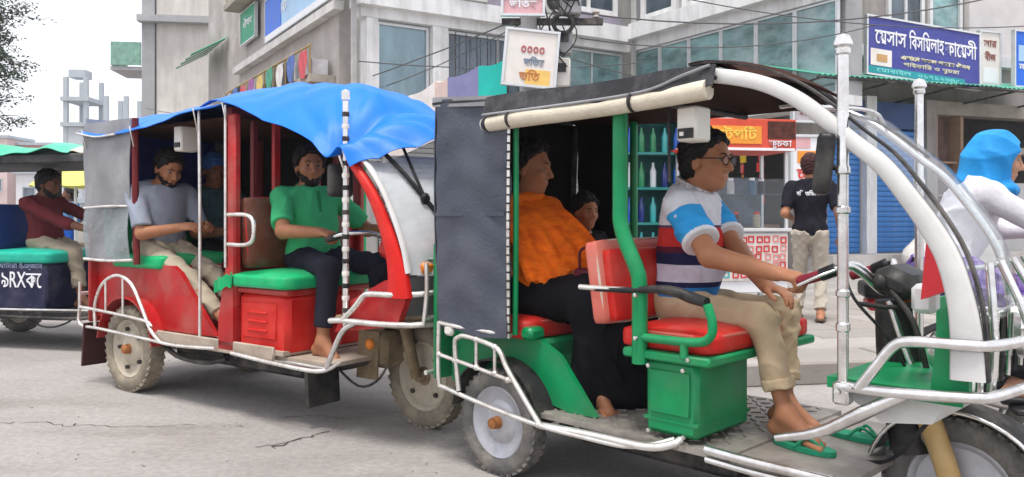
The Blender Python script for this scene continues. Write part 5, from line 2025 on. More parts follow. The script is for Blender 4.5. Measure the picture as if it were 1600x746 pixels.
ridge_r = [(-.58, 1.845), (-.2, 1.865), (.3, 1.875), (.75, 1.88), (1.1, 1.88)]
near_r = [(-.58, 1.735), (-.3, 1.695), (.1, 1.705), (.45, 1.74), (.75, 1.785), (1.1, 1.80)]


def rear_fn(u, v):
    x = -.58 + 1.66 * u
    t = -1 + 2 * v
    top, edge = sm(ridge_r, x), sm(near_r, x)
    k = max(0, (abs(t) - .35) / .65)
    z = top - (top - edge) * k ** 1.4 + (.007 * math.sin(x * 11 + t * 6) + .005 * math.sin(x * 27 - t * 9)) * (1 - .6 * k)
    return (x, t * .55, z)


MB().grid(rear_fn, 50, 26, .005).build('tarpaulin_rear_sheet', M['blue_tarp'], K, 80)
ridge_f = [(.90, 1.905), (1.05, 1.935), (1.3, 1.94), (1.6, 1.915), (1.85, 1.875), (2.05, 1.79), (2.22, 1.67), (2.40, 1.50)]
near_f = [(.90, 1.80), (1.0, 1.835), (1.15, 1.80), (1.4, 1.715), (1.65, 1.625), (1.9, 1.525), (2.06, 1.455), (2.12, 1.450), (2.2, 1.475), (2.40, 1.36)]


def front_fn(u, v):
    x = .90 + 1.48 * u
    t = -1 + 2 * v
    at_ = abs(t)
    top = sm(ridge_f, x)
    edge = sm(near_f, x) if t < 0 else sm(near_f, x) * .6 + .4 * (top - .12)
    k = max(0, (at_ - .30) / .70)
    z = top - (top - edge) * k ** 1.35
    # the cloth swells between the ties and is drawn into a valley at the pinned post
    dx, dt = x - 2.10, (t + 1) * .545
    rad = math.hypot(dx, dt) + .02
    an = math.atan2(dt, -dx)
    fade = min(1, rad * 3.0)
    z += .034 * abs(math.sin(an * 7.5 + 1.2 * math.sin(rad * 5))) ** .7 * fade * math.exp(-rad * 1.1)
    z -= .16 * math.exp(-(dx / .085) ** 2) * math.exp(-dt / .34) * min(1, dt * 7)
    z += .05 * math.exp(-((x - 2.27) / .10) ** 2) * math.exp(-dt / .5)
    z += (.006 * math.sin(x * 12 + t * 7) + .004 * math.sin(x * 31 - t * 13)) * (1 - .7 * k)
    if x < 1.02:
        z += .03 * (1.02 - x) / .12 * math.sin(v * 9) ** 2 * .5
    y = t * .552
    if x > 1.9:
        f = (x - 1.9) / .48
        x -= .13 * f * max(0, t)
        x += .05 * f * (1 - t * t)
        if t < -.3:
            x -= .20 * f * ((-t - .3) / .7) ** 1.5
    return (x, y, z)


MB().grid(front_fn, 84, 64, .005).build('tarpaulin_front_sheet', M['blue_tarp'], K, 80)
MB().tube([(-.57, -.556, 1.735), (-.3, -.558, 1.694), (-.05, -.558, 1.698)], .007, 6, 4).build('tarpaulin_hem', M['cream'], K, 60)
rail(K, [(2.085, -.535, 1.462), (2.10, -.53, 1.42), (2.10, -.515, 1.39)], .007, 'cream', 'tarpaulin_tie', 3)

# ---------------------------------------------------------------- third rickshaw at the left edge
TH = R(-14)
TR = Vector((-5.08, 7.75, 0))
third = empty('auto_rickshaw', TR, TH, 'dark rickshaw with a green sheet on its roof at the left edge', 'rickshaw', 'electric rickshaws in the traffic')
T = third
NAVYP = mat('navy_paint', (.012, .016, .055), .4, 0, .25, 6, .05, 50, (DUST, .15), 3)
for sy in (-1, 1):
    wheel(T, (0, sy * .45, .26), .26, .11, M['rubber'], M['rimdirty'], M['dark'], 4, side=sy)
wheel(T, (2.15, 0, .26), .26, .10, M['rubber'], M['rimdirty'], M['dark'], 4, style='spun')
MB().box((.85, 0, .31), (2.1, .98, .05), None, .01).build('floor_plate', M['dark'], T)
rail(T, [(.0, -.51, .30), (.9, -.515, .285), (1.6, -.51, .29), (1.8, -.45, .34)], .016, 'dark', 'side_rail', 3)
rail(T, [(.3, -.50, .345), (1.0, -.505, .35), (1.7, -.50, .36)], .012, 'chrome', 'side_rail', 3)
rail(T, [(.95, -.47, .30), (1.10, -.47, .22), (1.25, -.47, .20), (1.40, -.47, .24), (1.5, -.46, .30)], .008, 'black', 'brake_cable', 4)
bxo = MB().box((.86, -.06, .545), (.72, .86, .40), None, .02).build('battery_box', NAVYP, T)
me = text_mesh('৯RXকে', .20, 'lettering', WHT, .003, .0, .42)
link('lettering', me, bxo, (.96, -.494, .60), (R(90), 0, 0))
me = text_mesh('ব্যাটারি ইঞ্জিন', .06, 'lettering', mat('sign_faint', (.3, .35, .5), .5), .002, .0, .5)
link('lettering', me, bxo, (.93, -.494, .725), (R(90), 0, 0))
cushion(T, (.88, -.06, .80), (.76, .90, .11), mat('teal_vinyl', (.02, .42, .30), .35, 0, .15, 8, .2, 25), 'driver_seat', None, .03)
cushion(T, (.50, -.02, 1.06), (.09, .84, .42), mat('blue_vinyl', (.02, .05, .20), .4, 0, .15, 8, .2, 25), 'driver_backrest', (0, R(-6), 0), .03)
for sy in (-1, 1):
    MB().tube([(.44, sy * .48, .33), (.44, sy * .48, 1.66)], .022, 8).build('partition_post', M['dark'], T)
    MB().tube([(-.40, sy * .48, .33), (-.40, sy * .48, 1.66)], .022, 8).build('rear_post', M['dark'], T)
    ribbon(T, [(1.70, 1.66), (1.86, 1.55), (2.02, 1.36), (2.16, 1.12), (2.24, .92), (2.28, .70)], [.05] * 6, .05, sy * .48, NAVYP, 'front_arch', 5)
cushion(T, (-.05, 0, .66), (.6, .9, .12), MATS['blue_vinyl'], 'rear_seat', None, .02)
MB().box((-.05, 0, .46), (.62, .80, .28), None, .02).build('seat_base', NAVYP, T)
MB().box((.65, 0, 1.655), (2.35, 1.06, .085), None, .015).build('roof_frame', M['roofcanvas'], T)
GSH = mat('green_sheet', (.03, .47, .27), .4, 0, .2, 4, .3, 18, ((.3, .6, .48), .4), 2)
MB().grid(lambda u, v: (-.56 + u * 2.05, (-1 + 2 * v) * .55, 1.715 + .075 * (1 - abs(-1 + 2 * v) ** 4) + .02 * math.sin(u * 16) + .012 * math.sin(u * 37 + v * 6)), 50, 14, .006).build('roof_sheet', GSH, T, 80)
MB().grid(lambda u, v: (1.45 + u * .40, (-1 + 2 * v) * .52, 1.71 + .07 * (1 - abs(-1 + 2 * v) ** 4) * (1 - u * .4) + .012 * math.sin(u * 12)), 12, 12, .006).build('roof_roll', M['beige'], T, 80)
MB().grid(lambda u, v: (lambda t: (2.26 + .12 * (1 - t * t), t * .47, .92 - .40 * u))(-1 + 2 * v), 6, 11, .012).build('nose_panel', NAVYP, T, 60)
MB().grid(lambda u, v: (lambda t: (1.84 + .44 * u + .10 * (1 - t * t), t * .46, 1.60 - .66 * u + .12 * math.sin(u * PI)))(-1 + 2 * v), 8, 9, .004).build('windscreen', M['windscreen'], T, 80)
MB().box((2.12, 0, .50), (.40, .88, .04), None, .01).build('front_tray', M['dark'], T)
MB().tube([(2.10, 0, .30), (1.98, 0, .75), (1.92, 0, 1.0)], [.06, .05, .04], 12, 3).build('column_boot', M['black'], T)
h3 = rail(T, [(1.58, -.28, 1.0), (1.72, -.27, 1.03), (1.84, -.16, 1.04), (1.88, 0, 1.0), (1.84, .16, 1.04), (1.72, .27, 1.03), (1.58, .28, 1.0)], .013, 'chrome', 'handlebar', 4, 10)
for sy in (-1, 1):
    MB().tube([(1.55, sy * .28, .995), (1.67, sy * .273, 1.02)], .0185, 10).build('handgrip', M['black'], h3)
rail(T, [(1.62, -.46, .345), (1.72, -.47, .62), (1.80, -.47, .95), (1.86, -.475, 1.5)], .013, 'chrome', 'front_post', 3)
for sy in (-1, 1):
    MB().tube([(2.0, sy * .08, .66), (2.15, sy * .08, .26)], .028, 8).build('fork_leg', M['dark'], T)


# ------------------------------------------------------------------ people
def cloth(name, col, rough=.85, var=.12, scale=9, bump=.25):
    return mat(name, col, rough, 0, var, scale, .35, 34, spec=.08)


def rider(name, label, VR, VH, P, **kw):
    """figure given in a vehicle's frame; the empty stands below the pelvis"""
    off = np.array((P['pelvis'][0], P['pelvis'][1], 0.))
    Q = dict(P)
    for k in ('pelvis', 'neck', 'head', 'handL', 'handR', 'footL', 'footR'):
        Q[k] = tuple(np.array(P[k], float) - off)
    c, s = math.cos(VH), math.sin(VH)
    base = (VR[0] + off[0] * c - off[1] * s, VR[1] + off[0] * s + off[1] * c, 0)
    p = Person(name, label, base, VH, Q, **kw)
    p.off = off
    return p


def banded(name, bands):
    """cloth with bands of colour at given heights (object z)"""
    m = bpy.data.materials.new(name)
    m.use_nodes = True
    t = m.node_tree
    n = t.nodes
    L = t.links.new
    b = n['Principled BSDF']
    b.inputs['Roughness'].default_value = .85
    b.inputs['Specular IOR Level'].default_value = .08
    tcn = n.new('ShaderNodeTexCoord')
    sx = n.new('ShaderNodeSeparateXYZ')
    L(tcn.outputs['Object'], sx.inputs[0])
    mr = n.new('ShaderNodeMapRange')
    mr.inputs['From Min'].default_value = .7
    mr.inputs['From Max'].default_value = 1.4
    L(sx.outputs['Z'], mr.inputs['Value'])
    r = n.new('ShaderNodeValToRGB')
    r.color_ramp.interpolation = 'CONSTANT'
    e = r.color_ramp.elements
    while len(e) < len(bands):
        e.new(.5)
    for k, (z, c) in zip(e, bands):
        k.position = max(0, (z - .7) / .7)
        k.color = (*c, 1)
    L(mr.outputs[0], r.inputs['Fac'])
    nn = n.new('ShaderNodeTexNoise')
    nn.inputs['Scale'].default_value = 30
    L(tcn.outputs['Object'], nn.inputs['Vector'])
    m2 = n.new('ShaderNodeMapRange')
    m2.inputs['To Min'].default_value = .8
    m2.inputs['To Max'].default_value = 1.15
    L(nn.outputs['Fac'], m2.inputs['Value'])
    mm = n.new('ShaderNodeMix')
    mm.data_type = 'RGBA'
    mm.blend_type = 'MULTIPLY'
    mm.inputs['Factor'].default_value = 1
    L(r.outputs[0], mm.inputs['A'])
    L(m2.outputs[0], mm.inputs['B'])
    L(mm.outputs['Result'], b.inputs['Base Color'])
    return m


def collar(p, m, r=.068, h=.03, tilt=.25, name='collar', thick=.006):
    f, l, u = p.tf
    c = p.neck + u * .004 + f * .010
    F_ = []

    def fn(a, v):
        an = a * 2 * PI
        rr = r * p.k * (1 + .10 * (1 - v))
        d = f * math.cos(an) * 1.05 + l * math.sin(an) * 1.05
        return Vector(c + d * rr + u * (h * v - .02 - tilt * .10 * math.cos(an)))
    return MB().grid(fn, 28, 4, thick).build(name, m, p.root, 60)


# --- driver of the green rickshaw
P = dict(pelvis=(.685, -.02, .812), neck=(.725, -.02, 1.252), head=(.792, -.015, 1.385), face=(1, .05, -.12), front=(1, .28, 0), shoulder=.180, thigh=.405, shin=.362, leg=.86,
         handR=(1.215, -.240, .948), handL=(1.10, -.09, .885), elbR=(-.25, -.75, -.7), elbL=(-.2, .7, -.7),
         footR=(1.205, -.15, .420), footL=(1.08, .10, .402), kneeR=(1, -.10, .45), kneeL=(1, .25, .45))
d1 = rider('person', 'driver of the green rickshaw in striped polo shirt and glasses', GR, GH, P, vox=.0065, skin='mid')
d1.body(hands={'R': dict(mode='grip', d=(1, -.02, -.12), n=(0, .30, -1)), 'L': dict(mode='relax', d=(.92, -.28, -.12), n=(-.1, -.1, -1))},
        toes={'R': (1, -.16, -.10), 'L': (1, .05, -.10)})
WHITEC, REDC, NAVC, LILC, BLUC = (.66, .66, .70), (.50, .035, .03), (.02, .022, .07), (.58, .56, .66), (.03, .20, .50)
d1.shirt(banded('striped_polo', [(0, BLUC), (.862, NAVC), (.885, LILC), (.955, NAVC), (1.005, (.10, .015, .03)), (1.03, REDC), (1.105, (.10, .06, .12)), (1.118, WHITEC)]), sleeve=.30, g=.012, belly=.024, hem=-.075, amp=.005)
SBL = cloth('sky_blue_knit', (.04, .33, .70))
for sd in 'LR':
    F = Field(d1.lo, d1.hi, d1.vox)
    d1.arm(F, sd, .019, .70, .02)
    f_, l_, u_ = d1.tf
    F.plane(d1.sh[sd] + (d1.el[sd] - d1.sh[sd]) * .14, -nrm(d1.el[sd] - d1.sh[sd] + np.array((0, 0, -.06))))
    F.folds(.005, 5, 75)
    so = d1.part('sleeve', F, SBL)
    a, e_ = d1.sh[sd], d1.el[sd]
    dd = nrm(e_ - a)
    F = Field(d1.lo, d1.hi, d1.vox)
    F.cap(a, e_, .077, .074, 0, cut=(a + (e_ - a) * .73, dd))
    F.plane(a + (e_ - a) * .66, -dd)
    link('cuff', F.mesh('cuff', cloth('white_cuff', (.68, .70, .74))), so)
cl = collar(d1, mat('patterned_collar', (.50, .46, .47), .85, 0, .75, 42, .2, 200), .074, .055, .30)
collar(d1, cloth('dark_collar_trim', (.09, .07, .10)), .082, .014, .30, 'collar_trim')
d1.trousers(cloth('khaki_twill', (.50, .385, .25)), cuff=1.72, g=.012, amp=.006, wide=1.25, top=.02)
for sd in 'LR':
    n_, a_ = d1.kn[sd], d1.an[sd]
    dd = nrm(a_ - n_)
    F = Field(d1.lo, d1.hi, d1.vox)
    F.cap(n_, a_, .066, .058, 0, cut=(n_ + (a_ - n_) * .73, dd))
    F.plane(n_ + (a_ - n_) * .62, -dd)
    F.folds(.003, 8, 120)
    d1.part('trouser_turn_up', F, MATS['khaki_twill'])
d1.hairmesh(vol=.006, low=-.055, front=.052)
d1.eyes()
# glasses
f, l, u = d1.face
GLF = mat('dark_spectacle_frame', (.05, .012, .012), .3, 0, .1, 20)
gb = MB()
for sg in (-1, 1):
    c = d1.head + f * .104 + l * sg * .034 + u * .008
    gb.tube([c + (l * math.cos(k * PI / 8) * .026 + u * math.sin(k * PI / 8) * .018) for k in range(16)], .0026, 6, 0, True)
    gb.tube([c + l * sg * .026 + u * .006, d1.head + f * .06 + l * sg * .074 + u * .012, d1.head - f * .012 + l * sg * .084 + u * .006], .0028, 6, 3)
gb.tube([d1.head + f * .106 + l * .009 + u * .012, d1.head + f * .109 + u * .014, d1.head + f * .106 - l * .009 + u * .012], .0026, 6, 2)
gl_o = gb.build('spectacles', GLF, d1.root, 60)
for sg in (-1, 1):
    c = d1.head + f * .104 + l * sg * .034 + u * .008
    MB().add([c + (l * math.cos(k * PI / 8) * .025 + u * math.sin(k * PI / 8) * .017) for k in range(16)], [tuple(range(16))]).build('lens', M['windscreen'], gl_o, None)
# sandals pushed off on the board
SAND = mat('green_rubber_sandal', (.02, .26, .14), .6, 0, .15, 20)


def sandal(loc, rz, m, label):
    o = empty('sandal', loc, rz, label, 'sandal', 'rubber sandals on the green rickshaw')
    poly = [(math.cos(a) * .125 * (1 if abs(math.cos(a)) > 0 else 1), math.sin(a) * (.044 + .008 * math.cos(a))) for a in [k * 2 * PI / 20 for k in range(20)]]
    MB().prism(poly, 0, .018, 'xy').build('sole', m, o, None)
    MB().tube([(-.01, -.042, .015), (.03, -.025, .05), (.075, 0, .02), (.03, .025, .05), (-.01, .042, .015)], .006, 6, 4).build('strap', m, o)
    return o


def gw(x, y, z):
    c, s = math.cos(GH), math.sin(GH)
    return (GR.x + x * c - y * s, GR.y + x * s + y * c, z)


sandal(gw(1.285, -.175, .318), GH - .14, SAND, 'green rubber sandal under the driver\'s right foot')
sandal(gw(1.36, .10, .318), GH - .05, SAND, 'green rubber sandal lying empty on the footboard')

# --- woman passenger in the green rickshaw
P = dict(pelvis=(-.03, -.15, .80), neck=(-.13, -.15, 1.235), head=(-.095, -.15, 1.385), face=(1, .45, -.15), shoulder=.150,
         handR=(.24, -.19, .88), handL=(.26, -.04, .90), elbR=(-.3, -.5, -.9), elbL=(-.3, .8, -.6),
         footR=(.37, -.215, .400), footL=(.52, .02, .400), kneeR=(1, .0, .8), kneeL=(1, .1, .8))
d2 = rider('person', 'woman passenger in an orange shawl and long black skirt in the green rickshaw', GR, GH, P, vox=.007, skin='mid')
d2.body(hands={'R': dict(mode='relax', d=(.8, .5, -.2), n=(0, .2, -1)), 'L': dict(mode='relax', d=(.7, -.6, -.2), n=(0, 0, -1))}, toes={'R': (.9, -.45, -.08), 'L': (1, 0, -.1)})
d2.eyes()
d2.hairmesh(vol=.016, low=-.13, front=.040)
ORG = mat('orange_cotton', (.86, .19, .016), .8, 0, .22, 7, .5, 30, ((.62, .06, .01), .55), 9, spec=.08)
F = Field(d2.lo, d2.hi, d2.vox)
d2.torso(F, .006, .0)
d2.arm(F, 'R', .014, 1.85, .05)
d2.arm(F, 'L', .014, 1.6, .05)
lap = d2.pel + np.array((.31, -.02, .10))
chest = d2.neck + np.array((.055, .0, -.07))
for j in range(7):
    w_ = j / 6
    F.cap(chest + np.array((-.01 * j, -.07 + .022 * j, .03 - .01 * j)), lap + np.array((-.028 * j, .06 - .035 * j, -.006 * j)), .026, .022, .022)
F.cap(d2.sh['R'] + np.array((0, 0, .01)), d2.el['R'] + np.array((.03, 0, -.03)), .062, .055, .04)
F.plane(d2.pel + np.array((0, 0, .045)), nrm((-.25, 0, -1)))
F.plane(d2.neck + d2.tf[2] * .055, nrm((.35, 0, 1)))
F.folds(.018, 11, 85, (.62, .25, .74), True, 2.2)
d2.part('shawl', F, ORG)
ORG2 = mat('orange_shawl_border', (.88, .17, .012), .85, 0, .25, 10, .4, 40, ((.50, .03, .01), .75), 14, spec=.06, dstretch=(1, 1, 3))


def drape(u, v):
    a = (d2.neck + np.array((.045, .035, .035))) * (1 - u) + (d2.sh['R'] + np.array((-.02, -.055, .055))) * u
    c = (d2.pel + np.array((.37, .10, .115))) * (1 - u) + (d2.pel + np.array((.13, -.225, .06))) * u
    b = (a + c) / 2 + np.array((.085, -.045 - .075 * u, .075 - .02 * u))
    p = a * (1 - v) ** 2 + b * 2 * v * (1 - v) + c * v * v
    rdg = .011 * abs(math.sin(u * 13 + 1.6 * math.sin(v * 3 + 1))) + .006 * math.sin(u * 31 + v * 4)
    return Vector(p + np.array((.75, -.6, .25)) * (rdg * (.4 + .9 * v)))


MB().grid(drape, 60, 30, .005).build('shawl_drape', ORG2, d2.root, 80)
BLKC = cloth('black_cotton', (.010, .010, .013), .8, .3)
F = Field(d2.lo, d2.hi, d2.vox)
F.ell(d2.pel, (.16, .20, .15), d2.tf, .05)
for sd in 'LR':
    F.cap(d2.hip[sd], d2.kn[sd], .11, .095, .10)
    F.cap(d2.kn[sd] - np.array((0.02, 0, 0)), d2.an[sd] + np.array((-.04, 0, .0)), .095, .10, .10)
F.cap((d2.kn['L'] + d2.kn['R']) / 2, (d2.an['L'] + d2.an['R']) / 2 - np.array((.02, 0, 0)), .12, .12, .1)
F.plane(np.array((0, 0, .345)), np.array((-.10, -.10, -1)))
F.folds(.014, 13, 65, (.6, .6, -.1), True, 1.6)
d2.part('skirt', F, BLKC)
bag = rider('handbag', 'small maroon handbag in the orange-shawled passenger\'s lap', GR, GH, dict(P, pelvis=(.33, -.21, .84)), vox=.01) if False else None
bo = empty('handbag', gw(.36, -.24, .80), GH + .2, 'small maroon handbag in the lap of the woman in orange', 'bag')
MARB = mat('maroon_leather', (.10, .008, .018), .45, 0, .25, 14, .3, 60)
bagm = cushion(bo, (0, 0, .055), (.16, .075, .15), MARB, 'bag_body', None, .01)
MB().tube([(-.06, 0, .12), (-.05, 0, .21), (.05, 0, .21), (.06, 0, .12)], .007, 6, 5).build('bag_handle', MARB, bo)
MB().box((0, -.04, .09), (.12, .012, .03), None, .005).build('bag_flap', mat('maroon_flap_shiny', (.20, .02, .05), .3), bo)

# --- child beside her
P = dict(pelvis=(-.10, .22, .765), neck=(-.06, .20, 1.06), head=(-.03, .185, 1.180), face=(1, -.25, -.15), shoulder=.17,
         handR=(.14, .12, .88), handL=(.14, .30, .86), footR=(.25, .16, .45), footL=(.25, .28, .45))
d3 = rider('person', 'child in dark clothes half hidden beside the woman in orange', GR, GH, P, vox=.009, skin='mid', size=.70)
d3.body()
d3.eyes()
d3.shirt(BLKC, 1.8, .014)
d3.trousers(BLKC, 1.9)
d3.hairmesh(vol=.01, low=-.10)

# --- driver of the red rickshaw
P = dict(pelvis=(1.34, -.06, .925), neck=(1.265, -.05, 1.320), head=(1.295, -.06, 1.460), face=(1, -.50, -.10), shoulder=.185, front=(1, -.22, 0),
         handR=(1.66, -.285, 1.065), handL=(1.665, .27, 1.07), elbR=(-.3, -.8, -.8), elbL=(-.2, .8, -.8),
         footR=(1.72, -.33, .462), footL=(1.76, .02, .462), kneeR=(1, -.25, .9), kneeL=(1, .1, .9))
d4 = rider('person', 'bearded driver of the red rickshaw in a green polo shirt and dark trousers', RR, RH, P, vox=.008, skin='mid')
d4.body(hands={'R': dict(mode='grip', d=(1, .0, -.1), n=(0, .2, -1)), 'L': dict(mode='grip', d=(1, 0, -.1), n=(0, -.2, -1))})
GPOL = cloth('green_knit', (.06, .44, .18))
d4.shirt(GPOL, .80, .012, hem=-.06, amp=.006)
collar(d4, GPOL, .070, .042, .35)
MB().box(d4.neck + d4.tf[0] * .125 - d4.tf[2] * .10, (.004, .022, .13), (0, R(-14), R(-12))).build('placket', cloth('green_placket', (.03, .25, .10)), d4.root, None)
d4.trousers(cloth('dark_navy_twill', (.022, .022, .034)), 1.80, .012, .006)
d4.hairmesh(vol=.010, low=-.05)
d4.beardmesh(-.048, .008)
d4.eyes()

# --- passengers in the red rickshaw
P = dict(pelvis=(.00, -.27, .985), neck=(.02, -.27, 1.365), head=(.09, -.26, 1.480), face=(1, -.05, -.55), shoulder=.18,
         handR=(.34, -.33, 1.085), handL=(.36, -.14, 1.09), elbR=(-.3, -.5, -1), elbL=(-.2, .5, -1),
         footR=(.84, -.32, .492), footL=(.84, -.14, .492), kneeR=(1, -.1, .9), kneeL=(1, .1, .9))
d5 = rider('person', 'bearded passenger in grey shirt and beige trousers in the red rickshaw', RR, RH, P, vox=.009, skin='mid')
d5.body(hands={'R': dict(mode='relax', d=(.9, .35, .1), n=(0, .6, -.6)), 'L': dict(mode='relax', d=(.9, -.35, .1), n=(0, -.6, -.6))})
d5.shirt(cloth('grey_blue_cotton', (.30, .33, .40)), .85, .012, amp=.006)
d5.trousers(cloth('beige_twill', (.42, .36, .27)), 1.78, .012, .006)
d5.hairmesh(vol=.006)
d5.beardmesh(-.04, .010)
d5.eyes()
P = dict(pelvis=(.00, .17, .985), neck=(-.03, .15, 1.355), head=(.02, .14, 1.485), face=(1, -.3, -.25), shoulder=.18,
         handR=(.36, .02, 1.05), handL=(.36, .28, 1.05), elbR=(-.3, -.5, -1), elbL=(-.2, .5, -1), footR=(.76, .05, .492), footL=(.76, .25, .492))
d6 = rider('person', 'passenger in dark teal shirt and blue cap, far side of the red rickshaw', RR, RH, P, vox=.010, skin='dark')
d6.body()
d6.shirt(cloth('dark_teal_cotton', (.035, .07, .085), .85, .35, 20), .85, .012, amp=.006)
d6.trousers(cloth('black_twill', (.012, .012, .015)), 1.85, .018, .005)
d6.hairmesh(cloth('blue_cap_cloth', (.03, .10, .28)), low=.02, front=.085, vol=.006, name='cap')
d6.eyes()

# --- driver of the third rickshaw
P = dict(pelvis=(.84, -.10, .945), neck=(.80, -.10, 1.325), head=(.86, -.09, 1.455), face=(1, .1, -.30), shoulder=.185,
         handR=(1.50, -.28, 1.035), handL=(1.50, .24, 1.035), elbR=(-.2, -.4, -1), elbL=(-.2, .6, -1),
         footR=(1.34, -.22, .415), footL=(1.46, .12, .415), kneeR=(1, -.1, .9), kneeL=(1, .1, .9))
d7 = rider('person', 'driver of the green-roofed rickshaw in a maroon shirt and khaki trousers', TR, TH, P, vox=.010, skin='dark')
d7.body(hands={'R': dict(mode='grip'), 'L': dict(mode='grip')})
d7.shirt(cloth('maroon_cotton', (.13, .025, .030)), 1.45, .013, hem=-.13, amp=.006)
d7.trousers(cloth('dusty_khaki', (.33, .28, .21)), 1.72, .014, .008)
d7.hairmesh(vol=.010)
d7.beardmesh(-.045, .009)
d7.eyes()

# --- man standing with his back to us
P = dict(pelvis=(0, 0, .885), neck=(.02, 0, 1.36), head=(.05, 0, 1.515), face=(1, -.1, -.12), shoulder=.185,
         handL=(.16, .17, 1.0), handR=(.05, -.28, .84), elbR=(-1, -.3, 0), elbL=(-1, .3, -.3), footL=(.02, .12, .075), footR=(-.06, -.10, .075), kneeR=(1, 0, 0), kneeL=(1, 0, 0))
d8 = Person('person', 'man in a black printed T-shirt standing with his back turned near the food cart', (2.93, 7.95, PZ), R(66), P, vox=.010, skin='mid', size=.97)
d8.body()
BTEE = cloth('black_jersey', (.016, .015, .022), .8, .3)
d8.shirt(BTEE, .8, .012, hem=-.13, amp=.006)
d8.trousers(cloth('pale_khaki', (.46, .41, .34)), 1.88, .014, .008, wide=1.2)
d8.hairmesh(mat('dark_maroon_hair', (.05, .014, .014), .6, 0, .3, 60, .5, 200), vol=.008)
for i, (tx, yy, zz, w_) in enumerate((('দি', .085, 1.245, .055), ('তিতাস', -.03, 1.242, .13))):
    me = text_mesh(tx, .055, 'shirt_print', WHT, .006, .001, w_)
    link('shirt_print', me, d8.root, (-.148 - .0 * i, yy, zz), (R(82), 0, R(-90)))
for sd in 'LR':
    a = d8.an[sd]
    MB().box((a[0] + .05, a[1], .022), (.27, .095, .035), None, .015).build('shoe', mat('brown_shoe', (.10, .06, .04), .6), d8.root)
# --- shopkeeper behind the cart
P = dict(pelvis=(0, 0, .90), neck=(.02, 0, 1.37), head=(.06, 0, 1.52), face=(1, .2, -.2), handL=(.38, .16, 1.05), handR=(.38, -.16, 1.05), footL=(0, .12, .075), footR=(0, -.12, .075), kneeR=(1, 0, 0), kneeL=(1, 0, 0))
d9 = Person('person', 'shopkeeper in a pale green shirt standing behind the food cart', (2.55, 10.5, PZ), R(-95), P, vox=.013, skin='dark')
d9.body()
d9.shirt(cloth('pale_green_cotton', (.40, .44, .33)), .85, .018)
d9.trousers(MATS['black_twill'], 1.9, .012)
d9.hairmesh()
# --- people far down the street
for i, (px, Y, rz, sc, tc_, lab) in enumerate(((112, 13.0, R(200), (.10, .22, .42), (.05, .05, .07), 'pedestrian in a blue shirt far behind the green-roofed rickshaw'),
                                               (88, 16.0, R(30), (.62, .60, .58), (.16, .15, .16), 'pedestrian in a white shirt far down the street on the left'),
                                               (445, 11.0, R(170), (.55, .50, .42), (.10, .10, .14), 'pedestrian in a cream shirt seen through the red rickshaw'))):
    P = dict(pelvis=(0, 0, .90), neck=(0, 0, 1.37), head=(.03, 0, 1.52), handL=(.08, .25, .82), handR=(.02, -.25, .82), elbR=(-1, -.2, 0), elbL=(-1, .2, 0), footL=(.14, .10, .075), footR=(-.14, -.10, .075), kneeR=(1, 0, 0), kneeL=(1, 0, 0))
    q = Person('person', lab, ((px - 800) / FPX * Y, Y, 0), rz, P, vox=.015, skin='dark')
    q.body()
    q.shirt(cloth('far_shirt_%d' % i, sc), .85, .02)
    q.trousers(cloth('far_trouser_%d' % i, tc_), 1.9, .02)
    q.hairmesh()

# --- motorbike and its rider at the right edge
BR = Vector((2.10, 4.0, 0))
BH = R(-14)
bike = empty('motorbike', BR, BH, 'black motorbike cut off by the right edge of the picture', 'motorbike')
wheel(bike, (.12, 0, .29), .29, .09, M['rubber'], M['chrome'], M['dark'], 0, style='spun')
wheel(bike, (1.36, 0, .29), .29, .075, M['rubber'], M['chrome'], M['dark'], 0, style='spun')
cushion(bike, (-.02, 0, .79), (.66, .24, .09), M['black'], 'seat', None, .02)
cushion(bike, (.70, 0, .84), (.46, .24, .20), mat('dark_red_tank', (.20, .012, .015), .2, 0, .1, 5, coat=.4), 'tank', None, .03)
MB().box((.68, 0, .42), (.34, .24, .30), None, .06).build('engine', M['dark'], bike)
for sy in (-1, 1):
    MB().tube([(.12, sy * .09, .29), (.35, sy * .10, .40), (.55, sy * .1, .40)], .02, 8).build('swing_arm', M['dark'], bike)
    MB().tube([(.12, sy * .13, .32), (.10, sy * .13, .70)], .022, 8).build('shock', M['chrome'], bike)
    MB().tube([(1.36, sy * .08, .29), (1.10, sy * .08, .80), (.98, sy * .08, 1.02)], .022, 8).build('fork_leg', M['chrome'], bike)
MB().tube([(.66, -.16, .30), (.35, -.18, .28), (.0, -.18, .36)], [.025, .04, .045], 10, 3).build('exhaust', M['chrome'], bike)
MB().tube([(.70, -.36, 1.07), (.86, -.3, 1.08), (.96, 0, 1.03), (.86, .3, 1.08), (.70, .36, 1.07)], .013, 8, 4).build('handlebar', M['chrome'], bike)
MB().sphere((1.12, 0, .94), (.09, .09, .09), 14, 10).build('headlight', M['lamp'], bike)
MB().grid(lambda u, v: (.12 + math.cos(R(10 + u * 150)) * .33, -.07 + .14 * v, .30 + math.sin(R(10 + u * 150)) * .33), 16, 4, .008).build('rear_fender', M['black'], bike, 60)
MB().box((.30, -.20, .27), (.10, .22, .03), None, .008).build('footpeg', M['black'], bike)
MB().box((-.30, 0, .72), (.06, .14, .07), None, .02).build('tail_lamp', M['redlamp'], bike)
P = dict(pelvis=(.02, 0, .90), neck=(.20, 0, 1.30), head=(.27, 0, 1.43), face=(1, -.1, -.20), shoulder=.165,
         handR=(.62, -.32, 1.09), handL=(.60, .32, 1.08), elbR=(-.2, -.8, -.6), elbL=(-.2, .8, -.6), footR=(.28, -.20, .365), footL=(.28, .20, .365), kneeR=(1, -.25, .5), kneeL=(1, .25, .5))
d10 = rider('person', 'woman in a bright blue headscarf and white tunic riding at the right edge', BR, BH, P, vox=.008, skin='light')
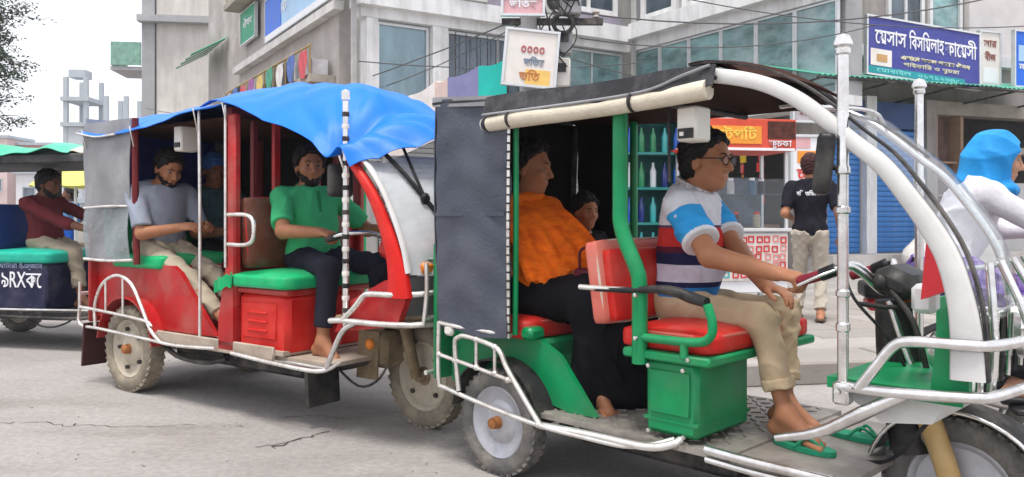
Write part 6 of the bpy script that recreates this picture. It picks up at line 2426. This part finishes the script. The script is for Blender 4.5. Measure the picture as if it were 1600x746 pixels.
d10.body(hands={'R': dict(mode='grip'), 'L': dict(mode='grip')})
d10.eyes()
WTUN = cloth('white_tunic', (.66, .64, .68), .85, .08)
d10.shirt(WTUN, 1.85, .016, hem=-.02, amp=.009)
F = Field(d10.lo, d10.hi, d10.vox)
F.ell(d10.pel + np.array((.02, 0, -.03)), (.17, .21, .16), d10.tf, .04)
for sd in 'LR':
    F.cap(d10.hip[sd], d10.kn[sd] * .75 + d10.hip[sd] * .25, .115, .10, .06)
F.plane(d10.pel + np.array((0, 0, .06)), np.array((0, 0, 1.)))
F.folds(.009, 4, 100, (.6, .3, .1))
d10.part('tunic_skirt', F, mat('purple_print', (.10, .04, .28), .8, 0, .5, 26, .2, 200, ((.5, .42, .56), .8), 22))
d10.trousers(MATS['black_twill'], 1.88, .022, .006)
for sd in 'LR':
    a = d10.an[sd]
    MB().box((a[0] + .05, a[1], a[2] - .055), (.25, .09, .045), None, .018).build('shoe', M['black'], d10.root)
f, l, u = d10.face
MATS['black_twill']
F = Field(d10.head - .4, d10.head + .4, .008)
h0 = d10.head
F.ell(h0 - f * .020 + u * .020, (.128, .104, .125), d10.face, .0, cut=[(h0 + f * .062, nrm(f * .97 - u * .18))])
F.ell(h0 - f * .055 - u * .06, (.105, .10, .13), d10.face, .05)
F.cap(h0 - f * .05 - u * .10, h0 - f * .06 - u * .20, .095, .12, .05)
F.ell(h0 + f * .035 - u * .135, (.09, .10, .05), d10.face, .03)
F.ell(h0 + f * .085 - u * .02, (.055, .060, .092), d10.face, .012, op='sub')
F.folds(.0055, 6, 60, (.7, 0, .5), True, 1.4)
d10.part('headscarf', F, mat('bright_blue_chiffon', (.015, .27, .66), .6, 0, .2, 6, .3, 160, ((.06, .45, .75), .4), 6))


# ------------------------------------------------------------------ street clutter
# --- food cart
CA = R(10)
cart = empty('food_cart', (2.58, 9.55, PZ), CA, 'food cart with red and orange fascia and glass case behind the standing man', 'cart')
MB().box((0, .0, .50), (1.12, .62, .70), None, .01).build('counter', WHT, cart)
for sy in (-1, 1):
    for sx in (-1, 1):
        MB().box((sx * .52, sy * .28, .075), (.05, .05, .15)).build('leg', ALU, cart, None)
        MB().box((sx * .545, sy * .295, 1.35), (.035, .035, 1.0)).build('post', ALU, cart, None)
MB().box((0, 0, .87), (1.2, .70, .04), None, .008).build('counter_top', ALU, cart)
MB().box((0, 0, 1.28), (1.05, .56, .012)).build('glass_shelf', M['windscreen'], cart, None)
MB().box((0, -.285, 1.18), (1.05, .006, .56)).build('case_pane', M['windscreen'], cart, None)
for sx in (-1, 1):
    MB().box((sx * .53, 0, 1.18), (.006, .54, .56)).build('case_pane', M['windscreen'], cart, None)
MB().box((0, .26, 1.20), (1.04, .02, .60)).build('back_board', mat('case_back', (.12, .15, .19), .6, 0, .4, 6), cart, None)
MB().box((0, 0, 1.80), (1.22, .74, .05), None, .01).build('roof', REDS, cart)
fa = MB().box((0, -.375, 1.955), (1.24, .03, .36), None, .006).build('fascia', mat('fascia_red', (.66, .09, .05), .45, 0, .15, 4), cart)
MB().box((-.12, -.394, 1.95), (.62, .006, .20)).build('orange_panel', ORNG, fa, None)
MB().box((.44, -.394, 2.01), (.34, .006, .20)).build('food_picture', mat('picture_dark', (.10, .03, .02), .5, 0, .6, 12), fa, None)
MB().box((0, -.394, 1.79), (1.2, .006, .03)).build('white_strip', WHT, fa, None)
link('lettering', text_mesh('চটপিট', .16, 'lettering', mat('sign_yellow', (.90, .62, .10), .5), .004, .002, .5), fa, (-.12, -.399, 1.95), (R(90), 0, 0))
link('lettering', text_mesh('ফুচকা', .10, 'lettering', WHT, .004, .001, .28), fa, (.42, -.399, 1.855), (R(90), 0, 0))
# printed cloth on the counter front: rows of small coloured frames
pc = MB().box((0, -.322, .56), (1.10, .012, .54), None, .004).build('printed_cloth', mat('cloth_white', (.74, .70, .66), .85, 0, .08, 6), cart)
sqc = [mat('print_%s' % n_, c_, .7) for n_, c_ in (('red', (.62, .05, .05)), ('green', (.06, .40, .26)), ('pink', (.72, .28, .26)), ('teal', (.08, .42, .44)))]
ringme = {}
for k, m_ in enumerate(sqc):
    q = MB()
    for (x, z, w, h) in ((0, .03, .075, .016), (0, -.03, .075, .016), (-.03, 0, .016, .044), (.03, 0, .016, .044)):
        q.box((x, 0, z), (w, .006, h))
    ringme[k] = q.mesh('printed_square', m_, None)
rg = random.Random(2)
for i in range(11):
    for j in range(5):
        k = (rg.choice((1, 3)) if i < 4 else rg.choice((0, 2, 0)))
        link('printed_square', ringme[k], pc, (-.49 + i * .098 + rg.uniform(-.012, .012), -.332, .36 + j * .10 + rg.uniform(-.012, .012)))
# jars and packs standing in the case
JC = [(.10, .02, .03), (.05, .12, .20), (.45, .40, .30), (.02, .03, .05), (.5, .5, .5)]
for i in range(9):
    x = -.44 + i * .11
    zz = .892 if i % 2 else 1.288
    p_ = cart.matrix_basis @ Vector((x, -.1 + .1 * (i % 3), zz))
    o = empty('food_jar', p_, CA, ['dark', 'pale', 'blue'][i % 3] + ' food jar number %s from the left in the cart case' % ['one', 'two', 'three', 'four', 'five', 'six', 'seven', 'eight', 'nine'][i], 'jar', 'jars in the food cart')
    MB().lathe([(.0005, 0), (.042, 0), (.045, .02), (.045, .14), (.030, .16), (.0005, .16)], 14, 'z', (0, 0, 0), False).build('jar_body', mat('jar_%d' % (i % 5), JC[i % 5], .25, 0, .2, 8), o)
    MB().lathe([(.0005, .19), (.032, .19), (.034, .16), (.0005, .16)], 14, 'z', (0, 0, 0), False).build('lid', REDS if i % 2 else WHT, o)

# --- banner board beside the cart
sign('banner', 'white and orange banner board behind the standing man', 'banner', at(1259, 250, 11.2), R(8), .46, .66, WHT,
     [('চা', -.05, -.2, .2, REDS, .2)], extra=[('orange_patch', -.14, .16, -.05, .12, ORNG, .005), ('pink_edge', .17, .22, -.32, .32, REDS, .006), ('picture', -.2, .05, .16, .30, PINK, .005)])
bp_ = at(1259, 250, 11.2)
tag(MB().tube([(bp_.x, bp_.y + .06, PZ - .02), (bp_.x, bp_.y + .06, bp_.z + .3)], .025, 8).build('banner_pole', M['dark']), 'dark pole holding up the white and orange banner', 'pole')

# --- drinks cabinet seen past the driver
dc = empty('drinks_cabinet', (1.62, 9.9, PZ), R(6), 'teal drinks cabinet with bottles behind the driver of the green rickshaw', 'cabinet')
TEALP = mat('teal_cabinet', (.02, .20, .19), .4, 0, .2, 4, .05, 30, ((.2, .3, .3), .4), 2)
MB().box((0, .28, 1.15), (.95, .04, 2.2)).build('back_panel', TEALP, dc, None)
for sx in (-1, 1):
    MB().box((sx * .47, 0, 1.15), (.04, .52, 2.2)).build('side_panel', TEALP, dc, None)
for k in range(6):
    MB().box((0, 0, .10 + k * .42), (.90, .50, .03)).build('shelf', TEALP, dc, None)
MB().box((0, -.27, 2.36), (.99, .06, .22), None, .01).build('header', mat('cabinet_header', (.10, .10, .12), .5, 0, .3, 4), dc)
bm_ = {}
bcol = [('blue', (.01, .12, .60)), ('aqua', (.05, .45, .45)), ('white', (.7, .74, .76)), ('green', (.02, .25, .10)), ('navy', (.01, .03, .20))]
for n_, c_ in bcol:
    bm_[n_] = MB().lathe([(.0005, 0), (.036, 0), (.04, .02), (.038, .12), (.04, .19), (.016, .26), (.016, .30), (.0005, .30)], 12, 'z', (0, 0, 0), False).mesh('bottle', mat('bottle_' + n_, c_, .15, 0, .1, 6, spec=.7), 40)
rows_ = ['bottom', 'second', 'third', 'fourth', 'top']
cols_ = ['first', 'second', 'third', 'fourth', 'fifth', 'sixth']
for r_ in range(5):
    for c_ in range(6):
        n_ = bcol[rg.randrange(5)][0]
        o = link('bottle', bm_[n_], None, dc.matrix_basis @ Vector((-.36 + c_ * .145, -.12, .117 + r_ * .42)))
        tag(o, '%s bottle, %s from the left on the %s shelf of the drinks cabinet' % (n_, cols_[c_], rows_[r_]), 'bottle', 'bottles in the drinks cabinet')

# --- things by the shutters
wallp = b5.o.matrix_basis
q = wallp @ Vector((x3 + .15, -.9, 0))
so = empty('sack', (q.x, q.y, PZ - .02), RA, 'bulging white sack on the ground in front of the blue shutters', 'sack')
F = Field((-.45, -.35, -.05), (.45, .35, .8), .02)
F.ell((0, 0, .27), (.33, .22, .29), None, .03)
F.ell((.05, 0, .52), (.16, .12, .14), None, .08)
F.plane((0, 0, .0), (0, 0, -1))
F.folds(.012, 3, 40)
link('sack_body', F.mesh('sack_body', mat('white_sack', (.62, .60, .57), .8, 0, .12, 5, .4, 30)), so)
MB().tube([(.07 + .07 * math.cos(k), .07 * math.sin(k), .56) for k in [i * PI / 6 for i in range(12)]], .012, 6, 0, True).build('tie_cord', M['beige'], so)
q = wallp @ Vector((x4 + .05, -1.3, 0))
lw_ = empty('low_wall', (q.x, q.y, 0), RA, 'low pale concrete wall beside the blue shutters', 'wall')
MB().box((0, 0, .68), (.70, .35, 1.36), None, .02).build('wall_block', mat('pale_block', (.56, .53, .50), .9, 0, .15, 3, .2, 20, ((.35, .31, .28), .5), 2), lw_)
MB().box((0, 0, 1.39), (.78, .42, .06), None, .01).build('cap_stone', SLAB[0], lw_)
# snack packets hanging in strips on the side wall of the shop row
pk = {}
for n_, c_ in (('red', (.60, .04, .03)), ('yellow', (.75, .50, .04)), ('green', (.04, .36, .08)), ('blue', (.03, .10, .50)), ('orange', (.78, .26, .03))):
    pk[n_] = MB().box((0, 0, 0), (.03, .17, .20), None, .012).mesh('snack_packet', mat('packet_' + n_, c_, .25, 0, .2, 12, .3, 30), 40)
b5.box('side_shade_panel', -.27, -.255, .9, 5.2, .15, 2.9, DARKIN)  # dark sheet painted as the shade inside the side shop
b5.box('side_counter', -.75, -.30, 1.0, 5.0, .12, 1.0, mat('wood_counter', (.30, .19, .12), .7, 0, .2, 4))
b5.box('side_sign', -.40, -.28, .9, 5.2, 2.92, 3.18, mat('brown_sign', (.42, .28, .20), .6, 0, .4, 5))
for k in range(6):
    y = 1.2 + k * .62
    st = empty('packet_strip', wallp @ Vector((-.62, y, 0)), RA, 'hanging strip of snack packets, %s from the front, under the glass wing' % cols_[k], 'snack strip', 'snack strips hanging at the shop')
    MB().tube([(0, 0, 1.15), (0, 0, 2.85)], .004, 5).build('string', M['beige'], st)
    for j in range(7):
        n_ = list(pk)[(k + j * (1 if k % 2 else 0)) % 5]
        link('snack_packet', pk[n_], st, (rg.uniform(-.02, .02), rg.uniform(-.01, .01), 1.30 + j * .225), (rg.uniform(-.1, .1), 0, rg.uniform(-.5, .5)))
# small posters under the wing
for i, (px, py, Y, w, h, m_, lab) in enumerate(((1215, 150, 13.6, .62, .34, mat('poster_tan', (.55, .45, .36), .7, 0, .3, 6), 'tan notice board hanging under the green glass wing'),
                                                (1262, 178, 13.0, .55, .26, mat('poster_grey', (.50, .46, .48), .7, 0, .3, 6), 'grey notice board hanging under the end of the wing'))):
    sign('notice_board', lab, 'sign', at(px, py, Y), R(12), w, h, m_, [('নাট', 0, 0, .12, MATS['poster_brown'], w * .6)])

# --- market stall behind the red rickshaw, green frame
stl = empty('market_stall', (-3.15, 11.2, 0), R(25), 'market stall with a green frame and white boxes behind the red rickshaw', 'stall')
GFR = mat('green_frame', (.02, .28, .12), .5, 0, .15, 6)
for sx in (-1, 1):
    for sy in (-1, 1):
        MB().box((sx * 1.0, sy * .45, .95), (.05, .05, 1.9)).build('post', GFR, stl, None)
for z in (.75, 1.25, 1.55, 1.88):
    MB().box((0, -.45, z), (1.96, .04, .04)).build('bar', GFR, stl, None)
MB().box((0, 0, .72), (2.0, .9, .03)).build('table_top', mat('stall_wood', (.34, .24, .15), .7, 0, .2, 5), stl, None)
MB().grid(lambda u, v: (-1.2 + 2.4 * u, -.75 + 1.5 * v, 1.95 + .12 * v + .03 * math.sin(u * 12)), 20, 6, .01).build('canopy', mat('stall_canopy', (.55, .50, .42), .8, 0, .2, 3), stl, 60)
boxm = {}
for k, c_ in enumerate(((.70, .68, .64), (.62, .56, .46), (.35, .38, .42))):
    boxm[k] = MB().box((0, 0, .12), (.26, .26, .24), None, .012).mesh('carton', mat('carton_%d' % k, c_, .8, 0, .15, 8), 30)
for i in range(7):
    for j in range(2):
        o = link('carton', boxm[(i + j) % 3], None, stl.matrix_basis @ Vector((-.84 + i * .28, -.18 + .02 * (i % 2), .736 + j * .243)), (0, 0, R(25) + rg.uniform(-.1, .1)))
        tag(o, '%s carton in the %s layer, number %s on the green-framed stall' % (['white', 'tan', 'grey'][(i + j) % 3], ['lower', 'upper'][j], ['one', 'two', 'three', 'four', 'five', 'six', 'seven'][i]), 'carton', 'cartons on the market stall')
# --- yellow umbrella far left
ub = empty('umbrella', (at(118, 300, 12.2).x, 12.2, 0), 0, 'pale yellow street umbrella behind the green-roofed rickshaw', 'umbrella')
MB().tube([(0, 0, 0), (0, 0, 2.0)], .022, 8).build('pole', ALU, ub)
YEL = mat('yellow_cloth', (.66, .64, .16), .7, 0, .15, 4, .1, 30)
for k in range(8):
    a0, a1 = k * PI / 4, (k + 1) * PI / 4

    def fnu(u, v, a0=a0, a1=a1):
        a = a0 + (a1 - a0) * u
        r_ = .62 * v * (1 - .05 * math.sin(u * PI))
        return (math.cos(a) * r_, math.sin(a) * r_, 1.62 + .30 * (1 - v * v) - .02 * math.sin(u * PI) * v)
    MB().grid(fnu, 6, 7, .006).build('panel', YEL, ub, 60)
ct = empty('hand_cart', (at(100, 330, 12.4).x - .5, 12.6, 0), R(15), 'low hand cart heaped with blue and white goods under the yellow umbrella', 'cart')
MB().box((0, 0, .72), (1.6, .9, .06)).build('deck', MATS['stall_wood'], ct, None)
for sx in (-1, 1):
    MB().lathe([(.36, -.03), (.36, .03), (.30, .03), (.30, -.03)], 24, 'y', (sx * .35, -.5, .36), True).build('wheel', M['dark'], ct)
    MB().box((sx * .7, 0, .36), (.05, .7, .70)).build('leg', MATS['stall_wood'], ct, None)
for i in range(8):
    MB().box((-.66 + i * .19, -.1, .90), (.17, .5, .26 + .08 * (i % 3)), (0, 0, rg.uniform(-.1, .1)), .03).build('bundle', [SKYB, WHT, BLUE, CREAMP][i % 4], ct)

# --- tree reaching in from the left
tree = empty('tree', (-17.1, 24.5, 0), 0, 'feathery dark tree reaching in from the left edge against the sky', 'tree')
BARK = mat('bark', (.09, .07, .055), .95, 0, .3, 6, .5, 20)
LEAF = mat('feathery_leaf', (.055, .085, .050), .7, 0, .45, 3, 0)
tb = MB()
tb.tube([(0, 0, 0), (.1, .1, 2.0), (-.1, .0, 4.0), (.1, .1, 6.0), (.2, 0, 8.2)], [.28, .23, .19, .13, .05], 10, 4)
lf = MB()
rg = random.Random(11)


def leafcluster(c, n, rad):
    for _ in range(n):
        p_ = c + Vector((rg.gauss(0, 1), rg.gauss(0, 1), rg.gauss(0, .55))) * rad
        d_ = Vector((rg.uniform(-1, 1), rg.uniform(-1, 1), rg.uniform(-.7, .3))).normalized()
        s_ = d_.cross(Vector((rg.uniform(-1, 1), rg.uniform(-1, 1), rg.uniform(-1, 1)))).normalized()
        L_ = rg.uniform(.07, .15)
        lf.add([p_, p_ + d_ * L_ * .5 + s_ * L_ * .22, p_ + d_ * L_, p_ + d_ * L_ * .5 - s_ * L_ * .22], [(0, 1, 2, 3)])


for i in range(30):
    z0 = rg.uniform(3.4, 8.0)
    a = rg.uniform(-1.2, 1.4) if i % 3 else rg.uniform(0, 6.28)
    L_ = rg.uniform(1.5, 3.0) * (1 - (z0 - 3.4) / 11)
    s0 = Vector((.05, .05, z0))
    pts = [s0]
    for k in range(1, 5):
        t = k / 4
        pts.append(s0 + Vector((math.cos(a) * L_ * t, math.sin(a) * L_ * t, .7 * t - 1.2 * t * t + rg.uniform(-.12, .12))))
    tb.tube(pts, [.06, .045, .032, .022, .010], 6, 3)
    for k in range(1, 5):
        for _ in range(4):
            e_ = pts[k] + Vector((rg.gauss(0, .35), rg.gauss(0, .35), rg.gauss(-.05, .22)))
            tb.tube([pts[k], (pts[k] + e_) / 2 + Vector((0, 0, .05)), e_], [.014, .010, .005], 5)
            leafcluster(e_, 24, .15)
            leafcluster((pts[k] + e_) / 2, 6, .12)
tb.build('trunk', BARK, tree, 60)
tag(lf.build('crown', LEAF, tree, None), kind='stuff')


# ------------------------------------------------------------------ wear, small fittings and clutter
def piping(parent, c, s, m, name='piping', rot=None, r=.006, ax=2, lift=1.):
    """cord sewn round the rim of a cushion"""
    pts = []
    a, b = [k for k in range(3) if k != ax]
    n = 28
    for k in range(n):
        t = 2 * PI * k / n
        q = [0, 0, 0]
        ca, sa = math.cos(t), math.sin(t)
        e = .28
        q[a] = math.copysign(abs(ca) ** e, ca) * s[a] * .492
        q[b] = math.copysign(abs(sa) ** e, sa) * s[b] * .492
        q[ax] = s[ax] * .32 * lift
        pts.append(q)
    return MB().tube(pts, r, 6, 2, True).build(name, m, parent, 60, c, rot or (0, 0, 0))


PIPW = mat('worn_piping', (.62, .50, .42), .6, 0, .2, 20)
piping(G, (.875, -.06, .692), (.40, .78, .085), M['cushpink'])
piping(G, (.545, -.05, .89), (.075, .80, .34), PIPW, rot=(0, R(-9), 0), ax=0)
piping(G, (-.10, 0, .655), (.50, .86, .10), M['cushpink'])
piping(K, (1.39, -.17, .790), (.50, .70, .085), mat('green_piping', (.05, .30, .16), .5), lift=-1)
piping(K, (1.17, -.06, 1.06), (.09, .78, .42), M['red'], rot=(0, R(-6), 0), ax=0)
# bolts and weld lumps on the green frame
bt = MB()
for (x, y, z) in ((.79, -.476, .64), (1.0, -.476, .64), (.83, -.478, .36), (.98, -.478, .36), (.83, -.478, .60), (.98, -.478, .60), (.79, -.505, .86), (.79, -.505, .70), (1.56, -.535, .62), (1.60, -.54, .64)):
    bt.lathe([(.0005, -.010), (.008, -.009), (.009, 0), (.0005, 0)], 8, 'y', (x, y, z), True)
tag(bt.build('bolts', M['chrome'], G, 40), kind='stuff')
wl = MB()
for (x, y, z) in ((-.08, yr, .478), (.04, yr, .467), (-.08, yr, .602), (.04, yr, .582), (-.225, yr, .49), (.12, yr, .45), (.30, yr, .29), (-.34, yr, .505)):
    wl.sphere((x, y, z), (.017, .016, .015), 8, 6)
tag(wl.build('weld_beads', M['cream'], G, 60), kind='stuff')
# cables under the dash and along the column
for k, pts in enumerate(([(1.44, -.21, .98), (1.50, -.26, .88), (1.58, -.20, .76), (1.62, -.1, .62)], [(1.44, .21, .98), (1.52, .12, .86), (1.60, .02, .72), (1.63, 0, .60)], [(1.58, -.02, .90), (1.66, -.06, .86), (1.74, -.12, .84)])):
    rail(G, pts, .006, 'black', 'control_cable', 5, 6)
rail(G, [(1.72, -.16, .52), (1.64, -.20, .40), (1.56, -.16, .33), (1.45, -.12, .30)], .007, 'black', 'brake_hose', 5, 6)
# ropes tying the blue tarpaulin, eyelets along its hem
for (x, z) in ((-.5, 1.755), (.12, 1.74), (.83, 1.80), (1.12, 1.81)):
    rail(K, [(x, -.552, z), (x + .015, -.545, z - .07), (x + .005, -.525, z - .13)], .005, 'cream', 'tie_rope', 4, 6)
# brake rod, then blocks added under both chassis to deepen the shadow
rail(K, [(.25, -.40, .34), (.45, -.42, .27), (.75, -.42, .26), (.95, -.40, .30)], .016, 'dark', 'brake_rod', 3)
MB().box((.85, .05, .30), (1.30, .66, .16), None, .02).build('underbody_shade_block', M['dark'], K)  # added block, keeps light out from under the red rickshaw
MB().box((.68, .05, .23), (.80, .60, .13), None, .02).build('underbody_shade_block', M['dark'], G)  # same added light blocker under the green rickshaw
# air conditioners, grilles and drain pipes on the corner building
ACM = mat('ac_casing', (.60, .60, .58), .5, 0, .12, 5, .05, 30, ((.35, .3, .25), .5), 2)
for i, (x, z) in enumerate(((2.2, 5.93), (4.4, 5.93))):
    p_ = b1.o.matrix_basis @ Vector((x, -.18, z))
    o = empty('air_conditioner', p_, B1A, ['grey air conditioner on the left part of the white band', 'grey air conditioner on the right part of the white band'][i], 'air conditioner', 'air conditioners on the corner building')
    MB().box((0, 0, 0), (.8, .32, .52), None, .02).build('casing', ACM, o)
    MB().lathe([(.20, -.165), (.20, -.175), (.02, -.18), (.02, -.165)], 20, 'y', (-.12, 0, 0), True).build('fan_grille', M['dark'], o)
for (x, y0) in ((-.32, .05), (6.58, -.16)):
    b1.box('drain_pipe', x, x + .09, y0 - .16, y0 - .07, 0.05, 8.5, mat('drain_pipe', (.45, .44, .43), .6, 0, .2, 3))
for k in range(9):
    b1.box('window_grille', 1.95 + k * .26, 1.965 + k * .26, -.075, -.06, 3.46, 5.04, M['dark'])
"""side street hangings"""
hc = [(.55, .10, .12), (.10, .16, .40), (.62, .60, .58), (.08, .30, .20), (.60, .45, .15), (.30, .12, .30)]
for k in range(8):
    y = 1.1 + k * .85
    p_ = b3.o.matrix_basis @ Vector((-1.50, y, 4.55 + (k % 2) * .05))
    m_ = mat('laundry_%d' % (k % 6), hc[k % 6], .85, 0, .15, 6)
    o = MB().grid(lambda u, v: (.02 * math.sin(v * 5 + u * 9), -.22 + .44 * u, -.55 * v + .02 * math.sin(u * 11)), 8, 8, .008).build('hanging_garment', m_, None, 60, p_, (0, 0, B1A))
    tag(o, '%s garment hung out, %s from the corner, on the side street balcony' % (['red', 'blue', 'white', 'green', 'ochre', 'purple'][k % 6], ['first', 'second', 'third', 'fourth', 'fifth', 'sixth', 'seventh', 'eighth'][k]), 'garment', 'garments hung on the balcony')

# denser bars and lamps on the nose of the red rickshaw
for y in (-.34, -.08, .08, .32):
    rail(K, [(2.56 + .09 * (1 - (y / .45) ** 2), y, .63), (2.55 + .09 * (1 - (y / .45) ** 2), y, .95)], .010, 'chrome', 'bumper_upright', 0)
rail(K, [(2.46, -.46, .93), (2.60, -.2, .95), (2.62, 0, .95), (2.60, .2, .95), (2.46, .46, .93)], .012, 'chrome', 'bumper_hoop', 4)
for y in (-.36, .36):
    MB().box((2.52, y, .90), (.05, .09, .06), None, .015).build('indicator', M['amber'], K)

# ------------------------------------------------------------------ damp air over the street
hz = MB().box((0, 5, 12.5), (506, 506, 27)).mesh('haze', bpy.data.materials.new('haze_air'), None)
hm = hz.materials[0]
hm.use_nodes = True
hm.node_tree.nodes.clear()
ho = hm.node_tree.nodes.new('ShaderNodeOutputMaterial')
hv = hm.node_tree.nodes.new('ShaderNodeVolumePrincipled')
hv.inputs['Color'].default_value = (.86, .90, .96, 1)
hv.inputs['Density'].default_value = .0014
hm.node_tree.links.new(hv.outputs[0], ho.inputs['Volume'])
tag(link('haze', hz), None, None, None, 'stuff')
print('OBJS', len(bpy.data.objects), 'TRIS', sum(len(o.data.polygons) * 2 for o in bpy.data.objects if o.type == 'MESH'))
